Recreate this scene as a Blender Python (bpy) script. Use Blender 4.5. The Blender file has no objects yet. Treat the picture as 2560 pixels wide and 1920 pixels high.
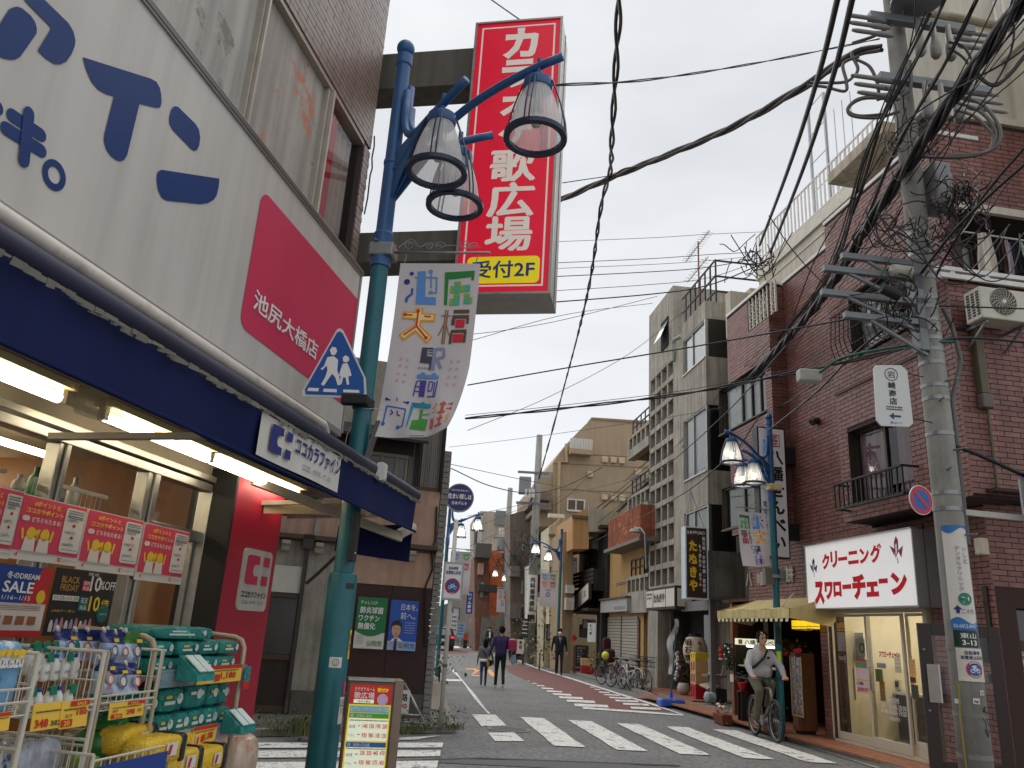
import bpy,random
from math import*
from mathutils import Vector,Matrix
import numpy as np
random.seed(7)
SC=bpy.context.scene
COL=SC.collection
def dv(n,k,v):n.inputs[k].default_value=v
# ---- camera
FPX,CXP,CYP,EYE=1960.0,1280.0,960.0,1.55
_up=Vector((375.0,6230.0,-FPX)).normalized()
_fw=Vector((0,0,-1));_fw=(_fw-_up*_fw.dot(_up)).normalized()
_rt=_fw.cross(_up)
CAMROT=Matrix((_rt,_fw,_up))
cam=bpy.data.cameras.new('camera');cam.sensor_width=36;cam.sensor_fit='HORIZONTAL'
cam.lens=FPX/2560*36;cam.clip_start=0.05;cam.clip_end=3000
camo=bpy.data.objects.new('camera',cam);COL.objects.link(camo)
camo.matrix_world=Matrix.Translation((0,0,EYE))@CAMROT.to_4x4()
SC.camera=camo
# ---- light: bright overcast
W=bpy.data.worlds.new('World');SC.world=W;W.use_nodes=True
nt=W.node_tree;nt.nodes.clear()
def N(t,**k):
 n=nt.nodes.new(t)
 for a,b in k.items():setattr(n,a,b)
 return n
out=N('ShaderNodeOutputWorld');bg=N('ShaderNodeBackground');sky=N('ShaderNodeTexSky')
sky.sky_type='NISHITA';sky.sun_disc=False
SUN_EL,SUN_AZ=radians(68),radians(-25)
sky.sun_elevation=SUN_EL;sky.sun_rotation=SUN_AZ
tc=N('ShaderNodeTexCoord');mp=N('ShaderNodeMapping');dv(mp,'Scale',(1,1,2.6))
nz=N('ShaderNodeTexNoise');dv(nz,'Scale',1.7);dv(nz,'Detail',5);dv(nz,'Roughness',.5)
rp=N('ShaderNodeValToRGB')
rp.color_ramp.elements[0].position=.32;rp.color_ramp.elements[0].color=(5.35,5.5,5.7,1)
rp.color_ramp.elements[1].position=.68;rp.color_ramp.elements[1].color=(7.4,7.5,7.65,1)
mx=N('ShaderNodeMix',data_type='RGBA');dv(mx,'Factor',.95)
nt.links.new(tc.outputs['Generated'],mp.inputs['Vector']);nt.links.new(mp.outputs['Vector'],nz.inputs['Vector'])
nt.links.new(nz.outputs['Fac'],rp.inputs['Fac'])
nt.links.new(sky.outputs['Color'],mx.inputs['A']);nt.links.new(rp.outputs['Color'],mx.inputs['B'])
nt.links.new(mx.outputs['Result'],bg.inputs['Color']);dv(bg,'Strength',.1)
nt.links.new(bg.outputs[0],out.inputs[0])
sl=bpy.data.lights.new('sun','SUN');sl.energy=1.5;sl.angle=radians(100);sl.color=(1,.985,.96)
so=bpy.data.objects.new('sun',sl);COL.objects.link(so)
so.rotation_euler=Vector((sin(SUN_AZ)*cos(SUN_EL),cos(SUN_AZ)*cos(SUN_EL),sin(SUN_EL))).to_track_quat('Z','Y').to_euler()
SC.view_settings.view_transform='Standard';SC.view_settings.look='None'
SC.view_settings.exposure=0.42;SC.view_settings.gamma=1;SC.view_settings.use_curve_mapping=False
SC.render.engine='CYCLES';SC.cycles.max_bounces=6;SC.cycles.diffuse_bounces=3;SC.cycles.transparent_max_bounces=12
SC.cycles.sample_clamp_indirect=4;SC.cycles.caustics_reflective=False;SC.cycles.caustics_refractive=False
# ---- materials
ORD=('first','second','third','fourth','fifth','sixth','seventh')
def lin(c):
 return tuple(((x/255)/12.92 if x/255<=.04045 else((x/255+.055)/1.055)**2.4)for x in c)
MATS={}
def mat(name,rgb,rough=.6,metal=0.,var=.12,scale=6.,bump=.0,streak=0.,emit=0.,spec=.5,rnd=0.,fine=0.,dirt=0.,dcol=(45,40,34),coat=0.,trans=0.,pal=None,wave=0.):
 """rgb 0-255 sRGB; var = broad tone variation; streak = vertical rain streaks; rnd = per piece variation; dirt = patchy grime"""
 if name in MATS:return MATS[name]
 m=bpy.data.materials.new(name);m.use_nodes=True;t=m.node_tree;b=t.nodes['Principled BSDF']
 L=t.links.new
 def n(ty,**k):
  x=t.nodes.new(ty)
  for a,v in k.items():setattr(x,a,v)
  return x
 base=lin(rgb);dv(b,'Roughness',rough);dv(b,'Metallic',metal)
 dv(b,'Specular IOR Level',spec)
 if coat:dv(b,'Coat Weight',coat);dv(b,'Coat Roughness',.12)
 geo=n('ShaderNodeNewGeometry');vec=geo.outputs['Position']
 noi=n('ShaderNodeTexNoise');dv(noi,'Scale',scale);dv(noi,'Detail',6);dv(noi,'Roughness',.62)
 L(vec,noi.inputs['Vector'])
 mr=n('ShaderNodeMapRange');dv(mr,'From Min',.3);dv(mr,'From Max',.7)
 dv(mr,'To Min',1-var);dv(mr,'To Max',1+var)
 L(noi.outputs['Fac'],mr.inputs['Value']);val=mr.outputs['Result']
 def mul(a,b_):
  x=n('ShaderNodeMath',operation='MULTIPLY');L(a,x.inputs[0])
  if isinstance(b_,(int,float)):x.inputs[1].default_value=b_
  else:L(b_,x.inputs[1])
  return x.outputs[0]
 if fine:
  f2=n('ShaderNodeTexNoise');dv(f2,'Scale',scale*22);dv(f2,'Detail',3);L(vec,f2.inputs['Vector'])
  m2=n('ShaderNodeMapRange');dv(m2,'From Min',.3);dv(m2,'From Max',.7);dv(m2,'To Min',1-fine);dv(m2,'To Max',1+fine)
  L(f2.outputs['Fac'],m2.inputs['Value']);val=mul(val,m2.outputs['Result'])
 if rnd:
  oi=n('ShaderNodeObjectInfo');ad=n('ShaderNodeMath',operation='ADD');L(oi.outputs['Random'],ad.inputs[0]);L(geo.outputs['Random Per Island'],ad.inputs[1])
  fr=n('ShaderNodeMath',operation='FRACT');L(ad.outputs[0],fr.inputs[0])
  m3=n('ShaderNodeMapRange');dv(m3,'To Min',1-rnd);dv(m3,'To Max',1+rnd)
  L(fr.outputs[0],m3.inputs['Value']);val=mul(val,m3.outputs['Result'])
 if streak:
  mp_=n('ShaderNodeMapping');dv(mp_,'Scale',(7,7,.35));L(vec,mp_.inputs['Vector'])
  s2=n('ShaderNodeTexNoise');dv(s2,'Scale',1.2);dv(s2,'Detail',5);L(mp_.outputs[0],s2.inputs['Vector'])
  m4=n('ShaderNodeMapRange');dv(m4,'From Min',.35);dv(m4,'From Max',.62);dv(m4,'To Min',1-streak);dv(m4,'To Max',1.0)
  L(s2.outputs['Fac'],m4.inputs['Value']);val=mul(val,m4.outputs['Result'])
 mc=n('ShaderNodeMix',data_type='RGBA',blend_type='MULTIPLY');dv(mc,'Factor',1)
 dv(mc,'A',(*base,1))
 cc=n('ShaderNodeCombineColor')
 for i in range(3):L(val,cc.inputs[i])
 L(cc.outputs[0],mc.inputs['B']);col=mc.outputs['Result']
 if pal:
  for k,(c2,th,sc2)in enumerate(pal):
   p=n('ShaderNodeTexNoise');dv(p,'Scale',sc2);dv(p,'Detail',5);dv(p,'Roughness',.65)
   mp3=n('ShaderNodeMapping');dv(mp3,'Location',(k*7.3+3,k*3.1,k*5.7));L(vec,mp3.inputs['Vector']);L(mp3.outputs[0],p.inputs['Vector'])
   m6=n('ShaderNodeMapRange');dv(m6,'From Min',th);dv(m6,'From Max',th+.06);L(p.outputs['Fac'],m6.inputs['Value'])
   x=n('ShaderNodeMix',data_type='RGBA');L(m6.outputs['Result'],x.inputs['Factor']);L(col,x.inputs['A']);dv(x,'B',(*lin(c2),1));col=x.outputs['Result']
 if dirt:
  d=n('ShaderNodeTexNoise');dv(d,'Scale',scale*.6+1.1);dv(d,'Detail',8);dv(d,'Roughness',.7)
  mp2=n('ShaderNodeMapping');dv(mp2,'Location',(3.3,1.7,9.1));L(vec,mp2.inputs['Vector']);L(mp2.outputs[0],d.inputs['Vector'])
  m5=n('ShaderNodeMapRange');dv(m5,'From Min',.5);dv(m5,'From Max',.75);dv(m5,'To Max',dirt)
  L(d.outputs['Fac'],m5.inputs['Value'])
  x=n('ShaderNodeMix',data_type='RGBA');L(m5.outputs['Result'],x.inputs['Factor']);L(col,x.inputs['A']);dv(x,'B',(*lin(dcol),1));col=x.outputs['Result']
 L(col,b.inputs['Base Color'])
 if emit:L(col,b.inputs['Emission Color']);dv(b,'Emission Strength',emit)
 if bump:
  bp=n('ShaderNodeBump');dv(bp,'Strength',bump);dv(bp,'Distance',.01)
  f3=n('ShaderNodeTexNoise');dv(f3,'Scale',scale*14);dv(f3,'Detail',4);L(vec,f3.inputs['Vector'])
  L(f3.outputs['Fac'],bp.inputs['Height']);L(bp.outputs[0],b.inputs['Normal'])
 rr=n('ShaderNodeMapRange');dv(rr,'To Min',max(.02,rough-.12));dv(rr,'To Max',min(1,rough+.12))
 L(noi.outputs['Fac'],rr.inputs['Value']);L(rr.outputs['Result'],b.inputs['Roughness'])
 if trans:dv(b,'Transmission Weight',trans)
 MATS[name]=m;return m
def glassmat(name,rgb=(250,252,252),tint=.97,rough=.02,ior=1.5):
 """thin window glass: mostly transparent with a mirror sheen that grows at grazing angles"""
 if name in MATS:return MATS[name]
 m=bpy.data.materials.new(name);m.use_nodes=True;t=m.node_tree;t.nodes.clear();L=t.links.new
 o=t.nodes.new('ShaderNodeOutputMaterial');a=t.nodes.new('ShaderNodeBsdfTransparent');g=t.nodes.new('ShaderNodeBsdfGlossy');mxs=t.nodes.new('ShaderNodeMixShader')
 f=t.nodes.new('ShaderNodeFresnel');dv(f,'IOR',ior)
 dv(a,'Color',(*[c*tint for c in lin(rgb)],1));dv(g,'Roughness',rough);dv(g,'Color',(.9,.92,.95,1))
 L(f.outputs[0],mxs.inputs[0]);L(a.outputs[0],mxs.inputs[1]);L(g.outputs[0],mxs.inputs[2]);L(mxs.outputs[0],o.inputs[0])
 MATS[name]=m;return m
def emat(name,rgb,s):
 if name in MATS:return MATS[name]
 m=bpy.data.materials.new(name);m.use_nodes=True;t=m.node_tree;b=t.nodes['Principled BSDF']
 dv(b,'Base Color',(*lin(rgb),1));dv(b,'Emission Color',(*lin(rgb),1));dv(b,'Emission Strength',s)
 MATS[name]=m;return m
def clearplastic(name,rgb,alpha=.4,rough=.25):
 if name in MATS:return MATS[name]
 m=bpy.data.materials.new(name);m.use_nodes=True;t=m.node_tree;b=t.nodes['Principled BSDF']
 dv(b,'Base Color',(*lin(rgb),1));dv(b,'Alpha',alpha);dv(b,'Roughness',rough)
 MATS[name]=m;return m
 # ---- frames: a facade's own axes
def ray(u,v):
 return(CAMROT@Vector((u-CXP,CYP-v,-FPX))).normalized()
def gnd(u,v,z=0.):
 d=ray(u,v);t=(z-EYE)/d.z;return Vector((d.x*t,d.y*t,z))
def at(u,v,D):
 """point on the sight line at horizontal distance D"""
 d=ray(u,v);t=D/hypot(d.x,d.y);return Vector((d.x*t,d.y*t,EYE+d.z*t))
class FR:
 """local frame: x along azimuth az (clockwise from +Y), y to its left (into a facade), z up; origin o"""
 def __init__(s,az,o=(0,0,0)):
  a=radians(az);s.az=az
  s.ex=Vector((sin(a),cos(a),0));s.ey=Vector((-cos(a),sin(a),0));s.o=Vector(o)if len(o)==3 else Vector((*o,0))
  s.rot=atan2(s.ex.y,s.ex.x)
 def w(s,x,y,z=0.):return s.o+s.ex*x+s.ey*y+Vector((0,0,z))
 def l(s,P):d=Vector(P)-s.o;return Vector((d.dot(s.ex),d.dot(s.ey),d.z))
 def px(s,u,v,y=0.):
  d=ray(u,v);o=Vector((0,0,EYE))-s.o
  t=(y-o.dot(s.ey))/d.dot(s.ey);P=o+d*t
  return P.dot(s.ex),P.z
 def pxs(s,u,v,x=0.):
  """same for a plane x = const: returns (y, z)"""
  d=ray(u,v);o=Vector((0,0,EYE))-s.o
  t=(x-o.dot(s.ex))/d.dot(s.ex);P=o+d*t
  return P.dot(s.ey),P.z
 def box(s,pts,y=0.):
  q=[s.px(u,v,y)for u,v in pts];return min(a for a,b in q),max(a for a,b in q),min(b for a,b in q),max(b for a,b in q)
WF=FR(90)
class MB:
 """collects geometry in frame-local coordinates"""
 def __init__(s):s.v=[];s.f=[];s.mi=[];s.cur=0
 def add(s,vs,fs):
  o=len(s.v);s.v+=[tuple(p)for p in vs];s.f+=[tuple(i+o for i in f)for f in fs];s.mi+=[s.cur]*len(fs);return s
 def box(s,x0,x1,y0,y1,z0,z1):
  return s.add([(x0,y0,z0),(x1,y0,z0),(x1,y1,z0),(x0,y1,z0),(x0,y0,z1),(x1,y0,z1),(x1,y1,z1),(x0,y1,z1)],[(3,2,1,0),(4,5,6,7),(0,1,5,4),(1,2,6,5),(2,3,7,6),(3,0,4,7)])
 def quad(s,a,b,c,d):return s.add([a,b,c,d],[(0,1,2,3)])
 def poly(s,pts):return s.add(pts,[tuple(range(len(pts)))])
 def rect(s,x0,x1,z0,z1,y):return s.quad((x0,y,z0),(x1,y,z0),(x1,y,z1),(x0,y,z1))
 def flat(s,x0,x1,y0,y1,z):return s.quad((x0,y0,z),(x1,y0,z),(x1,y1,z),(x0,y1,z))
 def prism(s,pts,d,a=(0,0,0)):
  """outline pts (3d, planar) swept by vector d"""
  n=len(pts);p=[Vector(q)for q in pts];d=Vector(d)
  return s.add(p+[q+d for q in p],[tuple(reversed(range(n))),tuple(range(n,2*n))]+[(i,(i+1)%n,n+(i+1)%n,n+i)for i in range(n)])
 def pxz(s,pts,y0,y1):return s.prism([(x,y0,z)for x,z in pts],(0,y1-y0,0))
 def bar(s,a,b,w,h=None,up=(0,0,1)):
  a=Vector(a);b=Vector(b);h=w if h is None else h;d=(b-a).normalized();u=Vector(up)
  if abs(d.dot(u))>.98:u=Vector((1,0,0))
  r=d.cross(u).normalized()*(w/2);t=r.cross(d).normalized()*(h/2)
  c=[a-r-t,a+r-t,a+r+t,a-r+t];e=[q+(b-a)for q in c]
  return s.add(c+e,[(0,1,2,3),(7,6,5,4),(0,4,5,1),(1,5,6,2),(2,6,7,3),(3,7,4,0)])
 def tube(s,pts,r,seg=8,caps=True,closed=False):
  P=[Vector(p)for p in pts];n=len(P);R=r if isinstance(r,(list,tuple))else[r]*n
  T=[]
  for i in range(n):
   a=P[(i-1)%n]if(closed or i)else P[0];b=P[(i+1)%n]if(closed or i<n-1)else P[-1]
   d=b-a;T.append(d.normalized()if d.length>1e-9 else Vector((0,0,1)))
  u=Vector((0,0,1))if abs(T[0].z)<.9 else Vector((1,0,0));u=(u-T[0]*u.dot(T[0])).normalized()
  vs=[]
  for i in range(n):
   u=u-T[i]*u.dot(T[i]);u=u.normalized()if u.length>1e-6 else T[i].orthogonal().normalized();w=T[i].cross(u)
   for k in range(seg):
    a=2*pi*k/seg;vs.append(P[i]+(u*cos(a)+w*sin(a))*R[i])
  fs=[]
  for i in range(n if closed else n-1):
   j=(i+1)%n
   for k in range(seg):fs.append((i*seg+k,i*seg+(k+1)%seg,j*seg+(k+1)%seg,j*seg+k))
  if caps and not closed:fs+=[tuple(reversed(range(seg))),tuple(range((n-1)*seg,n*seg))]
  return s.add(vs,fs)
 def cyl(s,a,b,r,seg=16,r2=None):return s.tube([a,b],[r,r if r2 is None else r2],seg)
 def lathe(s,prof,c=(0,0,0),seg=24,m=None):
  vs=[];n=len(prof)
  for r,z in prof:
   for k in range(seg):
    a=2*pi*k/seg;p=Vector((r*cos(a),r*sin(a),z));p=(m@p)if m else p;vs.append(p+Vector(c))
  fs=[(i*seg+k,i*seg+(k+1)%seg,(i+1)*seg+(k+1)%seg,(i+1)*seg+k)for i in range(n-1)for k in range(seg)]
  loop=prof[0]==prof[-1]
  if prof[0][0]>1e-4 and not loop:fs.append(tuple(reversed(range(seg))))
  if prof[-1][0]>1e-4 and not loop:fs.append(tuple(range((n-1)*seg,n*seg)))
  return s.add(vs,fs)
 def ball(s,c,r,seg=12,sz=(1,1,1),m=None):
  n=seg//2;pr=[(max(1e-5,sin(pi*i/n)),-cos(pi*i/n))for i in range(n+1)]
  mm=Matrix.Diagonal((r*sz[0],r*sz[1],r*sz[2]));mm=(m@mm)if m else mm
  return s.lathe(pr,c,seg,mm)
 def disc(s,c,r,seg=24,n=(0,-1,0),rz=None):
  n=Vector(n).normalized();u=Vector((1,0,0));u=(u-n*u.dot(n)).normalized();w=u.cross(n)if n.y<0 else n.cross(u)
  w=Vector((0,0,1))if abs(n.y)>.99 else w
  return s.poly([Vector(c)+u*cos(2*pi*k/seg)*r+w*sin(2*pi*k/seg)*(rz or r)for k in range(seg)])
 def grid(s,fn,nu,nv):
  vs=[fn(i/nu,j/nv)for j in range(nv+1)for i in range(nu+1)]
  return s.add(vs,[(j*(nu+1)+i,j*(nu+1)+i+1,(j+1)*(nu+1)+i+1,(j+1)*(nu+1)+i)for j in range(nv)for i in range(nu)])
 def xf(s,m):
  s.v=[tuple(m@Vector(p))for p in s.v];return s
def rrect(x0,x1,z0,z1,r,n=4):
 out=[]
 for cx,cz,a0 in((x1-r,z0+r,-90),(x1-r,z1-r,0),(x0+r,z1-r,90),(x0+r,z0+r,180)):
  for i in range(n+1):
   a=radians(a0+90*i/n);out.append((cx+r*cos(a),cz+r*sin(a)))
 return out
def mesh_of(mb,mats,off=(0,0,0),smooth=False):
 me=bpy.data.meshes.new('m');o=Vector(off)
 me.from_pydata([tuple(Vector(p)-o)for p in mb.v],[],mb.f)
 for m in(mats if isinstance(mats,(list,tuple))else[mats]):me.materials.append(m)
 if any(mb.mi):me.polygons.foreach_set('material_index',mb.mi)
 if smooth:me.polygons.foreach_set('use_smooth',[True]*len(me.polygons))
 me.update();return me
def smart(o,ang=40):
 try:
  for p in o.data.polygons:p.use_smooth=True
  o.data.set_sharp_from_angle(angle=radians(ang))
 except Exception:pass
def bevel(o,w,seg=2):
 m=o.modifiers.new('bevel','BEVEL');m.width=w;m.segments=seg;m.limit_method='ANGLE';m.angle_limit=radians(35);m.harden_normals=False
def tagit(o,label=None,cat=None,group=None,kind=None):
 if label:o['label']=label
 if cat:o['category']=cat
 if group:o['group']=group
 if kind:o['kind']=kind
class Tg:
 """an Empty at the thing's base in frame F; parts are meshes given in F's local coordinates"""
 def __init__(s,name,label,cat,F=WF,at=(0,0,0),group=None):
  s.F=F;s.at=Vector(at);s.o=bpy.data.objects.new(name,None);COL.objects.link(s.o)
  s.o.location=F.w(*at);s.o.rotation_euler=(0,0,F.rot);s.o.empty_display_size=.2
  tagit(s.o,label,cat,group)
 def p(s,name,mb,m,parent=None,label=None,kind=None,smooth=False,bev=0.,ang=None):
  o=bpy.data.objects.new(name,mesh_of(mb,m,s.at,smooth));COL.objects.link(o);o.parent=parent or s.o
  if label:o['label']=label
  if kind:o['kind']=kind
  if bev:bevel(o,bev)
  if ang:smart(o,ang)
  return o
def solo(name,label,cat,mb,m,F=WF,at=(0,0,0),group=None,kind=None,smooth=False,bev=0.,ang=None):
 o=bpy.data.objects.new(name,mesh_of(mb,m,at,smooth));COL.objects.link(o)
 o.location=F.w(*at);o.rotation_euler=(0,0,F.rot);tagit(o,label,cat,group,kind)
 if bev:bevel(o,bev)
 if ang:smart(o,ang)
 return o
def struct(name,mb,m,F=WF,smooth=False):return solo(name,None,None,mb,m,F,kind='structure',smooth=smooth)
def copy_tree(src,loc,rz=None,label=None,scale=None):
 c=src.copy();COL.objects.link(c);c.location=loc
 if rz is not None:c.rotation_euler=(0,0,rz)
 if scale:c.scale=(scale,)*3
 if label:c['label']=label
 for ch in src.children:
  d=ch.copy();COL.objects.link(d);d.parent=c
  for g in ch.children:
   e=g.copy();COL.objects.link(e);e.parent=d
 return c
 # ---- lettering
_GL={}
def glyph(s,off=0.):
 k=(s,round(off,3))
 if k not in _GL:
  c=bpy.data.curves.new('t','FONT');c.body=s;c.size=1;c.resolution_u=2;c.offset=off;c.fill_mode='FRONT'
  o=bpy.data.objects.new('t',c);COL.objects.link(o)
  dg=bpy.context.evaluated_depsgraph_get();me=bpy.data.meshes.new_from_object(o.evaluated_get(dg))
  V=[tuple(v.co[:2])for v in me.vertices];Fc=[tuple(p.vertices)for p in me.polygons]
  bpy.data.objects.remove(o);bpy.data.curves.remove(c);bpy.data.meshes.remove(me)
  xs=[p[0]for p in V]or[0,1];ys=[p[1]for p in V]or[0,1]
  _GL[k]=(V,Fc,min(xs),max(xs),min(ys),max(ys))
 return _GL[k]
SMALL={'ー','、','。','・','-','~','.','一','二','ニ','ハ','八','ッ','ャ','ァ','ェ','!',':'}
class Tx:
 """letters on a face: P(x, z) -> 3d point of the face"""
 def __init__(s,P):s.P=P;s.mb=MB()
 def fit(s,txt,x0,x1,z0,z1,off=.0,shear=0.):
  kj=off>.011 and any('\u4e00'<=ch<='\u9fff' for ch in txt)
  V,Fc,a,b,c,d=glyph(txt,.006 if kj else off);w=max(b-a,1e-4);h=max(d-c,1e-4);e=off*.8 if kj else 0
  for k,(ox,oz)in enumerate(((-e,-e*.5),(e,-e*.5),(0,e))if kj else((0,0),)):
   s.layer(V,Fc,k,lambda p,q:(x0+(x1-x0)*((p-a+ox)/w),z0+(z1-z0)*((q-c+oz)/h)))
  return s
 def layer(s,V,Fc,k,fn):
  pts=[s.P(*fn(*v))for v in V];s.mb.add([(p[0],p[1]-.0007*k,p[2])for p in pts],Fc)
 def col(s,txt,xc,wd,z1,z0,off=.0):
  """vertical text in a column, top z1 to bottom z0"""
  n=len(txt);h=(z1-z0)/n
  for i,ch in enumerate(txt):
   if ch==' ':continue
   zc=z1-h*(i+.5);g=min(h*.88,wd)if True else h
   kj=off>.011 and '\u4e00'<=ch<='\u9fff';V,Fc,a,b,c,d=glyph(ch,.006 if kj else off)
   k=h*.9;kx=wd
   mx_,my=(a+b)/2,(c+d)/2
   if ch in SMALL:mx_,my=.5,.38
   if ch=='ー':
    s.mb.add([s.P(xc+(py-my)*kx,zc-(px_-mx_)*k)for px_,py in V],[tuple(reversed(f))for f in Fc]);continue
   for j,(ox,oz)in enumerate(((-off*.8,-off*.4),(off*.8,-off*.4),(0,off*.8))if kj else((0,0),)):s.layer(V,Fc,j,lambda p,q:(xc+(p-mx_+ox)*kx,zc+(q-my+oz)*k))
  return s
 def rect(s,x0,x1,z0,z1):s.mb.add([s.P(x0,z0),s.P(x1,z0),s.P(x1,z1),s.P(x0,z1)],[(0,1,2,3)]);return s
 def poly(s,pts):s.mb.poly([s.P(x,z)for x,z in pts]);return s
 def disc(s,x,z,r,seg=28,rz=None):return s.poly([(x+r*cos(2*pi*k/seg),z+(rz or r)*sin(2*pi*k/seg))for k in range(seg)])
 def ring(s,x,z,r0,r1,seg=32):
  a=[(cos(2*pi*k/seg),sin(2*pi*k/seg))for k in range(seg)]
  s.mb.add([s.P(x+r0*c,z+r0*q)for c,q in a]+[s.P(x+r1*c,z+r1*q)for c,q in a],[(k,(k+1)%seg,seg+(k+1)%seg,seg+k)for k in range(seg)]);return s
 def line(s,pts,w):
  for(x0,z0),(x1,z1)in zip(pts,pts[1:]):
   dx,dz=x1-x0,z1-z0;l=hypot(dx,dz)or 1;nx,nz_=-dz/l*w/2,dx/l*w/2
   s.poly([(x0-nx,z0-nz_),(x1-nx,z1-nz_),(x1+nx,z1+nz_),(x0+nx,z0+nz_)])
  return s
 def dashes(s,x0,x1,z,h,seed=0):
  """a line of print too small to read: a row of short strokes"""
  r=random.Random(seed);x=x0
  while x<x1:
   w=h*r.uniform(.6,1.1);s.rect(x,min(x1,x+w*.8),z,z+h*r.uniform(.7,1));x+=w*1.15
  return s
def onf(y,dz=0.):return lambda x,z:(x,y,z)
def paper(name,rgb):return mat('paper '+name,rgb,.55,var=.03,scale=3)
def ink(name,rgb,emit=0.):return mat('ink '+name,rgb,.5,var=.02,scale=3,emit=emit)
K_INK=ink('black',(22,22,24));R_INK=ink('red',(190,22,36));W_INK=ink('white',(235,235,232));B_INK=ink('navy',(26,40,104));Y_INK=ink('yellow',(240,205,40));G_INK=ink('green',(20,122,70))
# ---- bricks
BJ=[]
def bricks(T,mats,rects,bw,bh,gap,y=0.,proud=.012,holes=(),off=.5,wrap=None,name='brick'):
 """running bond of bricks on plane y (facing -y) of T's frame; rect = (x0, x1, z0, z1); each brick a box; wrap=(x) for planes x=const facing +x"""
 for x0,x1,z0,z1 in rects:
  nr=int((z1-z0)/bh)
  for r in range(nr):
   za,zb=z0+r*bh,z0+(r+1)*bh-gap
   x=x0-(bw*off if r%2 else 0)
   while x<x1:
    a,b=max(x,x0),min(x+bw-gap,x1)
    x+=bw
    if b-a<.03:continue
    if any(b>h[0]and a<h[1]and zb>h[2]and za<h[3]for h in holes):
     spans=[(a,b)]
     for h in holes:
      if zb>h[2]and za<h[3]:
       ns=[]
       for p,q in spans:
        if q<=h[0]or p>=h[1]:ns.append((p,q));continue
        if p<h[0]-.02:ns.append((p,h[0]))
        if q>h[1]+.02:ns.append((h[1],q))
       spans=ns
    else:spans=[(a,b)]
    for p,q in spans:BJ.append((T,name,mats,p,q,za,zb,y,proud,wrap,abs((q-p)-(bw-gap))<1e-3))
def flush_bricks(maxn=300):
 by={}
 for j in BJ:by.setdefault((id(j[0]),j[1]),[]).append(j)
 for js in by.values():
  T=js[0][0];F=T.F
  def vis(j):
   c=F.w((j[3]+j[4])/2,j[7],(j[5]+j[6])/2)if j[9]is None else F.w(j[9],(j[3]+j[4])/2,(j[5]+j[6])/2)
   q=CAMROT.transposed()@(c-Vector((0,0,EYE)))
   if q.z>-.3:return 0
   u=CXP+FPX*q.x/-q.z;v=CYP-FPX*q.y/-q.z
   if not(10<u<2550 and 10<v<1910):return 0
   return(j[4]-j[3])*(j[6]-j[5])/(q.z*q.z)*(1 if j[10]else 0)
  js=sorted(js,key=vis,reverse=True);one={}
  for j in js[:maxn]:
   _,name,m,p,q,za,zb,y,pr,wrap,full=j;key=(round(q-p,3),round(zb-za,3),wrap is None)
   if key not in one:
    b=MB();w,h=q-p,zb-za
    b.box(-w/2,w/2,-pr,.004,-h/2,h/2)if wrap is None else b.box(-.004,pr,-w/2,w/2,-h/2,h/2)
    one[key]=mesh_of(b,m)
   o=bpy.data.objects.new(name,one[key]);COL.objects.link(o);o.parent=T.o
   o.location=(Vector(((p+q)/2,y,(za+zb)/2))if wrap is None else Vector((wrap,(p+q)/2,(za+zb)/2)))-T.at
  b=MB()
  for j in js[maxn:]:
   _,name,m,p,q,za,zb,y,pr,wrap,full=j;r=random.uniform(-.002,.002)
   if wrap is None:
    b.add([(p,y,za),(q,y,za),(q,y,zb),(p,y,zb),(p,y-pr+r,za),(q,y-pr+r,za),(q,y-pr+r,zb),(p,y-pr+r,zb)],[(4,5,6,7),(0,1,5,4),(1,2,6,5),(2,3,7,6),(3,0,4,7)])
   else:
    x=wrap;b.add([(x,p,za),(x,q,za),(x,q,zb),(x,p,zb),(x+pr+r,p,za),(x+pr+r,q,za),(x+pr+r,q,zb),(x+pr+r,p,zb)],[(4,5,6,7),(0,1,5,4),(1,2,6,5),(2,3,7,6),(3,0,4,7)])
  if b.v:T.p(js[0][1],b,js[0][2],kind='stuff')
  # ---- common materials
CONC=mat('concrete',(128,125,117),.85,var=.18,scale=3,bump=.3,streak=.35,fine=.08)
STEEL=mat('galvanised steel',(140,142,142),.42,.7,var=.15,scale=10)
ALU=mat('brushed aluminium',(165,163,156),.34,.85,var=.1,scale=14)
WHITE=mat('white enamel',(212,210,204),.4,var=.05,scale=3,dirt=.12)
BLK=mat('black rubber',(22,22,24),.6,var=.15)
GLASS=glassmat('window glass')
DARK=mat('dark interior',(24,22,20),.9,var=.2)
TEAL=mat('teal pole paint',(22,102,112),.42,var=.14,scale=5,dirt=.3,streak=.12)
BLUE=mat('blue pole paint',(44,88,138),.36,var=.08,scale=5,streak=.1)
NAVYP=mat('dark blue lamp paint',(30,42,72),.35,var=.1,scale=6)
FROST=mat('ribbed lamp plastic',(225,225,222),.3,var=.03,scale=4)
CREAM=mat('cream render',(196,188,172),.8,var=.07,scale=2,streak=.18,fine=.03)
SKYREF=mat('window sky sheen',(120,130,134),.12,.0,var=.1,scale=1.2)
CURT=mat('pale curtain',(190,192,186),.8,var=.08,scale=5)
WOOD=mat('brown wood',(98,66,40),.55,var=.2,scale=5,streak=.25)
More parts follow.
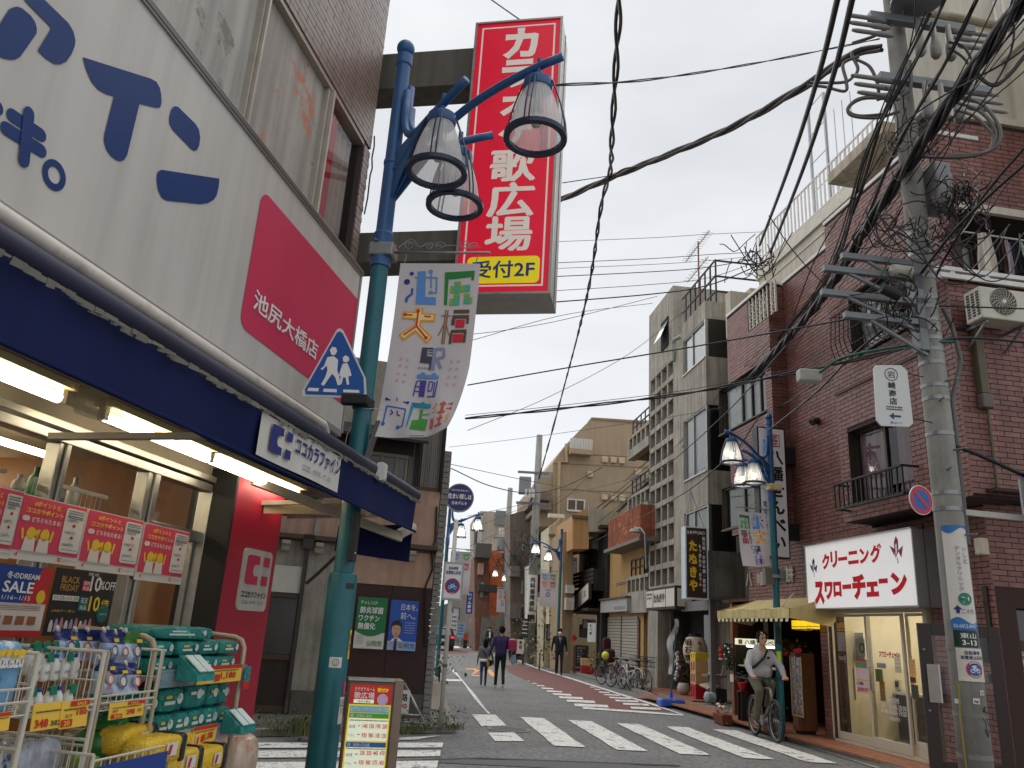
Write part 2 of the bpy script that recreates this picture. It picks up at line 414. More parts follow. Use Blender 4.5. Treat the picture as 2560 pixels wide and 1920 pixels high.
# ==== GROUND
ST=FR(84)
def stp(u,v,z=0):p=ST.l(gnd(u,v));return p.x,p.y
ASPH=mat('asphalt',(112,111,110),.88,var=.2,scale=.7,bump=.6,fine=.4,dirt=.5,dcol=(70,69,68))
PAINT=mat('road paint',(222,220,214),.7,var=.08,scale=4,fine=.1,pal=[((128,127,125),.57,4),((118,117,115),.56,26)])
REDP=mat('red road surface',(112,72,66),.9,var=.14,scale=1.5,fine=.2,bump=.4)
ORNG=mat('orange road paint',(216,150,84),.75,var=.1,scale=4,pal=[((120,112,104),.58,9)])
KERB=mat('kerb concrete',(136,132,124),.88,var=.15,scale=3,fine=.1,bump=.3,dirt=.3)
PATCH=mat('patched asphalt',(92,91,91),.85,var=.12,scale=2,fine=.25,bump=.4)
struct('ground',MB().flat(-60,60,-20,260,-.01),ASPH)
for i in range(7):
 m=MB()
 if i==0:
  for z0,z1 in(((1179,1786),2.35),((0,0),0)):
   pass
  q=[stp(*p)for p in((1179,1786),(1239,1787),(1266,1814),(1204,1816))];m.poly([(x,y,.002)for x,y in reversed(q)])
  q=[stp(*p)for p in((1219,1832),(1285,1831),(1311,1853),(1238,1853))];m.poly([(x,y,.002)for x,y in reversed(q)])
 else:
  x0=(-.39+.905*i)*1.0;a=ST.l((x0+.02,16.1-.03*i,0));
  c=a.x;y1=a.y-(.0 if i<6 else .15);ln=3.72
  n=14;L_,R_=[],[]
  for k in range(n+1):
   y=y1-ln*k/n;L_.append((c+random.uniform(-.012,.012),y,.002));R_.append((c+.46+random.uniform(-.012,.012),y,.002))
  m.poly(list(reversed(L_+R_[::-1])))if False else m.add(L_+R_,[(k+1,n+2+k,n+1+k,k)if False else(k,k+1,n+2+k,n+1+k)[::-1]for k in range(n)])
 struct('crossing_stripe',m,PAINT,ST)
for(a,b,c,d)in(((622,1857),(1108,1857),(1106,1869),(620,1870)),((617,1877),(1102,1876),(1100,1891),(612,1895)),((610,1906),(1096,1902),(1092,1920),(604,1928)),((980,1845),(1102,1839),(1040,1849),(985,1850))):
 q=[gnd(*p)for p in(a,b,c,d)];struct('crossing_bar',MB().poly([(p.x,p.y,.003)for p in reversed(q)]),PAINT)
def sheet(name,pts,z,m):
 q=[gnd(*p)for p in pts]
 ar=sum(q[i].x*q[(i+1)%len(q)].y-q[(i+1)%len(q)].x*q[i].y for i in range(len(q)))
 if ar<0:q.reverse()
 return struct(name,MB().poly([(p.x,p.y,z)for p in q]),m)
sheet('red_road_surface',[(1262,1664),(1300,1660),(1380,1683),(1690,1778),(1462,1772),(1400,1741),(1310,1698),(1272,1680)],-.004,REDP)
sheet('red_road_surface',[(1100,1625),(1120,1619),(1172,1628),(1168,1634),(1098,1635)],-.004,REDP)
def crop4(x,y):return 1100+x*640/2212,1560+y*360/1244
sheet('edge_line',[crop4(*p)for p in((665,316),(690,316),(840,378),(1100,455),(1560,600),(1850,690),(2115,785),(2085,782),(1830,698),(1540,607),(1070,457),(820,380))],.001,PAINT)
sheet('lane_end_line',[crop4(*p)for p in((1225,720),(1260,718),(1750,752),(2115,785),(2085,792),(1700,765),(1240,733))],.0015,PAINT)
for(x0,x1,y)in((752,780,490),(790,842,512),(832,908,531),(872,985,554),(918,1062,579),(970,1140,605),(1025,1240,632),(1088,1345,662),(1155,1460,698)):
 sl_=(x1-x0)*.045;h=2.4+(y-490)*.045
 sheet('funnel_dash',[crop4(*p)for p in((x0,y-h),(x1-12,y-h+sl_),(x1,y+h+sl_),(x0+12,y+h))],.0015,PAINT)
for(x0,x1,y)in((1260,1285,523),(1290,1340,544),(1328,1395,564),(1368,1470,588),(1410,1560,609),(1458,1650,634),(1510,1720,660),(1575,1810,688),(1642,1915,722)):
 sl_=(x1-x0)*.045;h=2.4+(y-520)*.034
 sheet('funnel_dash',[crop4(*p)for p in((x0,y-h),(x1-12,y-h+sl_),(x1,y+h+sl_),(x0+12,y+h))],.0015,PAINT)
sheet('left_edge_line',[crop4(*p)for p in((86,388),(116,388),(190,478),(320,630),(400,740),(440,775),(415,775),(300,650),(180,478))],.001,PAINT)
sheet('side_line',[crop4(*p)for p in((50,478),(182,480),(186,494),(52,492))],.0015,PAINT)
for pts in(((222,383),(300,383),(345,400),(300,432),(272,430),(305,405),(280,394),(224,394)),((270,436),(340,444),(345,454),(275,450)),((395,394),(440,392),(478,440),(470,456),(440,450)),((540,420),(560,444),(575,456),(530,452)),((275,246),(320,262),(330,266),(310,262)),((440,268),(520,276),(520,282),(440,274))):
 sheet('road_numeral',[crop4(*p)for p in pts],.001,ORNG)
for i in range(5):
 x=108+i*80;sheet('crossing_stripe',[crop4(*p)for p in((x,184),(x+45,184),(x+68,208),(x+22,208))],.001,PAINT)
sheet('edge_line',[crop4(*p)for p in((90,140),(108,140),(230,164),(300,168),(296,174),(200,168))],.001,PAINT)
c=gnd(1272,1823)
T=Tg('manhole_cover','round iron manhole cover with concrete ring set into the crossing','manhole',WF,(c.x,c.y,0))
T.p('ring',MB().lathe([(.30,-.006),(.30,.001),(.36,.001),(.36,-.006)],(c.x,c.y,0),40),KERB)
T.p('lid',MB().lathe([(.3,-.006),(.295,-.001),(.001,.0)],(c.x,c.y,0),40),PATCH)
sheet('patched_strip',[(1090,1895),(1500,1905),(1900,1935),(1890,1945),(1400,1920),(1080,1905)],-.003,PATCH)
for pts in([(540,1915),(1200,1893),(1700,1912),(1700,1915),(1200,1896),(540,1919)],):
 sheet('asphalt_seam',pts,-.002,mat('tar seam',(62,62,62),.9))
def ribbon(name,px_,w,z,m,side):
 """kerb row of stones along ground points"""
 P=[gnd(*p)for p in px_];mb=MB();k=0
 stones=[]
 for a,b in zip(P,P[1:]):
  d=(b-a);L_=d.length;d.normalize();nrm=Vector((d.y,-d.x,0))*side;n=max(1,int(L_/.6))
  for i in range(n):
   p,q=a+d*(L_*i/n+.004),a+d*(L_*(i+1)/n-.004)
   stones.append((p,q,nrm))
 for p,q,nrm in stones:
  mb.prism([(p.x,p.y,0),(q.x,q.y,0),(q.x+nrm.x*w,q.y+nrm.y*w,0),(p.x+nrm.x*w,p.y+nrm.y*w,0)],(0,0,z))
 return struct(name,mb,m)
RK=[(1290,1640),(1400,1674),(1560,1716),(1640,1745),(1800,1791),(1980,1850),(2100,1885),(2223,1921),(2420,1985)]
ribbon('kerb',RK,.14,.09,KERB,1)
P=[gnd(*p)for p in RK]
mb=MB()
for a,b in zip(P,P[1:]):mb.quad((a.x+.13,a.y,.08),(b.x+.13,b.y,.08),(b.x+9,b.y,.08),(a.x+9,a.y,.08))
mb.f=[tuple(reversed(f))for f in mb.f]if False else mb.f
struct('pavement',mb,mat('pavement concrete',(120,112,102),.9,var=.15,scale=2,fine=.12,bump=.3,dirt=.2))
LK=[(1108,1735),(1125,1790),(1143,1816),(1135,1832),(1060,1833),(900,1830),(760,1838),(540,1845),(300,1860)]
ribbon('kerb',LK,.13,.09,KERB,1 if False else 1)
mb=MB();P=[gnd(*p)for p in LK];mb.poly([(p.x,p.y,.075)for p in reversed(P)]+[(-9,30,.075),(-2.2,30,.075)]if False else[(p.x,p.y,.075)for p in P]+[(-9,P[-1].y,.075),(-9,26,.075),(P[0].x-.6,26,.075)])
struct('pavement',mb,mat('old pavement',(104,98,90),.9,var=.2,scale=2,fine=.15,bump=.4,dirt=.3))
SF=FR(10.5);SF.o=SF.ey*2.9
struct('pavement',MB().box(-6,7.4,-2.6,9,-.05,.07),mat('store pavement',(118,112,106),.9,var=.12,scale=2,fine=.12),SF)
# ==== CORNER DRUGSTORE (left)
TILE=mat('brown glazed tile',(122,106,98),.42,var=.06,scale=1.5,rnd=.10,streak=.12,fine=.04)
GROUT=mat('dark grout',(70,60,56),.9,var=.1)
SIGNW=mat('sign white acrylic',(200,196,189),.45,var=.04,scale=.8,streak=.13,fine=.0,spec=.3,dirt=.10,dcol=(120,112,100))
SNAVY=mat('sign navy film',(26,56,112),.5,var=.05,spec=.25);SPINK=mat('sign pink film',(204,56,90),.5,var=.05,spec=.25,scale=1.2)
RED=mat('pink red panel',(172,26,56),.45,var=.04,scale=2)
BLUEC=mat('navy awning canvas',(19,29,74),.85,var=.16,spec=.2,scale=4,fine=.05,dirt=.1,streak=.1)
FADE=mat('weathered awning cover',(52,52,70),.8,var=.3,scale=6,dirt=.5,dcol=(30,28,26))
TRIM=mat('dark sign trim',(98,97,93),.5,.4,var=.1)
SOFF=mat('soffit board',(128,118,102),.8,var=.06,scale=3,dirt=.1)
def P1(x,y):return x*.38577,y*.38577
def P3(x,y):return x*.28933,1100+y*.28933
def P4(x,y):return x*.28933,1500+y*.28933
def P8(x,y):return 600+x*.32558,1020+y*.32558
def sp(p,y=0.):return SF.px(*p,y)
B=Tg('drugstore_building','corner drugstore with brown tiled upper wall and stained first floor windows','shop building',SF,(5,0,0))
WY=-.1;XC=SF.px(948,230,WY)[0];ZH=SF.px(930,372,WY)[1];XW=SF.px(904,460,WY)[0]
b=MB();b.box(-6,XC-.004,WY+.03,6,ZH,13.5);b.box(XW+.004,XC-.004,WY+.03,6,2.4,ZH);b.box(-6,XC-.01,5,6,0,13.5)
b.box(XC-.3,XC-.008,.35,6,0,13.4)
B.p('wall',b,GROUT)
bricks(B,TILE,[(-2.0,XC+.012,ZH,12.6)],.30,.062,.007,WY+.03,.014,name='tile')
bricks(B,TILE,[(XW,XC+.012,4.3,ZH)],.30,.062,.007,WY+.03,.014,name='tile')
GY=-.01
WINS=[((330,0),(560,330)),((600,230),(790,480)),((812,500),(884,640))]
BOARD=mat('stained window board',(176,174,166),.6,var=.1,scale=2,streak=.35,pal=[((120,116,106),.60,3),((206,204,198),.62,1.2)])
BOARDR=mat('peeling poster board',(172,168,160),.6,var=.1,scale=3,streak=.3,pal=[((150,146,138),.58,3.5),((186,122,92),.60,2.0),((158,58,56),.63,3.2)])
x_a=SF.px(330,0,GY)[0]-1.6;xm1=SF.px(606,260,GY)[0];xm2=SF.px(775,501,GY)[0];xr=SF.px(882,510,GY)[0]
z0,z1=4.2,ZH-.02
for(a,c,m,nm)in((x_a,xm1-.03,BOARD,'window'),(xm1+.03,xm2-.05,BOARDR,'window')):
 fr=B.p(nm,MB().box(a,c,GY,GY+.04,z0,z1),BOARD if m is BOARD else BOARDR)
CU_R=mat('red curtain',(178,34,40),.8,var=.2,scale=6);CU_B=mat('beige curtain',(160,136,120),.85,var=.12,scale=8)
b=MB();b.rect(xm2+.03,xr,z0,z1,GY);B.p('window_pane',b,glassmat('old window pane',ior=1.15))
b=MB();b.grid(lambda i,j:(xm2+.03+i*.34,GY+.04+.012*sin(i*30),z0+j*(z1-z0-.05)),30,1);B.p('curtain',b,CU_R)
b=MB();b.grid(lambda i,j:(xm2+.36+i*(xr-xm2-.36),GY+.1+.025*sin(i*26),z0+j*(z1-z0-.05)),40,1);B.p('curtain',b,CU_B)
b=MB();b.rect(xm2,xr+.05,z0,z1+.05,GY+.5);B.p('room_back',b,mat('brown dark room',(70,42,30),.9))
b=MB()
b.box(x_a,xr+.05,GY-.06,GY+.06,z1-.03,z1+.03)
for x,w in((xm1,.06),(xm2,.1),(xr+.02,.06)):
 b.box(x-w/2,x+w/2,GY-.05,GY+.045,z0,z1-.03)
b.box(xm2-.015,xm2+.015,GY-.09,GY-.05,z0,z1-.03);b.box(xm1-.012,xm1+.012,GY-.08,GY-.05,z0,z1-.03)
B.p('window_frame',b,mat('window aluminium',(176,168,156),.45,.3,var=.08,dirt=.2),bev=.004)
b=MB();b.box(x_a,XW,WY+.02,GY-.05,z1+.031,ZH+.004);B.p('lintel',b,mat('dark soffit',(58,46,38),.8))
b=MB();b.tube([(XC+.02,WY-.0,6.3),(XC+.05,WY,6.2),(XC+.03,WY,6.05),(XC+.07,WY,5.95),(XC+.04,WY,5.85),(XC+.05,WY,5.6),(XC+.02,WY,5.4)],.008,6);B.p('loose_wire',b,BLK)
SZ=2.47
Gl=0.0
xp1=[sp(P3(*p))[0]for p in((440,200),(525,200))];xp2=[sp(P3(*p))[0]for p in((1215,450),(1310,450))];xp3=[sp(P3(*p))[0]for p in((1800,900),(1985,900))]
ztop=sp(P3(1000,190))[1]
px0_=sp((592,1225),-.2)[0];b=MB()
for a,c in(xp1,xp2):
 b.box(a,a+(c-a)*.47,-.03,.05,.0,ztop);b.box(a+(c-a)*.53,c,-.045,.05,.0,ztop)
b.box(xp3[0],xp3[0]+.06,-.03,.05,0,ztop);b.box(xp3[0]+.07,px0_-.035,-.05,.05,0,ztop)
b.box(-2,xp3[1],-.04,.05,ztop,ztop+.05);b.box(-2,xp3[1],-.06,.05,ztop+.06,ztop+.1)
zd=sp(P3(1700,860))[1]
b.box(xp2[1],xp3[0],-.02,.05,zd-.02,zd+.05)
xd=sp(P3(1110,1300))[0];b.box(xd-.03,xd+.03,.02,.05,0,zd);xd2=sp(P3(1640,1250))[0]
b.box(xd2-.03,xd2+.02,.01,.05,0,zd)
B.p('door_frame',b,ALU,bev=.004)
b=MB();b.rect(-2,xp3[0],0.1,ztop,.01);B.p('glass',b,GLASS)
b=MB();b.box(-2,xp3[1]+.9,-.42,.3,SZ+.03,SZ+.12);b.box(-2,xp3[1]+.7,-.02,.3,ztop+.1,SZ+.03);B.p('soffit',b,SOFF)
b=MB();b.box(-2,xp3[1]+.3,.3,4.2,2.6,2.7);B.p('shop_ceiling',b,mat('shop ceiling',(196,184,158),.9))
b=MB();b.box(-2,xp3[1]+.1,3.6,3.7,0,2.6);b.box(xp3[1]+.05,xp3[1]+.12,.1,3.6,0,2.6);B.p('inner_wall',b,mat('brown wood veneer',(136,88,46),.5,var=.12,scale=3,streak=.2))
b=MB();b.box(-2,xp3[1],.1,3.6,.0,.08);B.p('shop_floor',b,mat('shop floor',(120,112,100),.5))
for x0,y0 in((1.4,.9),(3.2,.9),(.6,2.2),(2.2,2.2),(3.8,2.2)):
 b=MB();b.tube([(x0,y0,2.45),(x0+1.3,y0,2.45)],.022,8);B.p('ceiling_light',b,emat('shop tube',(255,236,200),16))
zsf=sp(P3(700,640),.3)[1]
for k,(x0,x1)in enumerate(((1.0,xp1[0]-.08),(xp1[1]+.05,xp2[0]-.05))):
 sh=B.p('display_shelf',MB().box(x0,x1,.18,.5,zsf-.02,zsf),WHITE)
 b=MB()
 for i in range(int((x1-x0)/.04)):b.tube([(x0+i*.04,.17,zsf),(x0+i*.04,.17,zsf+.1)],.002,4,False)
 b.tube([(x0,.17,zsf+.1),(x1,.17,zsf+.1)],.012,5);B.p('shelf_rail',b,WHITE,parent=sh)
 n=int((x1-x0)/.1)
 for i in range(n):
  m=[mat('goods mint',(120,170,140),.4),mat('goods white',(196,196,190),.4),mat('goods grey',(128,132,140),.4),mat('goods violet',(74,70,110),.4)][(i*7+k)%4]
  b=MB();x=x0+.05+i*.1;h=.13+.06*((i*5)%3)/2
  b.lathe([(.032,0),(.034,h*.55),(.03,h*.7),(.012,h*.82),(.014,h),(.001,h)],(x,.3,zsf),10);B.p('bottle',b,m,parent=sh,smooth=True)
b=MB();b.box(4.0,4.22,.6,.62,1.75,2.0);B.p('paper_tag',b,WHITE)
for(y,zz,w)in((1.2,1.55,.5),):
 b=MB();b.box(3.3,4.0,y,y+.02,1.6,2.25);B.p('hanging_poster',b,mat('faded print',(150,120,108),.6))
py=-.2;px0,px1=sp((592,1225),py)[0],sp((706,1290),py)[0]
Pp=Tg('shop_pillar','bright pink red pillar at the right end of the drugstore front','pillar',SF,((px0+px1)/2,0,0))
Pp.p('panel',MB().box(px0,px1,py,.12,0,SZ),RED,bev=.006)
Pp.p('edge_strip',MB().box(px0-.03,px0-.002,py-.01,.1,0,SZ),BLK)
def logo(t,x0,x1,z0,z1):
 w,h=x1-x0,z1-z0
 t.poly([(x0+w*.08,z0),(x0+w*.55,z0),(x0+w*.55,z0+h*.3),(x0+w*.36,z0+h*.3),(x0+w*.3,z0+h*.42),(x0+w*.3,z0+h*.58),(x0+w*.36,z0+h*.7),(x0+w*.55,z0+h*.7),(x0+w*.55,z1),(x0+w*.08,z1),(x0,z1-h*.06),(x0,z0+h*.06)])
 t.rect(x0+w*.72,x1,z0,z0+h*.34);t.rect(x0+w*.72,x1,z1-h*.34,z1)
q=[sp(P8(*p),py-.012)for p in((40,1075),(258,1110),(190,1570),(-28,1545))]
sx0,sx1,sz0,sz1=(q[0][0]+q[3][0])/2,(q[1][0]+q[2][0])/2,(q[2][1]+q[3][1])/2,(q[0][1]+q[1][1])/2
o=Pp.p('sign_plate',MB().pxz(rrect(sx0,sx1,sz0,sz1,.04),py-.012,py-.001),SIGNW)
w,h=sx1-sx0,sz1-sz0
t=Tx(onf(py-.016));logo(t,sx0+w*.12,sx0+w*.9,sz0+h*.42,sz0+h*.9);Pp.p('emblem',t.mb,SPINK,parent=o)
t=Tx(onf(py-.016)).fit('ココカラファイン',sx0+w*.07,sx0+w*.93,sz0+h*.20,sz0+h*.315,.03).fit('ココロ、カラダ、ゲンキ。',sx0+w*.12,sx0+w*.88,sz0+h*.105,sz0+h*.165,.0);Pp.p('lettering',t.mb,K_INK,parent=o)
FY=-.45;fx1=SF.px(880,880,FY)[0];fz0,fz1=2.985,4.425
S=Tg('fascia_sign','large white shop sign with navy katakana letters and pink corner panel','shop sign',SF,(4,FY,fz0))
S.p('panel',MB().box(-3,fx1-.03,FY,FY+.03,fz0+.02,fz1-.06),SIGNW)
b=MB();b.box(-3,fx1,FY-.015,FY+.33,fz1-.06,fz1);b.box(fx1-.03,fx1,FY-.012,FY+.33,fz0,fz1-.06);b.box(-3,fx1-.03,FY-.01,FY+.03,fz0-.035,fz0+.02)
S.p('frame',b,mat('sign frame',(150,148,142),.45,.4,var=.08),bev=.004)
S.p('top_trim',MB().box(-3,fx1+.004,FY-.02,FY-.016,fz1-.045,fz1-.012),TRIM)
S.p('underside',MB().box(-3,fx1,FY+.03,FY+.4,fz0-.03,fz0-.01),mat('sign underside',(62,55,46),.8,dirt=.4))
LY=FY-.004
def tr(pts):return[sp(P1(*p),LY)for p in pts]
t=Tx(onf(LY))
for pts in([(155,-2),(290,-2),(445,150),(475,200),(490,260),(485,300),(465,350),(430,400),(390,418),(355,415),(300,380),(248,330),(250,320),(332,185),(325,170)],[(60,60),(85,48),(110,42),(140,50),(200,100),(230,145),(240,185),(238,215),(215,250),(130,370),(100,385),(70,388),(30,380),(0,368),(-60,300),(0,155)],[(538,370),(980,510),(1015,530),(1035,565),(1045,610),(1048,660),(1042,690),(1030,700),(1010,698),(905,672),(825,1005),(805,1035),(785,1045),(760,1040),(720,1010),(690,965),(675,910),(678,870),(740,625),(690,610),(640,582),(595,530),(560,450)],[(1135,688),(1155,692),(1270,805),(1290,840),(1298,890),(1292,940),(1280,970),(1262,978),(1245,970),(1120,840),(1100,800),(1098,765),(1108,720),(1122,695)],[(1050,1100),(1420,1157),(1422,1165),(1418,1210),(1405,1265),(1385,1295),(1350,1315),(1300,1323),(1080,1300),(1050,1280),(1028,1235),(1018,1180),(1018,1130),(1030,1108)]):
 t.poly(list(reversed(tr(pts))))
def stroke(a,c,wd,dy=0):
 t=Tx(onf(LY-dy))
 (x0,z0),(x1,z1)=tr([a,c]);d=Vector((x1-x0,z1-z0)).normalized();n_=Vector((-d.y,d.x))*wd/2;pts=[]
 for k in range(7):
  an=-pi/2+pi*k/6;v=d*cos(an)*wd/2+n_*sin(an);pts.append((x1+v.x,z1+v.y))
 for k in range(7):
  an=pi/2+pi*k/6;v=d*cos(an)*wd/2+n_*sin(an);pts.append((x0+v.x,z0+v.y))
 t.poly(pts);S.p('lettering',t.mb,SNAVY)
stroke((80,748),(268,875),.055);stroke((40,832),(270,978),.055);stroke((185,735),(153,1040),.055,.003)
stroke((-60,640),(-15,700),.055)
cx,cz=sp(P1(353,1135),LY);t.ring(cx,cz,.035,.065)
S.p('lettering',t.mb,SNAVY)
pk0=sp((628,640),LY)[0];pz0,pz1=sp((591,808),LY)[1],sp((655,470),LY)[1]
S.p('pink_panel',MB().pxz(rrect(pk0,fx1+.2,pz0,pz1,.09)[:],LY,LY+.003)if False else MB().poly([(min(x,fx1-.031),LY,z)for x,z in rrect(pk0,fx1+.2,pz0,pz1,.09)]),SPINK)
q=[sp((disp[0]*1.1573,disp[1]*1.1573),LY)for disp in((550,632),(688,735),(682,775),(545,672))]
t=Tx(onf(LY-.004)).fit('池尻大橋店',q[0][0],q[1][0],(q[2][1]+q[3][1])/2,(q[0][1]+q[1][1])/2,.012);S.p('branch_lettering',t.mb,W_INK)
p0,p1=sp((0,548),-.5),sp((800,1060),-.5);zc=(p0[1]+p1[1])/2
T=Tg('gutter_pipe','long weathered white pipe running under the big white sign','pipe',SF,(p1[0],-.5,zc))
T.p('pipe',MB().tube([(-3,-.52,zc),(p1[0],-.52,zc),(p1[0]+.06,-.52,zc-.03),(p1[0]+.08,-.5,zc-.28)],.037,12),mat('weathered white pipe',(208,200,188),.5,var=.08,dirt=.5,dcol=(70,60,48)),smooth=True)
AY=-1.12
zb=(SF.px(0,886,AY)[1]+SF.px(1033,1319,AY)[1])/2;zt=SF.px(500,1000,AY)[1]
ax1=SF.px(1035,1315,AY)[0]
A=Tg('shop_awning','navy blue roller awning with white name panel along the shop front','awning',SF,(4,AY,zb))
zr=SF.px(1045,1238,AY)[1]
def val(i,j):
 x=-2+(ax1+2)*i;return(x,AY+.012*sin(x*2.3)*(1-j)+.006*sin(x*9)*(1-j),zb+.01*sin(x*1.3)+(zr-.05-zb)*j)
A.p('valance',MB().grid(val,160,6),BLUEC,smooth=True)
b=MB();b.tube([(-2,AY-.01,zb+.002),(ax1+.01,AY-.01,zb+.002)],.010,6);A.p('valance_hem',b,BLUEC)
b=MB();b.tube([(-2,AY+.03,zr),(ax1+.06,AY+.03,zr)],.046,14);A.p('front_bar',b,mat('navy bar',(32,35,62),.6,var=.2,scale=8,dirt=.55,dcol=(22,22,28)),smooth=True)
b=MB()
x=-1.5
while x<ax1:
 w=random.uniform(.02,.055);h=random.uniform(.012,.03);y=AY-.022-random.uniform(0,.012)
 b.add([(x,y,zr-.05),(x+w,y-.006,zr-.052),(x+w*.8,y-.01,zr-.05-h),(x-w*.2,y-.004,zr-.052-h)],[(3,2,1,0)]);x+=w*random.uniform(.5,1.1)
A.p('frayed_fringe',b,mat('frayed cloth',(96,94,84),.9,var=.3,dirt=.6),kind='stuff')
b=MB();b.quad((-2,AY+.05,zr+.05),(ax1+.05,AY+.05,zr+.05),(ax1+.05,-.5,2.87),(-2,-.5,2.87));b.quad((-2,-.5,2.86),(ax1+.05,-.5,2.86),(ax1+.05,AY+.05,zr+.035),(-2,AY+.05,zr+.035));A.p('canopy',b,FADE)
b=MB()
for x in(5.15,3.2,ax1-.05):
 b.bar((x,-.1,2.3),(x+.3,AY+.1,zr-.12),.045,.03)
A.p('folding_arm',b,mat('awning arm',(172,164,150),.5,.2,dirt=.3))
b=MB();b.bar((ax1-.95,-.25,2.42),(ax1+.02,AY+.1,2.18),.05,.06);b.cyl((ax1+.0,AY+.12,2.2),(ax1+.14,AY+.05,2.28),.04,12);A.p('end_arm',b,mat('cream arm',(186,178,160),.5,dirt=.3))
def flap(i,j):
 y=AY+.05+i*.62;return(ax1+.12+.05*sin(i*3)+j*.02,y,zb+.02-.24+i*.06+(.30-.1*i)*j)
A.p('side_flap',MB().grid(flap,12,6),BLUEC,smooth=True)
b=MB();b.box(5.55,5.85,-.75,-.1,2.33,2.36);b.bar((5.55,-.75,2.34),(5.2,-.2,2.28),.03,.08);A.p('cream_bracket',b,mat('cream metal',(206,190,156),.5,dirt=.2))
b=MB();b.tube([(5.62,-.72,2.32),(5.6,-.75,2.2),(5.5,-.72,2.05),(5.35,-.6,1.85),(5.3,-.55,1.78)],.012,6);A.p('hanging_cord',b,BLK)
q=[sp(P8(*p),AY-.02)for p in((148,115),(770,435),(762,668),(132,390))]
nx0,nx1=(q[0][0]+q[3][0])/2,(q[1][0]+q[2][0])/2;nz1,nz0=zr-.065,zb+.018
o=A.p('name_panel',MB().grid(lambda i,j:(nx0+(nx1-nx0)*i,AY-.018+.004*sin(i*8),nz0+(nz1-nz0)*j),20,2),mat('name cloth',(206,203,196),.7,var=.04,streak=.1),smooth=True)
w,h=nx1-nx0,nz1-nz0;fy=AY-.028
t=Tx(onf(fy));logo(t,nx0+w*.10,nx0+w*.325,nz0+h*.2,nz0+h*.86);t.fit('ココカラファイン',nx0+w*.37,nx0+w*.97,nz0+h*.42,nz0+h*.86,.03).fit('ココロ、カラダ、ゲンキ。',nx0+w*.48,nx0+w*.86,nz0+h*.13,nz0+h*.3)
A.p('lettering',t.mb,mat('navy print',(30,42,110),.6),parent=o)
TY=-.3
xs=[SF.px(*p,TY)[0]for p in((0,920),(146,990),(266,1030),(518,1142),(528,1148),(742,1232))];xs[0]-=.6;zl=SZ-.035
TUBE=emat('lit tube',(255,241,214),9);CASE=mat('cream light case',(220,206,160),.5,var=.04)
for k,(a,c)in enumerate(((xs[0],xs[1]),(xs[2],xs[3]),(xs[4],xs[5]))):
 T=Tg('fluorescent_light',('lit tube light at the near end of the shop soffit','lit tube light between the two others, beside the tape patch','lit tube light nearest the red pillar')[k],'strip light',SF,((a+c)/2,TY,zl),'lit tube lights under the awning')
 T.p('case',MB().box(a-.04,c+.04,TY-.06,TY+.05,SZ-.005,SZ+.028),CASE)
 T.p('tube',MB().tube([(a,TY,zl-.012),(c,TY,zl-.012)],.024,12),TUBE)
 b=MB();b.box(a-.03,a,TY-.02,TY+.02,zl-.03,SZ-.005);b.box(c,c+.03,TY-.02,TY+.02,zl-.03,SZ-.005);T.p('socket',b,WHITE)
b=MB();b.grid(lambda i,j:(xs[1]-.0+(xs[2]-xs[1]+.02)*i,TY-.09+.01*sin(i*9)+.02*j,zl-.075+.13*j),12,3)
solo('tape_patch','translucent cream tape patch hanging over the joint between two tubes','tape',b,clearplastic('cream tape',(250,236,190),.5,.3),SF,((xs[1]+xs[2])/2,TY,zl))
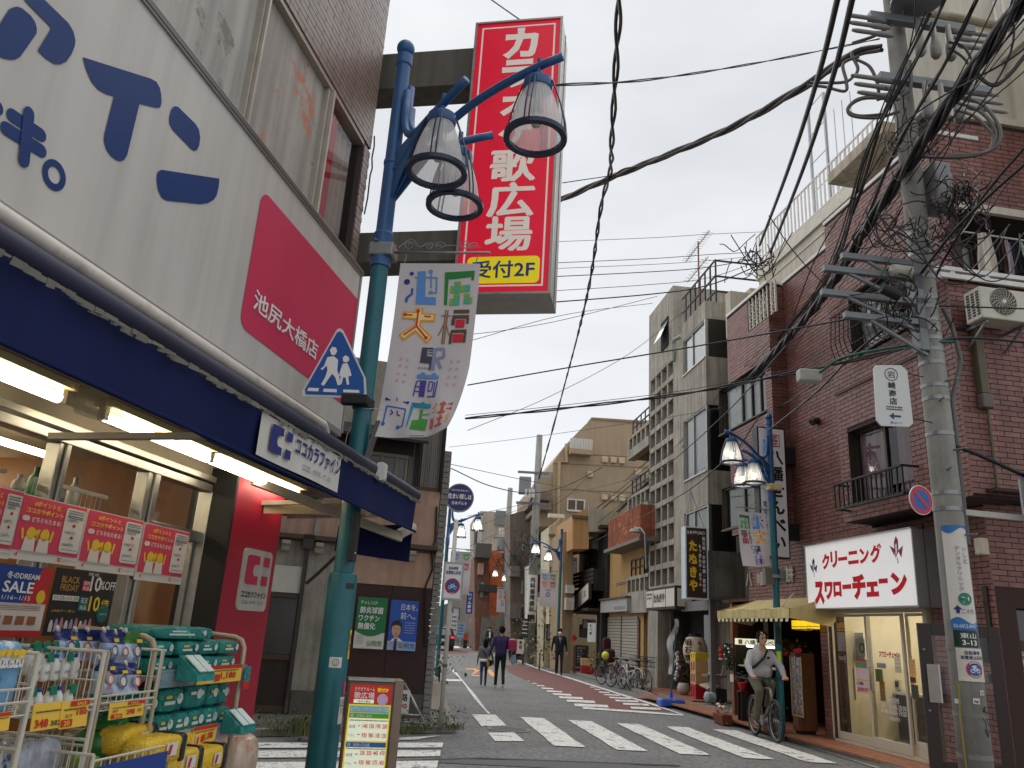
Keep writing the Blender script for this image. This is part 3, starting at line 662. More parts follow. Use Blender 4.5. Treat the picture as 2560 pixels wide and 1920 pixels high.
# ==== POSTERS ON THE SHOP GLASS
PPINK=paper('pink',(206,62,92));PW=paper('white',(214,208,200));PBLK=paper('black',(34,32,30));PBLUE=paper('blue',(28,62,140));PRED=paper('red',(190,40,44));PTEAL=paper('teal',(22,96,90));PYEL=paper('yellow',(230,190,50))
def qpx(pts,y):
 q=[SF.px(*p,y)for p in pts];return(q[0][0]+q[3][0])/2,(q[1][0]+q[2][0])/2,(q[2][1]+q[3][1])/2,(q[0][1]+q[1][1])/2
PY=-.05
def point_poster(q,label):
 x0,x1,z0,z1=qpx(q,PY);w,h=x1-x0,z1-z0
 T=Tg('poster',label,'poster',SF,((x0+x1)/2,PY,z0),'pink point card posters in a row on the shop glass')
 T.p('sheet',MB().box(x0,x1,PY,PY+.004,z0,z1),PW)
 f=onf(PY-.003);f2=onf(PY-.006);f3=onf(PY-.009)
 T.p('pink_print',Tx(f).rect(x0+w*.015,x1-w*.015,z0+h*.14,z1-h*.015).mb,PPINK)
 t=Tx(f2);t.poly([(x,z)for x,z in rrect(x0+w*.66,x0+w*.97,z0+h*.2,z0+h*.93,w*.03)]);t.poly([(x,z)for x,z in rrect(x0+w*.05,x0+w*.16,z0+h*.6,z0+h*.68,w*.03)])
 for a in(.22,.42):
  t.poly([(x0+w*(a-.09),z0+h*.14),(x0+w*(a+.09),z0+h*.14),(x0+w*(a+.07),z0+h*.36),(x0+w*(a-.07),z0+h*.36)])
 T.p('white_print',t.mb,PW)
 t=Tx(f3).fit('dポイントと',x0+w*.17,x0+w*.56,z0+h*.845,z0+h*.93,.03).fit('ココカラポイント',x0+w*.08,x0+w*.62,z0+h*.73,z0+h*.815,.03)
 T.p('yellow_lettering',t.mb,PYEL)
 t=Tx(f2).fit('どちらもたまる!',x0+w*.19,x0+w*.62,z0+h*.6,z0+h*.68,.02);T.p('white_lettering',t.mb,PW)
 t=Tx(f2)
 for a in(.22,.42):t.disc(x0+w*a,z0+h*.42,w*.065);t.line([(x0+w*(a-.1),z0+h*.32),(x0+w*(a-.13),z0+h*.48)],w*.03);t.line([(x0+w*(a+.09),z0+h*.32),(x0+w*(a+.11),z0+h*.5)],w*.03)
 T.p('yellow_print',t.mb,PYEL)
 t=Tx(f3);X0,X1=x0+w*.69,x0+w*.94
 for k,zz in enumerate((.88,.84,.795,.765)):t.dashes(X0,X1,z0+h*zz,h*.022,k)
 for k,(s,zz)in enumerate((('100円1',.7),('100円1',.5),('200円1',.3))):t.fit(s,X0,X1-w*.08,z0+h*zz,z0+h*(zz+.055))
 t.fit('ココカラファイン',x0+w*.76,x0+w*.96,z0+h*.045,z0+h*.09);t.dashes(X0,X1,z0+h*.24,h*.014,9);T.p('small_print',t.mb,B_INK)
 t=Tx(f3)
 for zz in(.625,.425):t.rect(x0+w*.80,x0+w*.83,z0+h*zz,z0+h*(zz+.05));t.rect(x0+w*.785,x0+w*.845,z0+h*(zz+.017),z0+h*(zz+.033))
 logo(t,x0+w*.68,x0+w*.74,z0+h*.04,z0+h*.1);t.fit('d',x0+w*.05,x0+w*.09,z0+h*.05,z0+h*.11,.03);T.p('red_print',t.mb,R_INK)
for q,lb in((((-250,330),(205,460),(70,1050),(-330,960)),'pink point card poster cut by the left edge of the picture'),(((205,460),(762,592),(648,1100),(60,1010)),'pink point card poster above the navy winter sale poster'),(((768,596),(1255,702),(1145,1190),(650,1095)),'pink point card poster above the black sale poster'),(((1260,712),(1650,800),(1550,1255),(1152,1200)),'pink point card poster at the right end, beside the sliding door')):
 point_poster([P3(*p)for p in q],lb)
SALEY=PY-.02
x0,x1,z0,z1=qpx([P3(-80,1050),P3(482,1125),(88,1598),(-40,1590)],SALEY);w,h=x1-x0,z1-z0
T=Tg('poster','navy and red winter sale poster hanging left of the black one','poster',SF,((x0+x1)/2,SALEY,z0))
T.p('sheet',MB().box(x0,x1,SALEY,SALEY+.004,z0,z1),PW)
f,f2=onf(SALEY-.003),onf(SALEY-.006)
T.p('navy_print',Tx(f).poly([(x0,z0+h*.48),(x0+w*.55,z0+h*.48),(x0+w*.8,z1),(x0,z1)]).mb,PBLUE)
T.p('red_print',Tx(f).poly([(x0+w*.55,z0+h*.48),(x1,z0+h*.48),(x1,z1),(x0+w*.8,z1)]).rect(x0,x1,z0,z0+h*.1).mb,PRED)
t=Tx(f2).fit('冬のDREAM',x0+w*.2,x0+w*.76,z0+h*.81,z0+h*.91,.02).fit('SALE',x0+w*.18,x0+w*.7,z0+h*.62,z0+h*.78,.02).fit('1/16~1/15',x0+w*.2,x0+w*.68,z0+h*.52,z0+h*.58);T.p('white_lettering',t.mb,W_INK)
t=Tx(f2).disc(x0+w*.86,z0+h*.58,w*.08,rz=h*.1);T.p('gold_badge',t.mb,PYEL)
t=Tx(f2)
for k in range(3):t.dashes(x0+w*.1,x0+w*.9,z0+h*(.43-.025*k),h*.015,k)
for k in range(4):t.rect(x0+w*(.12+.2*k),x0+w*(.26+.2*k),z0+h*.18,z0+h*.3)
T.p('small_print',t.mb,ink('brown',(150,90,60)))
x0,x1,z0,z1=qpx([P3(505,1085),P3(985,1175),(272,1590),(104,1590)],SALEY);w,h=x1-x0,z1-z0
T=Tg('poster','black sale poster with gold lettering and ten percent discount','poster',SF,((x0+x1)/2,SALEY,z0))
T.p('sheet',MB().box(x0,x1,SALEY,SALEY+.004,z0,z1),PBLK)
f,f2,f3=onf(SALEY-.003),onf(SALEY-.006),onf(SALEY-.009)
t=Tx(f).fit('BLACK',x0+w*.1,x0+w*.38,z0+h*.79,z0+h*.89,.01).fit('FRIDAY',x0+w*.1,x0+w*.38,z0+h*.67,z0+h*.77,.01);T.p('gold_lettering',t.mb,ink('gold',(190,140,60)))
t=Tx(f).rect(x0+w*.02,x0+w*.42,z0+h*.52,z0+h*.6).fit('10',x0+w*.56,x0+w*.74,z0+h*.69,z0+h*.93,.02).fit('%OFF',x0+w*.73,x0+w*1.0,z0+h*.73,z0+h*.87,.01).fit('限定',x0+w*.5,x0+w*.68,z0+h*.93,z0+h*.98);T.p('white_print',t.mb,PW)
T.p('red_print',Tx(f).rect(x0+w*.43,x0+w*.55,z0+h*.69,z0+h*.85).mb,PRED);T.p('teal_print',Tx(f).rect(x0+w*.43,x0+w*.58,z0+h*.38,z0+h*.6).disc(x0+w*.86,z0+h*.36,w*.1).mb,PTEAL)
t=Tx(f2).fit('店内',x0+w*.44,x0+w*.54,z0+h*.78,z0+h*.84).fit('商品',x0+w*.44,x0+w*.54,z0+h*.7,z0+h*.76).fit('花王',x0+w*.45,x0+w*.56,z0+h*.5,z0+h*.58).fit('商品',x0+w*.45,x0+w*.56,z0+h*.4,z0+h*.47).fit('コチラ',x0+w*.8,x0+w*.92,z0+h*.33,z0+h*.36);T.p('white_lettering',t.mb,W_INK)
t=Tx(f).fit('10',x0+w*.6,x0+w*.78,z0+h*.38,z0+h*.62,.02).fit('倍',x0+w*.8,x0+w*.94,z0+h*.44,z0+h*.58,.01).fit('LINEクーポン',x0+w*.05,x0+w*.4,z0+h*.35,z0+h*.39);T.p('yellow_lettering',t.mb,PYEL)
t=Tx(f2).fit('11.25~11.30',x0+w*.04,x0+w*.4,z0+h*.535,z0+h*.585);T.p('date_lettering',t.mb,K_INK)
for k in range(9):
 xx=x0+w*(.05+.075*k);T.p('bottle_print',Tx(f).poly([(xx,z0+h*.06),(xx+w*.055,z0+h*.06),(xx+w*.055,z0+h*.17),(xx+w*.04,z0+h*.23+h*.02*(k%3)),(xx+w*.015,z0+h*.23+h*.02*(k%3)),(xx,z0+h*.17)]).mb,[PW,paper('mauve',(170,150,180)),paper('rose',(190,130,140))][k%3])
 # ==== RACKS WITH GOODS
WIRE=mat('cream wire',(206,200,184),.4,.1,var=.06);POST=mat('beige rack tube',(180,164,138),.42,.1,var=.08,dirt=.15)
def wbasket(T,x0,x1,y0,y1,zb,zf,zk,step=.045,nm='wire_basket'):
 """basket open at the top; front (y0) rises to zf, back (y1) and sides to zk"""
 b=MB();r=.0028
 n=max(2,int((x1-x0)/step))
 for i in range(n+1):
  x=x0+(x1-x0)*i/n;b.tube([(x,y0,zf),(x,y0,zb),(x,y1,zb),(x,y1,zk)],r,4,False)
 m=max(2,int((y1-y0)/step))
 for i in range(m+1):
  y=y0+(y1-y0)*i/m;zz=zf+(zk-zf)*(i/m)
  for x in(x0,x1):b.tube([(x,y,zb),(x,y,zk if i else zf)],r,4,False)
  b.tube([(x0,y,zb),(x1,y,zb)],r,4,False)
 for z in(zb+(zf-zb)*.5,zf):b.tube([(x0,y0,z),(x1,y0,z)],r*1.6,5)
 for x in(x0,x1):
  b.tube([(x,y0,zk),(x,y1,zk)],.006,6);b.tube([(x,y0,zf),(x,y0,zk)],.006,6);b.tube([(x,y0,(zb+zk)/2),(x,y1,(zb+zk)/2)],r,4)
 b.tube([(x0,y1,zk),(x1,y1,zk)],.006,6)
 return T.p(nm,b,WIRE,kind='stuff')
def soft(c,w,d,h,rx=0.,seed=0,e=.25,nu=20,nv=12,wob=.006):
 """puffy film wrapped pack"""
 r=random.Random(seed);ph=[r.uniform(0,6)for _ in range(4)]
 def sg(a,p):return copysign(abs(a)**p,a)
 def fn(i,j):
  a=2*pi*i;b_=-pi/2+pi*j
  x=sg(cos(b_),e)*sg(cos(a),e);y=sg(cos(b_),e)*sg(sin(a),e);z=sg(sin(b_),e)
  q=1+wob*8*(sin(7*x+ph[0])*sin(6*z+ph[1])*.4+.3*sin(13*x+ph[2]+5*y))
  return(x*w/2*(1-.05*abs(z))*(1+(q-1)*.3),y*d/2*q,z*h/2*(1-.10*x*x)*q)
 b=MB().grid(fn,nu,nv);m=Matrix.Rotation(rx,4,'Z');b.v=[tuple(m@Vector(p)+Vector(c))for p in b.v];return b
TEALP=mat('teal film pack',(22,140,132),.26,var=.28,scale=14,spec=.6,bump=.9,pal=[((92,196,188),.6,22),((8,92,92),.6,14),((206,220,210),.67,17)])
YELP=mat('yellow film pack',(232,190,40),.28,var=.16,scale=10,spec=.6,bump=.9,pal=[((244,226,150),.63,14)]);BLKP=mat('black film band',(26,24,28),.3)
PACKW=mat('pack white print',(206,220,214),.3,var=.1,scale=12)
RY=-.80
rx0,rx1=sp((388,1620),RY)[0],sp((612,1610),RY)[0];rzt=(sp(P4(1345,330),RY)[1]+sp(P4(2105,320),RY)[1])/2
RB=RY+.42
R3=Tg('goods_rack','beige tube rack filled with teal packs beside the red pillar','rack',SF,((rx0+rx1)/2,RY,.07))
for x in(rx0,rx1):
 R3.p('hoop',MB().tube([(x,RY,.07),(x,RY,rzt-.05),(x,RY+.02,rzt-.015),(x,RY+.06,rzt),(x,RB-.05,rzt+.02),(x,RB,rzt),(x,RB,.07)],.013,10),POST,smooth=True)
zs1=(sp(P4(1380,690),RY)[1]+sp(P4(2080,640),RY)[1])/2;zs2=(sp(P4(1430,1215),RY)[1]+sp(P4(2130,1105),RY)[1])/2
for k,z in enumerate((zs1,zs2,.3)):
 R3.p('shelf',MB().box(rx0+.01,rx1-.01,RY+.01,RB,z,z+.02),mat('shelf white',(170,168,160),.5))
 if k<2:R3.p('price_rail',MB().box(rx0+.02,rx1+.02,RY-.022,RY-.012,z-.03,z+.045),clearplastic('clear rail',(150,176,190),.45))
b=MB()
for i in range(9):b.tube([(rx0+.02+(rx1-rx0-.04)*i/8,RB-.01,.1),(rx0+.02+(rx1-rx0-.04)*i/8,RB-.01,rzt-.05)],.003,4)
for i in range(8):b.tube([(rx0,RB-.014,.2+.16*i),(rx1,RB-.014,.2+.16*i)],.003,4)
R3.p('back_grid',b,WIRE,kind='stuff')
def pack(cx,cy,cz,w,d,h,lb,k,m=TEALP,rz=0.,up=False):
 T=Tg('nappy_pack',lb,'pack',SF,(cx,cy,cz-h/2),'teal film packs on the beige rack')
 T.p('wrap',soft((cx,cy,cz),w,d,h,rz,k),m,smooth=True)
 t=Tx(lambda x,z:tuple(Matrix.Rotation(rz,4,'Z')@Vector((x,-d/2*1.03-.002,z))+Vector((cx,cy,cz))))
 r=random.Random(k)
 if up:t.disc(w*.05,h*.1,min(w,h)*.2,12)
 else:t.rect(-w*.38,w*.05,-h*.16,-h*.02);t.disc(w*.24,h*.05,h*.22,14)
 T.p('print',t.mb,PACKW)
 t=Tx(t.P).disc(w*.2,h*.12,min(w,h)*.1,10).rect(-w*.34,-w*.1,h*.08,h*.2);T.p('yellow_print',t.mb,PYEL if k%2 else PACKW)
 return T
ww=(rx1-rx0-.02)
zb1=zs1+.02;h1=(sp(P4(1700,350),RY)[1]-zb1)/2
for j in range(2):
 for i in range(4):pack(rx0+.02+ww*(i+.5)/4,RY+.17+.01*((i+j)%2),zb1+h1*(j+.5),ww/4*.97,.3,h1*.97,'teal pack on the upper shelf, %s row, %s'%(('lower','upper')[j],('next to the basket','second from the basket','third from the basket','last by the pillar')[i]),i+4*j)
pack(rx0+ww*.38,RY+.17,zb1+h1*2.42,ww*.62,.3,h1*.8,'long teal pack lying on top of the whole stack',20)
zb2=zs2+.02;hh=(zs1-zb2-.03)
for i in range(6):pack(rx0+.02+ww*(i+.5)/6,RY+.14,zb2+hh*.22,ww/6*.98,.24,hh*.44,'teal pack in the bottom row of the lower shelf, %s from the basket'%ORD[i],30+i)
for i,(a,c,hk)in enumerate(((.0,.19,.42),(.2,.46,.5),(.46,.72,.54),(.72,.86,.52),(.86,1.0,.5))):
 pack(rx0+.02+ww*(a+c)/2,RY+.17,zb2+hh*.44+hh*hk/2,ww*(c-a)*.97,.26,hh*hk,('small teal pack lying at the near end of the lower shelf','wide teal pack lying second on the lower shelf','big upright teal pack in the middle of the lower shelf','narrow upright teal pack next to last on the lower shelf','narrow upright teal pack last on the lower shelf by the post')[i],40+i,up=i>1)
TAGY=mat('yellow price card',(232,190,72),.45,var=.04);TAGR=mat('red price print',(196,44,34),.5,var=.03)
def price_card(x0,x1,z0,z1,y,items,lb,tilt=0.,red=None,dx=0):
 T=Tg('price_card',lb,'price tag',SF,((x0+x1)/2,y,z0),'yellow price cards on the racks')
 w,h=x1-x0,z1-z0;sh=lambda z:tilt*(z-z0)
 T.p('card',MB().prism([(x0,y+sh(z0),z0),(x1,y+sh(z0),z0),(x1,y+sh(z1),z1),(x0,y+sh(z1),z1)],(0,.003,0)),TAGY)
 f=lambda x,z:(x,y-.003+sh(z),z)
 t=Tx(f)
 for(s,a,c,d,e)in items:
  if s and s[0]=='*':t.fit(s[1:],x0+w*a,x0+w*c,z0+h*d,z0+h*e,.03)
 if red:
  for a,c,d,e in red:t.rect(x0+w*a,x0+w*c,z0+h*d,z0+h*e)
 T.p('red_print',t.mb,TAGR)
 t=Tx(f)
 for(s,a,c,d,e)in items:
  if s and s[0]not in '*^':t.fit(s,x0+w*a,x0+w*c,z0+h*d,z0+h*e,.01)
 t.dashes(x0+w*.08,x0+w*.9,z0+h*.66,h*.07,3);T.p('black_print',t.mb,K_INK)
 t=Tx(lambda x,z:(x,y-.006+sh(z),z))
 for(s,a,c,d,e)in items:
  if s and s[0]=='^':t.fit(s[1:],x0+w*a,x0+w*c,z0+h*d,z0+h*e,.02)
 if t.mb.v:T.p('pale_print',t.mb,PYEL)
for z,a,c,lb in((zs1,P4(1705,680),P4(2085,640),'long yellow price card on the upper rail of the teal rack'),(zs2,P4(1660,1190),P4(1865,1160),'short yellow price card on the lower rail of the teal rack')):
 xa,xb=sp(a,RY-.03)[0],sp(c,RY-.03)[0]
 price_card(xa,xb,z-.03,z+.05,RY-.03,[('*1,180',.5,.85,.15,.6)],lb,red=[(.0,1,.8,1),(.36,.48,.1,.5)])
for(pp,z,lb)in((P4(1640,610),zs1+.02,'teal leaflet holder clipped on the upper rail of the teal rack'),(P4(2010,1100),zs2+.02,'teal leaflet holder clipped on the lower rail of the teal rack')):
 x=sp(pp,RY-.05)[0];T=Tg('leaflet_holder',lb,'leaflet holder',SF,(x,RY-.04,z),'leaflet holders on the teal rack')
 T.p('holder',MB().prism([(x-.075,RY-.03,z-.02),(x-.075,RY-.14,z-.02),(x-.075,RY-.13,z+.015),(x-.075,RY-.03,z+.085)],(.15,0,0)),TEALP)
 for k in(0,1):T.p('leaflet',MB().prism([(x-.06+.065*k,RY-.135,z+.018),(x-.005+.065*k,RY-.135,z+.018),(x-.005+.065*k,RY-.05,z+.082),(x-.06+.065*k,RY-.05,z+.082)],(0,-.003,.004)),PACKW)
x,z=sp(P4(2120,670),RY-.03);T=Tg('shelf_flag','small hanging shelf flag with orange foot at the end of the upper rail','tag',SF,(x,RY-.03,z));T.p('card',MB().box(x-.03,x+.03,RY-.04,RY-.037,z-.02,z+.055),TEALP);T.p('foot',MB().box(x-.03,x+.03,RY-.041,RY-.037,z-.055,z-.021),TAGR)
def basket_rack(nm,lb,pxs,y0,lvls):
 pass
def bx(pa,y):return sp(P4(*pa),y)
W2Y=-.86
w0=bx((850,900),W2Y)[0];w1=bx((1325,880),W2Y)[0];wz0=bx((1100,930),W2Y)[1];wzf=bx((1100,810),W2Y)[1];wzk=bx((1250,440),W2Y)[1]
R2=Tg('goods_rack','cream wire rack with detergent pouches standing in its baskets','rack',SF,((w0+w1)/2,W2Y,.07))
wbasket(R2,w0,w1,W2Y,W2Y+.4,wz0,wzf,wzk)
lz=bx((900,1450),W2Y)[1]
for x in(w0-.004,w1+.004):
 for y in(W2Y,W2Y+.4):R2.p('post',MB().tube([(x,y,.07),(x,y,wzk)],.009,8),POST)
lb0,lb1=wz0-.42,wz0-.12
wbasket(R2,w0,w1,W2Y,W2Y+.4,lb0,lb0+.16,lb1)
for k,(pa,pb,pt,pm,dy)in enumerate(((845,955,255,560,.13),(950,1045,275,560,.14),(1040,1160,265,560,.13),(852,968,500,805,.05),(962,1085,545,805,.06),(1092,1198,545,805,.05),(440,590,245,520,.2),(596,720,250,520,.21),(705,840,255,520,.2),(880,1000,250,540,.24),(1000,1120,258,540,.25))):
 yb=W2Y+dy;xa,xb=bx((pa,500),yb)[0],bx((pb,500),yb)[0];zc=bx((pa,pm),yb)[1];hp=bx((pa,pt),yb)[1]-zc;cx=(xa+xb)/2;blue=k not in(2,10)
 T=Tg('detergent_pouch','shiny refill pouch with round label, %s'%('top left in the upper basket','top middle in the upper basket','green topped at the right in the upper basket','front left in the upper basket','front middle in the upper basket','front right in the upper basket','second row left','second row middle','second row right','back row left','back row right')[k],'pouch',SF,(cx,yb,zc),'refill pouches in the wire basket')
 w_=xb-xa
 def fn(i,j):
  a_=2*pi*i;th=.036*(1-j)**.7+.004;ww_=w_/2*(1-.12*(j>.9));x_=cos(a_);y_=sin(a_)
  return(cx+copysign(abs(x_)**.5,x_)*ww_,yb+y_*th+.01*sin(9*j+k),zc+hp*j)
 b=MB().grid(fn,20,8);b.mi=[1 if(n_//20)>=5 else 0 for n_ in range(len(b.f))]
 T.p('pouch',b,[mat('pouch silver blue',(172,186,206),.22,.0,var=.22,scale=16,spec=.7,pal=[((96,130,190),.6,8)]),mat('pouch navy',(30,46,104),.22,var=.2,scale=16,spec=.7)if blue else mat('pouch green',(64,120,50),.25,var=.2,scale=16,spec=.7)],smooth=True)
 T.p('spout',MB().cyl((xa+.01,yb,zc+hp-.01),(xa-.006,yb,zc+hp+.008),.007,10),WHITE,smooth=True)
 f=lambda x,z,j=0:(x,yb-.04*max(0,1-(z-zc)/hp)**.7-.012,z)
 T.p('label',Tx(f).disc(cx,zc+hp*.42,w_*.26,16).mb,PW);t=Tx(lambda x,z:(x,yb-.04*max(0,1-(z-zc)/hp)**.7-.016,z));t.ring(cx,zc+hp*.42,w_*.2,w_*.25,16).fit('抗菌',cx-w_*.36,cx+w_*.02,zc+hp*.13,zc+hp*.25);T.p('label_print',t.mb,R_INK if k%2 else B_INK)
 if k not in(1,):T.p('yellow_tag',Tx(f).rect(cx+w_*.02,cx+w_*.4,zc+hp*.66,zc+hp*.76).mb,PYEL)
xa,za=bx((935,1040),W2Y-.03);xb,zb_=bx((1265,830),W2Y-.03)
price_card(xa,xb,za-.0,bx((935,900),W2Y-.03)[1],W2Y-.03,[('357',.08,.24,.42,.58),('*298',.48,.72,.2,.52),('327',.8,.94,.3,.48),('^30',.1,.3,.1,.28),('^SALE',.56,.78,.83,.95)],'yellow price card 298 under the pouch basket',tilt=.1,red=[(.05,.36,.06,.32),(.5,1,.8,1)])
W1Y=-.92
v0=bx((235,900),W1Y)[0];v1=bx((815,870),W1Y)[0];vz0=bx((400,1000),W1Y)[1];vzf=bx((500,890),W1Y)[1];vzk=bx((800,450),W1Y)[1]
R1=Tg('goods_rack','cream wire rack with white bleach bottles, nearest rack but one','rack',SF,((v0+v1)/2,W1Y,.07))
wbasket(R1,v0,v1,W1Y,W1Y+.4,vz0,vzf,vzk)
for x in(v0-.004,v1+.004):
 for y in(W1Y,W1Y+.4):R1.p('post',MB().tube([(x,y,.07),(x,y,vzk)],.008,8),WIRE)
u0z=vz0-.36
wbasket(R1,v0,v1,W1Y,W1Y+.4,u0z,u0z+.15,vz0-.1)
BOT=mat('white bottle plastic',(214,212,204),.32,var=.05);CAPG=mat('green bottle cap',(22,116,92),.3,var=.06);CAPB=mat('blue bottle cap',(34,64,150),.3,var=.06)
def bottle(cx,cy,z0,h,lb,green,k):
 T=Tg('bleach_bottle',lb,'bottle',SF,(cx,cy,z0),'white bleach bottles in the wire basket')
 T.p('body',MB().lathe([(h*.19,0),(h*.21,.008),(h*.21,h*.55),(h*.17,h*.68),(h*.08,h*.82),(h*.07,h*.86)],(cx,cy,z0),16),BOT,smooth=True)
 T.p('cap',MB().lathe([(h*.09,h*.86),(h*.09,h),(.001,h+.001)],(cx,cy,z0),14),CAPG if green else CAPB,ang=40)
 q=h*.213;t=Tx(lambda x,z:(cx+sin(x/q)*(q+.001),cy-cos(x/q)*(q+.001),z));t.fit('ハイター',-.7*q,.7*q,z0+h*.25,z0+h*.42,.03);T.p('label',t.mb,B_INK)
 if green:T.p('collar_card',MB().prism([(cx+a*h,cy-c*h,z0+h*d)for a,c,d in((-.17,.24,.72),(.17,.24,.72),(.17,.19,.98),(.1,.17,1.08),(-.1,.17,1.08),(-.17,.19,.98))],(0,.003,.001)),CAPG)
nb=0
for row,(yy,pt,pm)in enumerate(((.06,755,985),(.16,470,700),(.26,375,640))):
 zz=bx((400,pm),W1Y+yy)[1];hb=bx((400,pt),W1Y+yy)[1]-zz
 for i in range(5):
  x=bx((275+85*i-60*(row==2),700),W1Y+yy)[0];bottle(x,W1Y+yy,zz,hb,'white bleach bottle in the %s row of the wire rack, %s from the left'%(('front','upper','back')[row],ORD[i]),(i+row)%2==0 or row==2,nb);nb+=1
for i in range(2):
 xa,za=bx(((260,1140),(500,1120))[i],W1Y-.03);xb,_=bx(((540,1090),(735,1090))[i],W1Y-.03)
 price_card(xa,xb,za,bx(((300,905),(520,885))[i],W1Y-.03)[1],W1Y-.03-.004*i,[('*348',.08,.5,.1,.42),('382',.58,.9,.12,.32)]if i==0 else[('*180',.55,.95,.45,.65),('217',.15,.4,.4,.52),('^20',.08,.3,.12,.3),('^SALE',.5,.85,.83,.95)],('large yellow price card 348 under the bleach basket','yellow price card 180 next to the 348 card')[i],tilt=.1,red=[]if i==0 else[(.02,.42,.08,.34),(.3,1,.8,1)])
FILM=mat('silver blue film',(172,178,190),.2,.0,var=.3,scale=18,spec=.7,pal=[((60,70,110),.60,9),((60,130,176),.66,14)])
for i in range(7):
 x=v0+.05+(v1-v0-.1)*i/6;z=u0z+.02
 T=Tg('cleaner_pouch','silver and navy cleaner pouch in the low basket, %s from the left'%ORD[i],'pouch',SF,(x,W1Y+.1,z),'cleaner pouches in the low basket')
 T.p('pouch',soft((x,W1Y+.12+.05*(i%2),z+.12),.12,.07,.25,.3*sin(i*2),60+i,.45),FILM,smooth=True)
 T.p('label',Tx(lambda a,c:(x+a,W1Y+.07+.05*(i%2),z+.1+c)).disc(0,0,.03,14).mb,PRED if i%2 else PW)
W0Y=-.95
t0=bx((-260,900),W0Y)[0];t1=bx((225,960),W0Y)[0];tz0=bx((100,1010),W0Y)[1];tzk=bx((225,465),W0Y)[1]
R0=Tg('goods_rack','cream wire rack cut by the left edge of the picture','rack',SF,((t0+t1)/2,W0Y,.07))
wbasket(R0,t0,t1,W0Y,W0Y+.4,tz0,tz0+.08,tzk)
for x in(t0,t1+.003):
 for y in(W0Y,W0Y+.4):R0.p('post',MB().tube([(x,y,.07),(x,y,tzk)],.008,8),WIRE)
wbasket(R0,t0,t1,W0Y,W0Y+.4,tz0-.36,tz0-.2,tz0-.1)
for i in range(6):
 x=t0+.06+(t1-t0-.1)*i/5
 T=Tg('spray_refill','blue refill pack with yellow badge near the picture edge, %s from the left'%ORD[i],'pouch',SF,(x,W0Y+.08,tz0),'blue refill packs at the left edge')
 T.p('pouch',soft((x,W0Y+.08,tz0+.11),.09,.06,.22,.1,80+i,.4),mat('sky blue film',(120,170,206),.22,var=.25,scale=14,pal=[((30,70,150),.58,8),((214,222,230),.62,10)]),smooth=True)
 t=Tx(onf(W0Y+.04)).disc(x+.015,tz0+.18,.018,12);T.p('badge',t.mb,PYEL);t=Tx(onf(W0Y+.04)).fit('820',x-.03,x+.03,tz0+.14,tz0+.18,.04);T.p('label',t.mb,W_INK)
x0c,zc_=bx((-120,1180),W0Y-.03);price_card(bx((-150,1100),W0Y-.03)[0],bx((78,1100),W0Y-.03)[0],zc_+.01,bx((20,975),W0Y-.03)[1],W0Y-.03,[('*378',.2,.6,.1,.42)],'yellow price card at the left edge of the picture',tilt=.1,red=[(.4,1,.8,1)])
YY=-1.0
y0,y1=bx((800,1400),YY)[0],bx((1430,1430),YY)[0];yz=bx((1100,1330),YY)[1]
RW=Tg('wire_bin','low cream wire bin heaped with yellow wipe packs','basket',SF,((y0+y1)/2,YY,.07))
wbasket(RW,y0,y1+.12,YY,YY+.34,.3,yz,yz+.02,nm='wire_bin_grid')
RW.p('front_board',MB().box(y0+.01,y1-.02,YY-.012,YY-.005,.32,yz-.02),PBLUE)
for x in(y0,y1+.12):
 for y in(YY,YY+.34):RW.p('post',MB().tube([(x,y,.07),(x,y,yz)],.007,8),WIRE)
for k,(pp,dy,rz)in enumerate((((1090,1200),.2,.1),((1330,1290),.06,-.05),((1570,1220),.24,.15),((1500,1400),.06,0.),((1740,1370),.12,.05))):
 x,z=bx(pp,YY+dy);lb=('yellow wipe pack at the back left of the heap','yellow wipe pack in the middle front of the heap','yellow wipe pack at the top right of the heap','yellow wipe pack low in the heap, cut by the bottom edge','yellow wipe pack at the right end of the heap')[k]
 T=Tg('wipe_pack',lb,'pack',SF,(x,YY+dy,z-.05),'yellow wipe packs in the wire bin')
 T.p('wrap',soft((x,YY+dy,z),.27,.13,.11,rz,90+k,.36),YELP,smooth=True)
 m_=Matrix.Rotation(rz,4,'Z')
 bb=soft((0,0,0),.045,.137,.117,0,90+k,.3,14,10);bb.v=[tuple(m_@(Vector(p)+Vector((.1,0,0)))+Vector((x,YY+dy,z)))for p in bb.v];T.p('black_band',bb,BLKP,smooth=True)
 t=Tx(lambda a,c:tuple(m_@Vector((a,-.071,c))+Vector((x,YY+dy,z))));t.rect(-.02,.05,-.02,.03);T.p('label',t.mb,PW);t=Tx(lambda a,c:tuple(m_@Vector((a,-.074,c))+Vector((x,YY+dy,z))));t.poly([(-.012,-.015),(.005,-.015),(.015,.022),(-.002,.022)]);T.p('label_print',t.mb,R_INK)
for k,(pp,m)in enumerate((((820,1250),mat('green film',(36,110,44),.25,var=.25,scale=12)),((960,1130),mat('green film',0)),((760,1430),mat('lime film',(150,176,90),.25,var=.25,scale=12)))):
 x,z=bx(pp,W2Y+.15);solo('soap_pack',('green wrapped pack in the low pouch basket','green wrapped pack behind the yellow heap','lime wrapped pack low beside the yellow heap')[k],'pack',soft((x,W2Y+.15,z),.2,.12,.12,.4,100+k,.4),m,SF,(x,W2Y+.15,z-.06),smooth=True)
x,z=bx((2010,1400),RY+.05);solo('clear_bag','clear plastic bag of red and yellow sachets low by the red pillar','bag',soft((x,RY+.05,z),.3,.2,.26,.1,110,.5,20,12,.02),mat('bag print',(204,180,160),.22,var=.25,scale=9,pal=[((190,60,50),.6,7),((220,180,70),.62,6)]),SF,(x,RY+.05,z-.13),smooth=True)
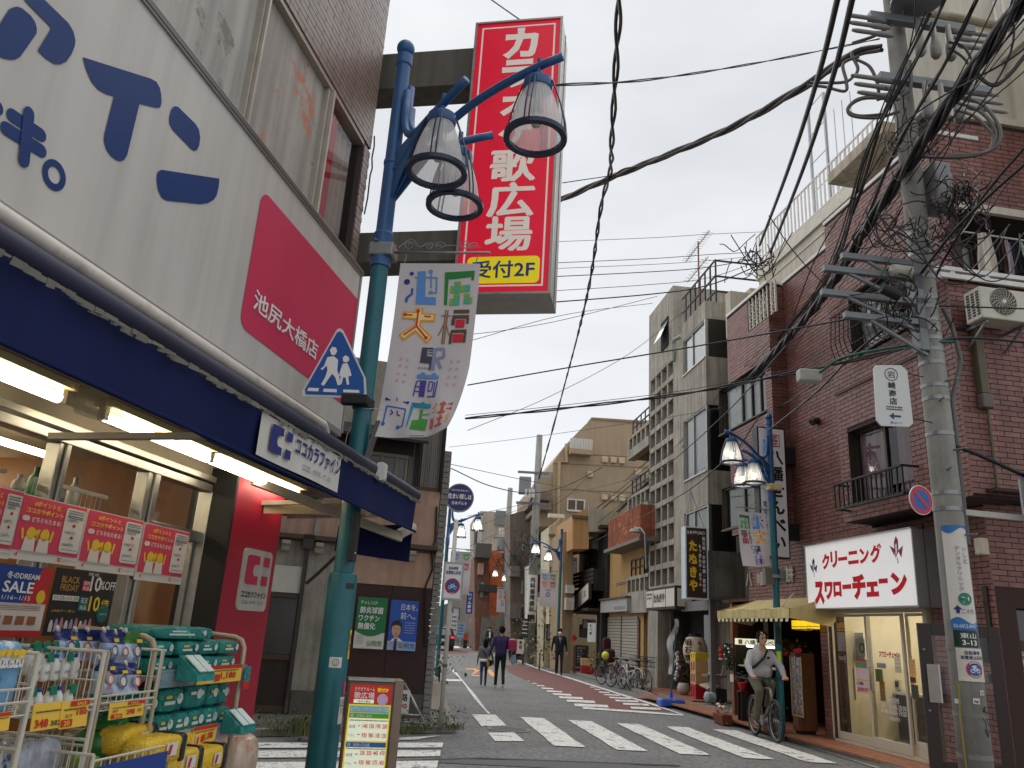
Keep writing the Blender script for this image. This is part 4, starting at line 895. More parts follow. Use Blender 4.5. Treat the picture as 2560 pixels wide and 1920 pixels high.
# ==== STREET LAMPS
def shademat(name,rgb,a):
 m=bpy.data.materials.new(name);m.use_nodes=True;t=m.node_tree;b=t.nodes['Principled BSDF'];L=t.links.new
 tr_=t.nodes.new('ShaderNodeBsdfTranslucent');dv(tr_,'Color',(*lin(rgb),1));ms=t.nodes.new('ShaderNodeMixShader');ms.inputs[0].default_value=.5
 tp=t.nodes.new('ShaderNodeBsdfTransparent');m2=t.nodes.new('ShaderNodeMixShader');m2.inputs[0].default_value=a
 dv(b,'Base Color',(*lin(rgb),1));dv(b,'Roughness',.25)
 o=t.nodes['Material Output'];L(b.outputs[0],ms.inputs[1]);L(tr_.outputs[0],ms.inputs[2]);L(tp.outputs[0],m2.inputs[1]);L(ms.outputs[0],m2.inputs[2]);L(m2.outputs[0],o.inputs[0]);return m
SHADE=shademat('ribbed clear shade',(244,244,242),.66)
BULB=emat('lit bulb',(255,246,226),14);BULB0=mat('unlit bulb',(196,196,190),.3)
def arc(a,b,c,n=8):
 """quadratic curve through control b"""
 a,b,c=Vector(a),Vector(b),Vector(c);return[a*(1-t)**2+b*2*t*(1-t)+c*t*t for t in[i/n for i in range(n+1)]]
def slamp(base,heads,label,split=3.98,lit=True,far=False,grp='blue and teal street lamps',sleeve=True):
 x0,y0=base;T=Tg('street_lamp',label,'street lamp',WF,(x0,y0,0),grp);sg=10 if far else 28
 V=lambda x,y,z:(x0+x,y0+y,z)
 T.p('pole',MB().lathe(([(.09,0),(.09,1.80),(.086,1.83),(.064,1.84)]if sleeve else[(.066,0)])+[(.061,split-.02)],V(0,0,0),sg),TEAL,ang=30)
 T.p('upper_pole',MB().lathe([(.072,split-.02),(.072,split+.24),(.066,split+.25),(.059,split+.255),(.058,4.8),(.063,4.8),(.063,4.83),(.056,4.83),(.053,5.68),(.063,5.69),(.063,5.78),(.045,5.79)],V(0,0,0),sg),BLUE,ang=30)
 T.p('finial',MB().ball(V(0,0,5.85),.07,12 if far else 24),BLUE,smooth=True)
 if not far:
  for k in range(5):T.p('band',MB().lathe([(.0735,0),(.0735,.012)],V(0,0,(split+.02,split+.2,split+.1,split+.22,split+.04)[k]),24),BLUE if k<4 else TEAL)
  for k in range(3):T.p('bolt',MB().cyl(V(.07*cos(k*2.1-2),.07*sin(k*2.1-2),split+.16),V(.1*cos(k*2.1-2),.1*sin(k*2.1-2),split+.16),.01,8),STEEL)
 for k,(az,r,zr)in enumerate(heads):
  a=radians(az);d=Vector((sin(a),cos(a),0));q=lambda rr,z:V(d.x*rr,d.y*rr,z)
  zt=zr+.46;s=6 if far else 12
  if r>.8:
   pts=[q(.10,5.45)]+arc(q(.10,5.25),q(.14,4.86),q(.5,5.02))+arc(q(.55,5.045),q(.85,5.22),q(r+.18,5.26))
  else:pts=[q(.10,5.5-.1*k)]+arc(q(.10,5.2),q(.12,4.93),q(.3,4.96))+arc(q(.33,4.97),q(r*.8,5.02),q(r+.24,zt+.17))
  T.p('arm',MB().tube(pts,.03,s),BLUE,smooth=not far)
  b=MB();b.prism([q(.06,4.5),q(.06,4.9),q(.34,5.0)],(d.y*.012,-d.x*.012,0));b.tube([q(.06,4.74),q(.36,4.98)],.026,s);T.p('gusset',b,BLUE)
  c=q(r,0)
  hd=T.p('lamp_head',MB().lathe([(.019,zt+.17),(.019,zt+.02),(.06,zt),(.098,zt-.01),(.104,zt-.05),(.098,zt-.08),(.09,zt-.08)],(c[0],c[1],0),sg),BLUE if k else BLUE,ang=35)
  n=14 if far else 72;prof=[(.088,zt-.08),(.118,zt-.16),(.148,zt-.26),(.168,zt-.36),(.176,zr)]
  vs,fs=[],[]
  for pr,pz in prof:
   for i in range(n):
    an=2*pi*i/n;rr=pr*(1+(.012 if i%2 else-.012)*(0 if far else 1));vs.append((c[0]+rr*cos(an),c[1]+rr*sin(an),pz))
  for j in range(len(prof)-1):
   for i in range(n):fs.append((j*n+i,j*n+(i+1)%n,(j+1)*n+(i+1)%n,(j+1)*n+i))
  T.p('shade',MB().add(vs,fs),SHADE,parent=hd,smooth=far)
  T.p('rim',MB().lathe([(.172,zr-.012),(.212,zr-.012),(.214,zr+.018),(.174,zr+.02),(.172,zr-.012)],(c[0],c[1],0),sg),NAVYP,parent=hd,ang=35)
  for i in range(4):
   an=pi/2*i+.7+a;u=Vector((cos(an),sin(an),0));w=Vector((-u.y,u.x,0))
   b=MB()
   for o in((-.016,.016)if not far else(0,)):
    P=[Vector(c)+u*rr+w*o+Vector((0,0,zz))for rr,zz in((.102,zt-.03),(.135,zt-.12),(.172,zt-.24),(.197,zt-.36),(.207,zr+.01))]
    b.tube(P,.006 if not far else .012,5)
   T.p('strap',b,NAVYP,parent=hd)
  T.p('socket',MB().lathe([(.02,zt-.06),(.02,zt-.2),(.04,zt-.22),(.04,zt-.25),(.022,zt-.27),(.001,zt-.27)],(c[0],c[1],0),16),mat('lamp socket',(70,68,62),.5),parent=hd)
  on=lit if isinstance(lit,bool)else lit[k]
  T.p('bulb',MB().ball((c[0],c[1],zt-.32),.045 if not far else .075,10,(1,1,1.3)),BULB if on else BULB0,parent=hd,smooth=True)
 return T
L1=(-.99,5.10)
slamp(L1,[(121,1.22,4.67),(137,.57,4.5),(88,.49,4.5)],'tall teal and blue street lamp in front of the drugstore, carrying a banner',lit=False)
BF=FR(97,(*L1,0));pz=.09
bz=(BF.px(1000,633)[1]+BF.px(1222,630)[1])/2;bx1=BF.px(1226,630)[0]
T=Tg('banner_bracket','grey banner bar with curled scroll wires clamped to the near street lamp','bracket',BF,(0,0,bz))
T.p('bar',MB().tube([(.06,0,bz),(bx1,0,bz)],.0095,10),STEEL,smooth=True)
T.p('clamp',MB().box(-.075,.1,-.075,.075,bz-.05,bz+.05),STEEL,bev=.01)
for k,(xc,r)in enumerate(((.2,.05),(.34,.036),(.42,.038),(.6,.042),(.66,.034))):
 pts=[(xc+r*(1-i/26)*cos(i*.42+(pi if k%2 else 0)),0,bz+.03+r*.6+r*(1-i/26)*sin(i*.42))for i in range(24)];T.p('scroll',MB().tube(pts,.003,5),STEEL)
T.p('scroll_wire',MB().tube([(.12+.6*i/30,0,bz+.04+.05*(1-i/30)*abs(sin(i*.4)))for i in range(31)],.003,5),STEEL)
bl,br=BF.px(1001,660)[0],BF.px(1201,660)[0];bt=bz-.085
bb=(BF.px(953,1092)[1]+BF.px(1100,1105)[1])/2
bw,bh=br-bl,bt-bb
def bsurf(x,z,off=0.):
 i=(x-bl)/bw;j=(bt-z)/bh
 cur=max(0,i-.55)*max(0,j-.6)*5
 y=.02*sin(2.2*j+3*i)*j+.012*sin(9*i+5*j)*j-.05*j-.14*cur*cur+.02*sin(14*(i-j))*max(0,j-.55)
 xx=x-.07*cur**1.3-.05*j*j+.01*j;zz=z+.06*cur**1.6
 return(xx,y+off,zz)
T=Tg('street_banner','white cloth banner with colourful kanji hanging from the near street lamp','banner',BF,((bl+br)/2,0,bt))
T.p('cloth',MB().grid(lambda i,j:bsurf(bl+bw*i,bt-bh*j),30,60),mat('banner cloth',(206,200,200),.8,var=.03,scale=3,fine=.02),smooth=True)
b=MB()
for x in(bl+.03,br-.03):b.tube([(x,0,bz),(x+.008,-.01,bz-.03),(x,0,bt+.01),(x-.006,.01,bt-.015)],.004,5)
T.p('hook',b,STEEL)
def bp(x,y):
 j=(y-60)/1460;lft=335-165*j;wd=max(500,1000-95*j-lft)
 return bl+bw*(x-lft)/wd,bt-bh*j
ART={(92,148,214):[[(480,135),(548,132),(545,360),(636,362),(634,428),(465,425)],'L455,187,645,190,12','L592,140,592,285,12','L640,190,636,328,12','L600,325,636,328,12','D590,135,18','D590,320,18','L500,1028,690,1040,26','D548,1018,22','D645,1020,20'],(30,48,150):['D430,155,17','D390,228,25','L300,1305,318,1330,8','L318,1330,292,1342,8','L355,1310,358,1345,8','L358,1345,382,1350,8','L250,1222,435,1245,9','D255,1220,12','D438,1244,12','L347,1210,347,1235,7'],(44,100,190):[[(425,285),(445,282),(440,340),(405,368),(392,410),(372,405),(378,365),(422,330)],'L262,1275,240,1410,9','L262,1275,425,1298,9','L425,1298,408,1430,9','L408,1430,370,1440,9','D240,1415,15','D368,1440,14'],(40,128,58):[[(708,142),(955,125),(948,212),(925,205),(930,180),(738,205),(728,430),(702,428)]],(132,178,60):[(x,y,w,h)for x,y,w,h in((788,222,52,26),(755,262,24,62),(842,255,22,62),(782,330,52,26),(868,325,50,26),(750,370,22,62),(916,358,20,60))],(78,176,138):[(786,255,48,68),(872,250,44,62),(780,362,50,66),(868,358,42,60)],(236,168,44):[[(360,485),(465,490),(468,458),(532,460),(530,500),(635,505),(628,575),(520,575),(515,610),(615,705),(565,760),(470,665),(370,740),(328,685),(462,600),(465,560),(348,548)],'L690,1262,712,1262,9','L690,1262,690,1300,9','L668,1330,712,1318,9','L850,1360,850,1440,9','L830,1360,830,1440,8','L668,1300,700,1292,8'],(244,226,150):['+',[(375,500),(480,505),(483,470),(518,472),(515,515),(620,520),(614,560),(505,560),(500,615),(595,708),(565,740),(470,645),(372,720),(345,690),(475,605),(478,548),(362,535)]],(214,40,62):['*','L378,516,598,534,12','L490,485,478,615,12','L478,615,372,690,12','L478,615,562,712,12','D378,516,15','D490,484,15','D562,712,15',(808,555,72,68),(788,680,82,68),'L815,1275,850,1275,7','L810,1315,855,1318,7','D852,1275,11','D852,1318,11','L670,1380,670,1460,9','L690,1380,690,1460,9','L670,1460,690,1460,9'],(96,76,54):[(786,468,130,32),(776,515,138,30),(770,545,28,55),(895,540,20,50),(768,640,132,28),(760,665,16,95),(878,660,18,92)],(150,110,82):['L720,470,695,760,10','L738,470,712,760,10','L682,520,765,522,8','L715,570,662,690,8','L722,570,752,690,8'],(66,68,88):[[(532,792),(630,792),(628,806),(578,806),(578,862),(625,866),(610,980),(596,980),(600,925),(518,918)],'L585,820,628,820,8','L585,842,628,842,8'],(138,146,180):['L640,800,630,980,26','L640,805,715,800,20','L715,800,720,870,20','L720,870,655,885,20','L660,885,700,965,22','D514,960,8','D538,960,8','D562,960,8','D585,962,8'],(76,66,160):[[(530,1062),(585,1064),(572,1195),(522,1192)],'L500,1070,478,1190,9','L500,1070,530,1062,8','L500,1110,525,1115,8','L492,1150,522,1150,8','L610,1075,602,1150,8','L610,1075,645,1078,8','L645,1078,636,1150,8','L602,1150,636,1150,8','L682,1070,670,1200,9','L660,1080,655,1195,8','L600,1195,670,1200,8'],(40,150,176):[[(472,1240),(648,1262),(646,1290),(490,1278),(455,1420),(438,1448),(448,1390)],'D568,1248,14'],(70,160,62):[[(548,1300),(575,1295),(570,1370),(630,1382),(620,1468),(475,1455),(488,1385),(545,1378)],'L575,1340,640,1340,7'],(206,92,64):[(735,1262,60,18),(755,1250,22,105),(725,1330,75,18),(730,1385,60,16),(752,1368,20,90),(716,1440,80,18)],(214,160,178):['D%d,%d,10'%(x,y)for x,y in((360,890),(416,898),(352,946),(410,955),(342,1010),(400,1018),(336,1068),(392,1075),(790,910),(848,908),(784,970),(842,972),(776,1040),(838,1040),(772,1102),(836,1104))]}
def draw_art(T,ART,surf,P,kx,nm='print'):
 for c,items in ART.items():
  lay=-.004;t=None;items=list(items)
  if items and items[0]=='+':lay=-.0055;items=items[1:]
  elif items and items[0]=='*':lay=-.007;items=items[1:]
  t=Tx(lambda x,z:surf(x,z,lay))
  for it in items:
   if isinstance(it,str):
    v=[float(a)for a in it[1:].split(',')]
    if it[0]=='D':x,z=P(v[0],v[1]);t.disc(x,z,v[2]*kx,14)
    else:
     a,b_=P(v[0],v[1]),P(v[2],v[3]);t.line([a,b_],v[4]*kx*1.15)
   elif isinstance(it,tuple):x,z=P(it[0],it[1]);x1,z1=P(it[0]+it[2],it[1]+it[3]);t.poly([(x,z1),(x1,z1),(x1,z),(x,z)])
   else:t.poly([P(*p)for p in reversed(it)])
  T.p(nm,t.mb,mat('banner ink %d %d %d'%c,c,.75,var=.03),kind=None)
draw_art(T,ART,bsurf,bp,bw/660)
t=Tx(lambda x,z:bsurf(x,z,-.004));x,z=bp(490,1512);t.dashes(x,x+bw*.17,z,.006);T.p('small_print',t.mb,K_INK)
solo('thin_cord','thin white cord tying the near banner to its lamp pole','cord',MB().tube([bsurf(bl+.02,bb+bh*.15),(.02,-.06,bb+bh*.16-.02),(-.08,-.02,bb+.02),(-.1,.0,bb-.1)],.0025,5),WHITE,BF,(0,0,bb))
CF=FR(96,(*L1,0));cy=-.13
T=Tg('crossing_sign','blue five sided sign of two children walking, on the near street lamp','road sign',CF,(*CF.px(836,990,cy)[:1],cy,CF.px(836,990,cy)[1]))
def cq(pts):return[CF.px(*p,cy)for p in pts]
out_=cq([(757,991),(755,978),(842,824),(850,820),(858,826),(914,945),(916,985),(912,996)])
T.p('plate',MB().pxz(list(reversed(out_))if False else out_[::-1][::-1],cy,cy+.006),mat('sign white film',(214,216,218),.35,var=.02))
cx_=sum(p[0]for p in out_)/8;cz_=sum(p[1]for p in out_)/8
def shrink(k):return[(cx_+(x-cx_)*k,cz_-.02+(z-cz_+.02)*k)for x,z in out_]
T.p('blue_field',Tx(onf(cy-.003)).poly(shrink(.92)[::-1]if False else shrink(.92)).mb,mat('sign blue film',(22,84,160),.35,var=.03))
t=Tx(onf(cy-.006))
def dp(*pts):return[CF.px(x*1.1573,y*1.1573,cy)for x,y in pts]
t.poly(dp((713,757),(718,750),(726,751),(729,759),(725,767),(717,768)))
t.poly(dp((700,792),(708,772),(722,770),(731,778),(729,800),(733,812),(736,832),(730,833),(725,816),(718,808),(708,822),(700,834),(694,831),(703,815),(708,800),(706,790),(697,800),(693,797)))
t.poly(dp((741,773),(747,768),(754,772),(755,779),(749,784),(742,782)))
t.poly(dp((736,800),(741,786),(751,785),(757,800),(760,812),(753,814),(755,831),(750,832),(747,816),(742,816),(738,831),(733,830),(737,814),(733,812)))
t.poly(dp((667,838),(690,839),(688,846),(664,845)));t.poly(dp((700,840),(728,841),(728,848),(698,847)));t.poly(dp((742,842),(776,843),(777,849),(742,848)))
T.p('white_print',t.mb,W_INK)
zc=CF.px(905,1012,0)[1]
T=Tg('pole_clamp','black clamp box holding the crossing sign on the near lamp pole','clamp',CF,(0,0,zc))
b=MB();b.lathe([(.068,zc-.03),(.073,zc-.03),(.073,zc+.03),(.068,zc+.03)],(0,0,0),20);T.p('ring',b,BLK);T.p('box',MB().box(CF.px(855,1010,-.1)[0],.06,-.14,-.07,zc-.03,zc+.035),BLK,bev=.006)
T.p('mirror_case',MB().prism([(.06,-.06,zc-.38),(.085,-.06,zc-.38),(.14,-.06,zc-.12),(.115,-.06,zc-.12)],(0,.06,0)),TRIM)
o=FR(96,(*L1,0))
T=Tg('terminal_box','long narrow black box strapped to the near lamp pole below the awning','box',o,(.09,-.08,1.95));zt_,zb2_=o.px(905,1285,-.1)[1],o.px(893,1405,-.1)[1]
T.p('case',MB().box(.055,.09,-.14,-.06,zb2_,zt_),BLK,bev=.004);T.p('edge_print',Tx(lambda x,z:(.0905,x,z)).dashes(-.12,-.08,zb2_+.05,.01).mb,PW)
solo('router_box','rounded white plastic box on a bracket behind the near lamp pole','box',MB().pxz(rrect(.13,.19,2.44,2.56,.02),.02,.08),WHITE,o,(.16,.05,2.42))
def onpole(r):return lambda x,z:(sin(x/r)*(r+.002),-cos(x/r)*(r+.002),z)
def stick(nm,lb,u,v,wd,hg,m,txt=None,r=.09):
 d=ray(u,v);z=EYE+d.z/hypot(d.x,d.y)*(5.2-r);az_=degrees(atan2(d.x,d.y))-degrees(atan2(*L1));x=max(-.12,min(.12,5.1*radians(az_)*1.0));x=r*asin(max(-.98,min(.98,x/r)))
 T=Tg(nm,lb,'sticker',PF,(0,0,z-hg/2),'stickers on the near lamp pole');f=onpole(r);n=6;b=MB()
 b.grid(lambda i,j:f(x-wd/2+wd*i,z-hg/2+hg*j),n,1);T.p('sheet',b,m)
 if txt==1:t=Tx(onpole(r+.003));t.ring(x,z,.018,.021).disc(x-.007,z+.004,.003,8).disc(x+.007,z+.004,.003,8).line([(x-.008,z-.008),(x,z-.011),(x+.008,z-.007)],.003);T.p('print',t.mb,K_INK)
 elif txt:g=onpole(r+.003);t=Tx(g);[t.fit(s,x-wd*.4,x+wd*.4,z+hg*a,z+hg*c)for s,a,c in txt];T.p('print',t.mb,K_INK)
PF=FR(degrees(atan2(*L1))+90,(*L1,0))
stick('sticker','white doodle sticker low on the near lamp pole',839,1656,.075,.06,PW,1)
stick('sticker','small torn dark sticker near the top of the lamp sleeve',876,1465,.06,.035,PBLK)
stick('sticker','narrow yellow label on the edge of the near lamp sleeve',878,1612,.05,.17,PYEL,[('貼',.1,.35),('禁',-.2,.05)])
stick('sticker','white notice label beside the price stand on the near lamp pole',855,1778,.08,.15,PW,[('LED',.15,.4),('です',-.1,.08)])
stick('sticker','red and white sticker on the edge of the near lamp pole above the price stand',862,1722,.05,.07,PPINK)
solo('pole_strap','dull strap tied round the near lamp pole beside the price stand','strap',MB().tube([onpole(.092)(.58*(i/24-.5),.52+.03*i/24)for i in range(25)],.008,6),mat('strap',(70,64,52),.8),PF,(0,0,.5))
# ==== KARAOKE PROJECTING SIGN
KF=FR(100.5,tuple(SF.w(6.92,0)))
kx0,kx1=(KF.px(1188,67)[0]+KF.px(1139,700)[0])/2,(KF.px(1407,40)[0]+KF.px(1376,735)[0])/2;kz1=(KF.px(1188,67)[1]+KF.px(1405,36)[1])/2;kz0=(KF.px(1150,735)[1]+KF.px(1375,738)[1])/2
KD=.5
T=Tg('karaoke_sign','tall red projecting karaoke sign box with white lettering and yellow floor panel','projecting sign',KF,((kx0+kx1)/2,0,kz0))
KR=mat('lit red acrylic',(205,8,46),.3,var=.03,emit=.32);KW=mat('lit white acrylic',(232,226,214),.3,var=.02,emit=.14);KY=mat('lit yellow acrylic',(240,220,20),.3,var=.02,emit=.2);KB=ink('royal blue',(24,60,140))
b=MB();b.box(kx0,kx1,.004,KD,kz0,kz1);T.p('case',b,mat('sign case',(176,174,168),.45,.2,var=.06,streak=.15),bev=.006)
b=MB();e=.022
b.box(kx0-.004,kx0+e,-.02,.01,kz0,kz1);b.box(kx1-e,kx1+.004,-.02,.01,kz0,kz1);b.box(kx0+e,kx1-e,-.02,.01,kz1-e,kz1);b.box(kx0+e,kx1-e,-.02,.01,kz0,kz0+e);T.p('face_frame',b,ALU)
T.p('case_seam',MB().box(kx1+.001,kx1+.006,KD*.55,KD*.58,kz0,kz1),TRIM)
T.p('red_face',MB().rect(kx0+e,kx1-e,kz0+e,kz1-e,-.004),KR)
t=Tx(onf(-.007));w=.018
for i0,i1 in((.055,.055+w),):
 a0,a1,c0,c1=kx0+i0+.02,kx1-i0-.02,kz0+i0+.03,kz1-i0-.02
 t.rect(a0,a0+w,c0,c1);t.rect(a1-w,a1,c0,c1);t.rect(a0+w,a1-w,c0,c0+w);t.rect(a0+w,a1-w,c1-w,c1)
T.p('white_border',t.mb,KW)
def K6(x,y):return KF.px(920+x*.4702,60+y*.4702)
t=Tx(onf(-.009));cxm=(kx0+kx1)/2-.0
for ch,xa,ya,xb,yb,of in(('カ',688,25,900,185,.045),('ラ',672,192,878,340,.045),('オ',660,360,860,505,.045),('ケ',640,515,845,655,.045),('歌',622,668,886,838,.03),('広',606,848,878,1025,.03),('場',590,1028,865,1208,.025)):
 z1_,z0_=K6((xa+xb)/2,ya)[1],K6((xa+xb)/2,yb)[1];x0_,x1_=K6(xa,yb)[0],K6(xb,ya)[0];cw=(x1_-x0_)
 xm=cxm+.035;t.fit(ch,xm-cw*.46,xm+cw*.46,z0_,z1_,of)
T.p('white_lettering',t.mb,KW)
zy1,zy0=K6(720,1238)[1],K6(720,1380)[1];xy0,xy1=kx0+.12,kx1-.115
T.p('yellow_panel',Tx(onf(-.009)).poly(rrect(xy0,xy1,zy0,zy1,.05)).mb,KY)
t=Tx(onf(-.012)).fit('受付2F',xy0+.05,xy1-.05,zy0+(zy1-zy0)*.2,zy1-(zy1-zy0)*.16,.015);T.p('blue_lettering',t.mb,KB)
BM=mat('grey painted beam',(104,100,92),.75,var=.12,scale=3,streak=.3,dirt=.2)
for(ta,ba,lb)in(((1080,130),(1080,218),'upper grey beam holding the karaoke sign to the tiled wall'),((1040,580),(1040,655),'lower grey beam holding the karaoke sign to the tiled wall')):
 za,zb3=KF.px(*ta,.1)[1],KF.px(*ba,.1)[1]
 T=Tg('sign_beam',lb,'beam',KF,(kx0-.5,.1,zb3),'grey beams of the karaoke sign');b=MB();b.box(-1.2,kx0-.006,.08,.42,zb3,za);T.p('beam',b,BM,bev=.005);T.p('flange',MB().box(kx0-.03,kx0-.007,.07,.37,zb3-.02,za+.02),TRIM)
 # ==== LIT PRICE STAND
d0=ray(938,1800);D0=4.72;az0=degrees(atan2(d0.x,d0.y));QF=FR(az0+84,(D0*sin(radians(az0)),D0*cos(radians(az0)),0))
q0,q1=QF.px(872,1712)[0],QF.px(1007,1712)[0];qt=QF.px(935,1703)[1]
T=Tg('price_stand','lit karaoke price board on a stand with bronze frame beside the lamp pole','sign stand',QF,(0,0,0))
BRZ=mat('bronze frame',(112,92,78),.4,.3,var=.08)
T.p('frame',MB().box(q0,q1,0,.12,.1,qt),BRZ,bev=.006);T.p('foot',MB().box(q0-.03,q1+.03,-.1,.22,.0,.1),BLK)
T.p('side_post',MB().box(q1-.045,q1+.004,-.012,.125,.1,qt+.012),mat('bronze post',(136,118,104),.35,.35),bev=.004);T.p('top_edge',MB().box(q0-.004,q1-.046,-.01,.12,qt,qt+.012),ALU)
f0,f1=q0+.012,q1-.055;fw=f1-f0
def zq(y):return QF.px(930,1440+y*.28926)[1]
BW=mat('lit board white',(226,232,206),.4,var=.02,emit=.30);BG=mat('lit board yellow',(232,206,40),.4,emit=.2);BR=mat('lit board red',(188,34,30),.4,emit=.15);BGr=mat('lit board green',(70,150,50),.4,emit=.15);BBl=mat('lit board blue',(24,84,150),.4,emit=.15);BTe=mat('lit board teal',(110,170,180),.4,emit=.15)
T.p('yellow_face',Tx(onf(-.003)).rect(f0,f1,.2,zq(1110)).mb,BG);T.p('red_header',Tx(onf(-.003)).rect(f0,f1,zq(1105),zq(940)).mb,BR)
a0,a1=f0+fw*.035,f1-fw*.035
t=Tx(onf(-.006)).rect(a0,a1,zq(1425),zq(1232)).rect(a0,a1,.22,zq(1485)).rect(f0+fw*.1,f0+fw*.58,zq(1100),zq(1068));T.p('white_field',t.mb,BW)
T.p('teal_bar',Tx(onf(-.006)).rect(a0,a1,zq(1182),zq(1125)).mb,BTe);T.p('green_bar',Tx(onf(-.006)).rect(a0,a1,zq(1228),zq(1188)).mb,BGr);T.p('blue_bar',Tx(onf(-.006)).rect(a0,a1,zq(1480),zq(1438)).mb,BBl)
t=Tx(onf(-.009)).fit('カラオケルーム',f0+fw*.1,f0+fw*.58,zq(995),zq(962),.01).fit('歌広場',f0+fw*.1,f0+fw*.58,zq(1062),zq(1005),.02).fit('全プランソフトドリンク飲み放題',a0+fw*.01,a1-fw*.01,zq(1172),zq(1134),.02).fit('昼',f0+fw*.06,f0+fw*.14,zq(1224),zq(1194)).fit('OPEN~18:00',f0+fw*.2,f0+fw*.56,zq(1222),zq(1198)).fit('夜',f0+fw*.06,f0+fw*.14,zq(1474),zq(1446)).fit('18:00~CLOSE',f0+fw*.2,f0+fw*.58,zq(1472),zq(1448));T.p('white_lettering',t.mb,W_INK)
T.p('badge',Tx(onf(-.006)).disc(f0+fw*.78,zq(1065),fw*.13).mb,mat('lilac badge',(190,160,190),.4,emit=.1))
t=Tx(onf(-.009)).fit('受付2F',f0+fw*.64,f0+fw*.9,zq(1000),zq(965),.02);T.p('yellow_lettering',t.mb,KY)
t=Tx(onf(-.009)).fit('池尻大橋店',f0+fw*.2,f0+fw*.5,zq(1096),zq(1074)).fit('30分毎',a0+fw*.02,a0+fw*.17,zq(1318),zq(1285)).fit('フリータイム',a0+fw*.01,a0+fw*.17,zq(1392),zq(1362)).fit('30分毎',a0+fw*.02,a0+fw*.17,zq(1562),zq(1530)).fit('フリータイム',a0+fw*.01,a0+fw*.17,zq(1635),zq(1608))
for y in(1245,1490):t.dashes(a0+fw*.02,a1,zq(y+8),.006,y)
for y in(1300,1375,1545,1620):t.dashes(a0+fw*.23,a0+fw*.29,zq(y),.006,y)
T.p('black_lettering',t.mb,K_INK)
t=Tx(onf(-.009))
for y,row in((1298,'140 150 190 200'),(1378,'930 980 1185 1250'),(1530,'330 350 445 470'),(1612,'930 980 1375 1450')):
 for k,s in enumerate(row.split()):t.fit(s,a0+fw*(.34+.155*k),a0+fw*(.34+.155*k+.115),zq(y+18),zq(y-22),.02)
T.p('red_lettering',t.mb,mat('board red print',(206,50,56),.5,emit=.1))
# ==== OLD STUCCO BUILDING ACROSS THE SIDE STREET
OF=FR(73,(-1.17,14.2,0))
def o8(x,y,d=0.):return OF.px(*P8(x,y),d)
def o1(x,y,d=0.):return OF.px(600+x*.28926,1440+y*.28926,d)
PINK=mat('pink stucco',(186,152,132),.9,var=.12,scale=2,fine=.06,streak=.22,dirt=.4,dcol=(120,104,92),bump=.3)
OGREY=mat('grey cement wall',(166,159,147),.9,var=.18,scale=2.2,fine=.1,streak=.35,dirt=.35,bump=.3)
BRN=mat('brown sheet wall',(58,34,30),.7,var=.06,scale=2,streak=.12)
DKW=mat('dark wood',(44,32,24),.7,var=.2,scale=5,streak=.2);GUT=mat('rusty gutter',(74,58,50),.6,var=.2,dirt=.3)
GRYB=mat('grey board cladding',(128,122,116),.8,var=.08,streak=.25)
T=Tg('old_stucco_building','old two storey stucco building with brown boarded front and posters','old building',OF,(-1.5,0,0))
xl=-9.0
zg=o8(900,1045)[1];zs=o8(1350,625)[1];zp=o8(1200,1365)[1];zr_=6.0;xg=o1(870,900)[0]
b=MB();b.box(xl,-.02,.06,8,.04,zr_+.2);T.p('wall',b,OGREY)
b=MB();b.box(xl,-.012,.0,.058,zg+.08,zs);T.p('upper_stucco',b,PINK)
xb=o1(990,300)[0]-.25
b=MB();b.box(xb,-.012,.0,.058,zp,zg-.06);T.p('stucco_band',b,PINK)
xm=o1(1310,200)[0]
for a,c in((xb,xm-.004),(xm+.004,-.012)):T.p('brown_panel',MB().box(a,c,.01,.058,.32,zp-.004),BRN)
T.p('plinth',MB().box(o1(430,1100)[0],-.012,-.02,.058,.04,o1(550,990)[1]),mat('stone plinth',(92,88,80),.9,var=.25,scale=6,fine=.15,bump=.4))
b=MB();b.box(xl,.0,-.02,.058,zs+.002,zs+.05);T.p('sill_band',b,GUT)
x2=o8(1290,450)[0]
nb_=16
for i in range(nb_):T.p('wall_board',MB().box(x2+(-.01-x2)*i/nb_+.006,x2+(-.01-x2)*(i+1)/nb_,.01+.008*(i%2),.058,zs+.06,zr_),GRYB)
wx0,wx1=o8(1075,450)[0],o8(1280,450)[0];wz=o8(1180,380)[1]
o=T.p('window',MB().box(xl+4,wx1,.02,.05,zs+.05,wz),mat('frosted old glass',(96,98,92),.25,var=.15,scale=3))
b=MB()
for x in(wx0,wx0+(wx1-wx0)*.55,wx1-.03):b.box(x,x+.045,-.01,.02,zs+.05,wz)
b.box(xl+4,wx1+.02,-.02,.02,wz,wz+.06);T.p('frame',b,mat('old aluminium',(132,122,108),.5,.2),parent=o)
e0=o8(1060,240,-.5);e1=o8(1540,385,-.5)
b=MB();b.prism([(xl,-.55,wz+.2),(xl,.05,wz+.5),(xl,.05,wz+.56),(xl,-.55,wz+.25)],(e1[0]-xl-.25,0,0));T.p('eave',b,mat('dark eave',(40,36,34),.8,var=.2))
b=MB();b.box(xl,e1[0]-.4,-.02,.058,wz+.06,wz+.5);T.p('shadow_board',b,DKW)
for k in range(4):T.p('batten',MB().box(x2+.12+k*.035,x2+.135+k*.035,-.03,.0,zs+.06,wz+.45),DKW)
T.p('corner_pipe',MB().tube([(-.03,-.04,zs),(-.03,-.04,zr_)],.035,8),BLK)
b=MB();b.prism([(xl,-.14,zg),(xl,-.14,zg+.07),(xl,.0,zg+.07),(xl,.0,zg-.03),(xl,-.06,zg-.03)],(-xl+.0,0,0));T.p('gutter',b,GUT)
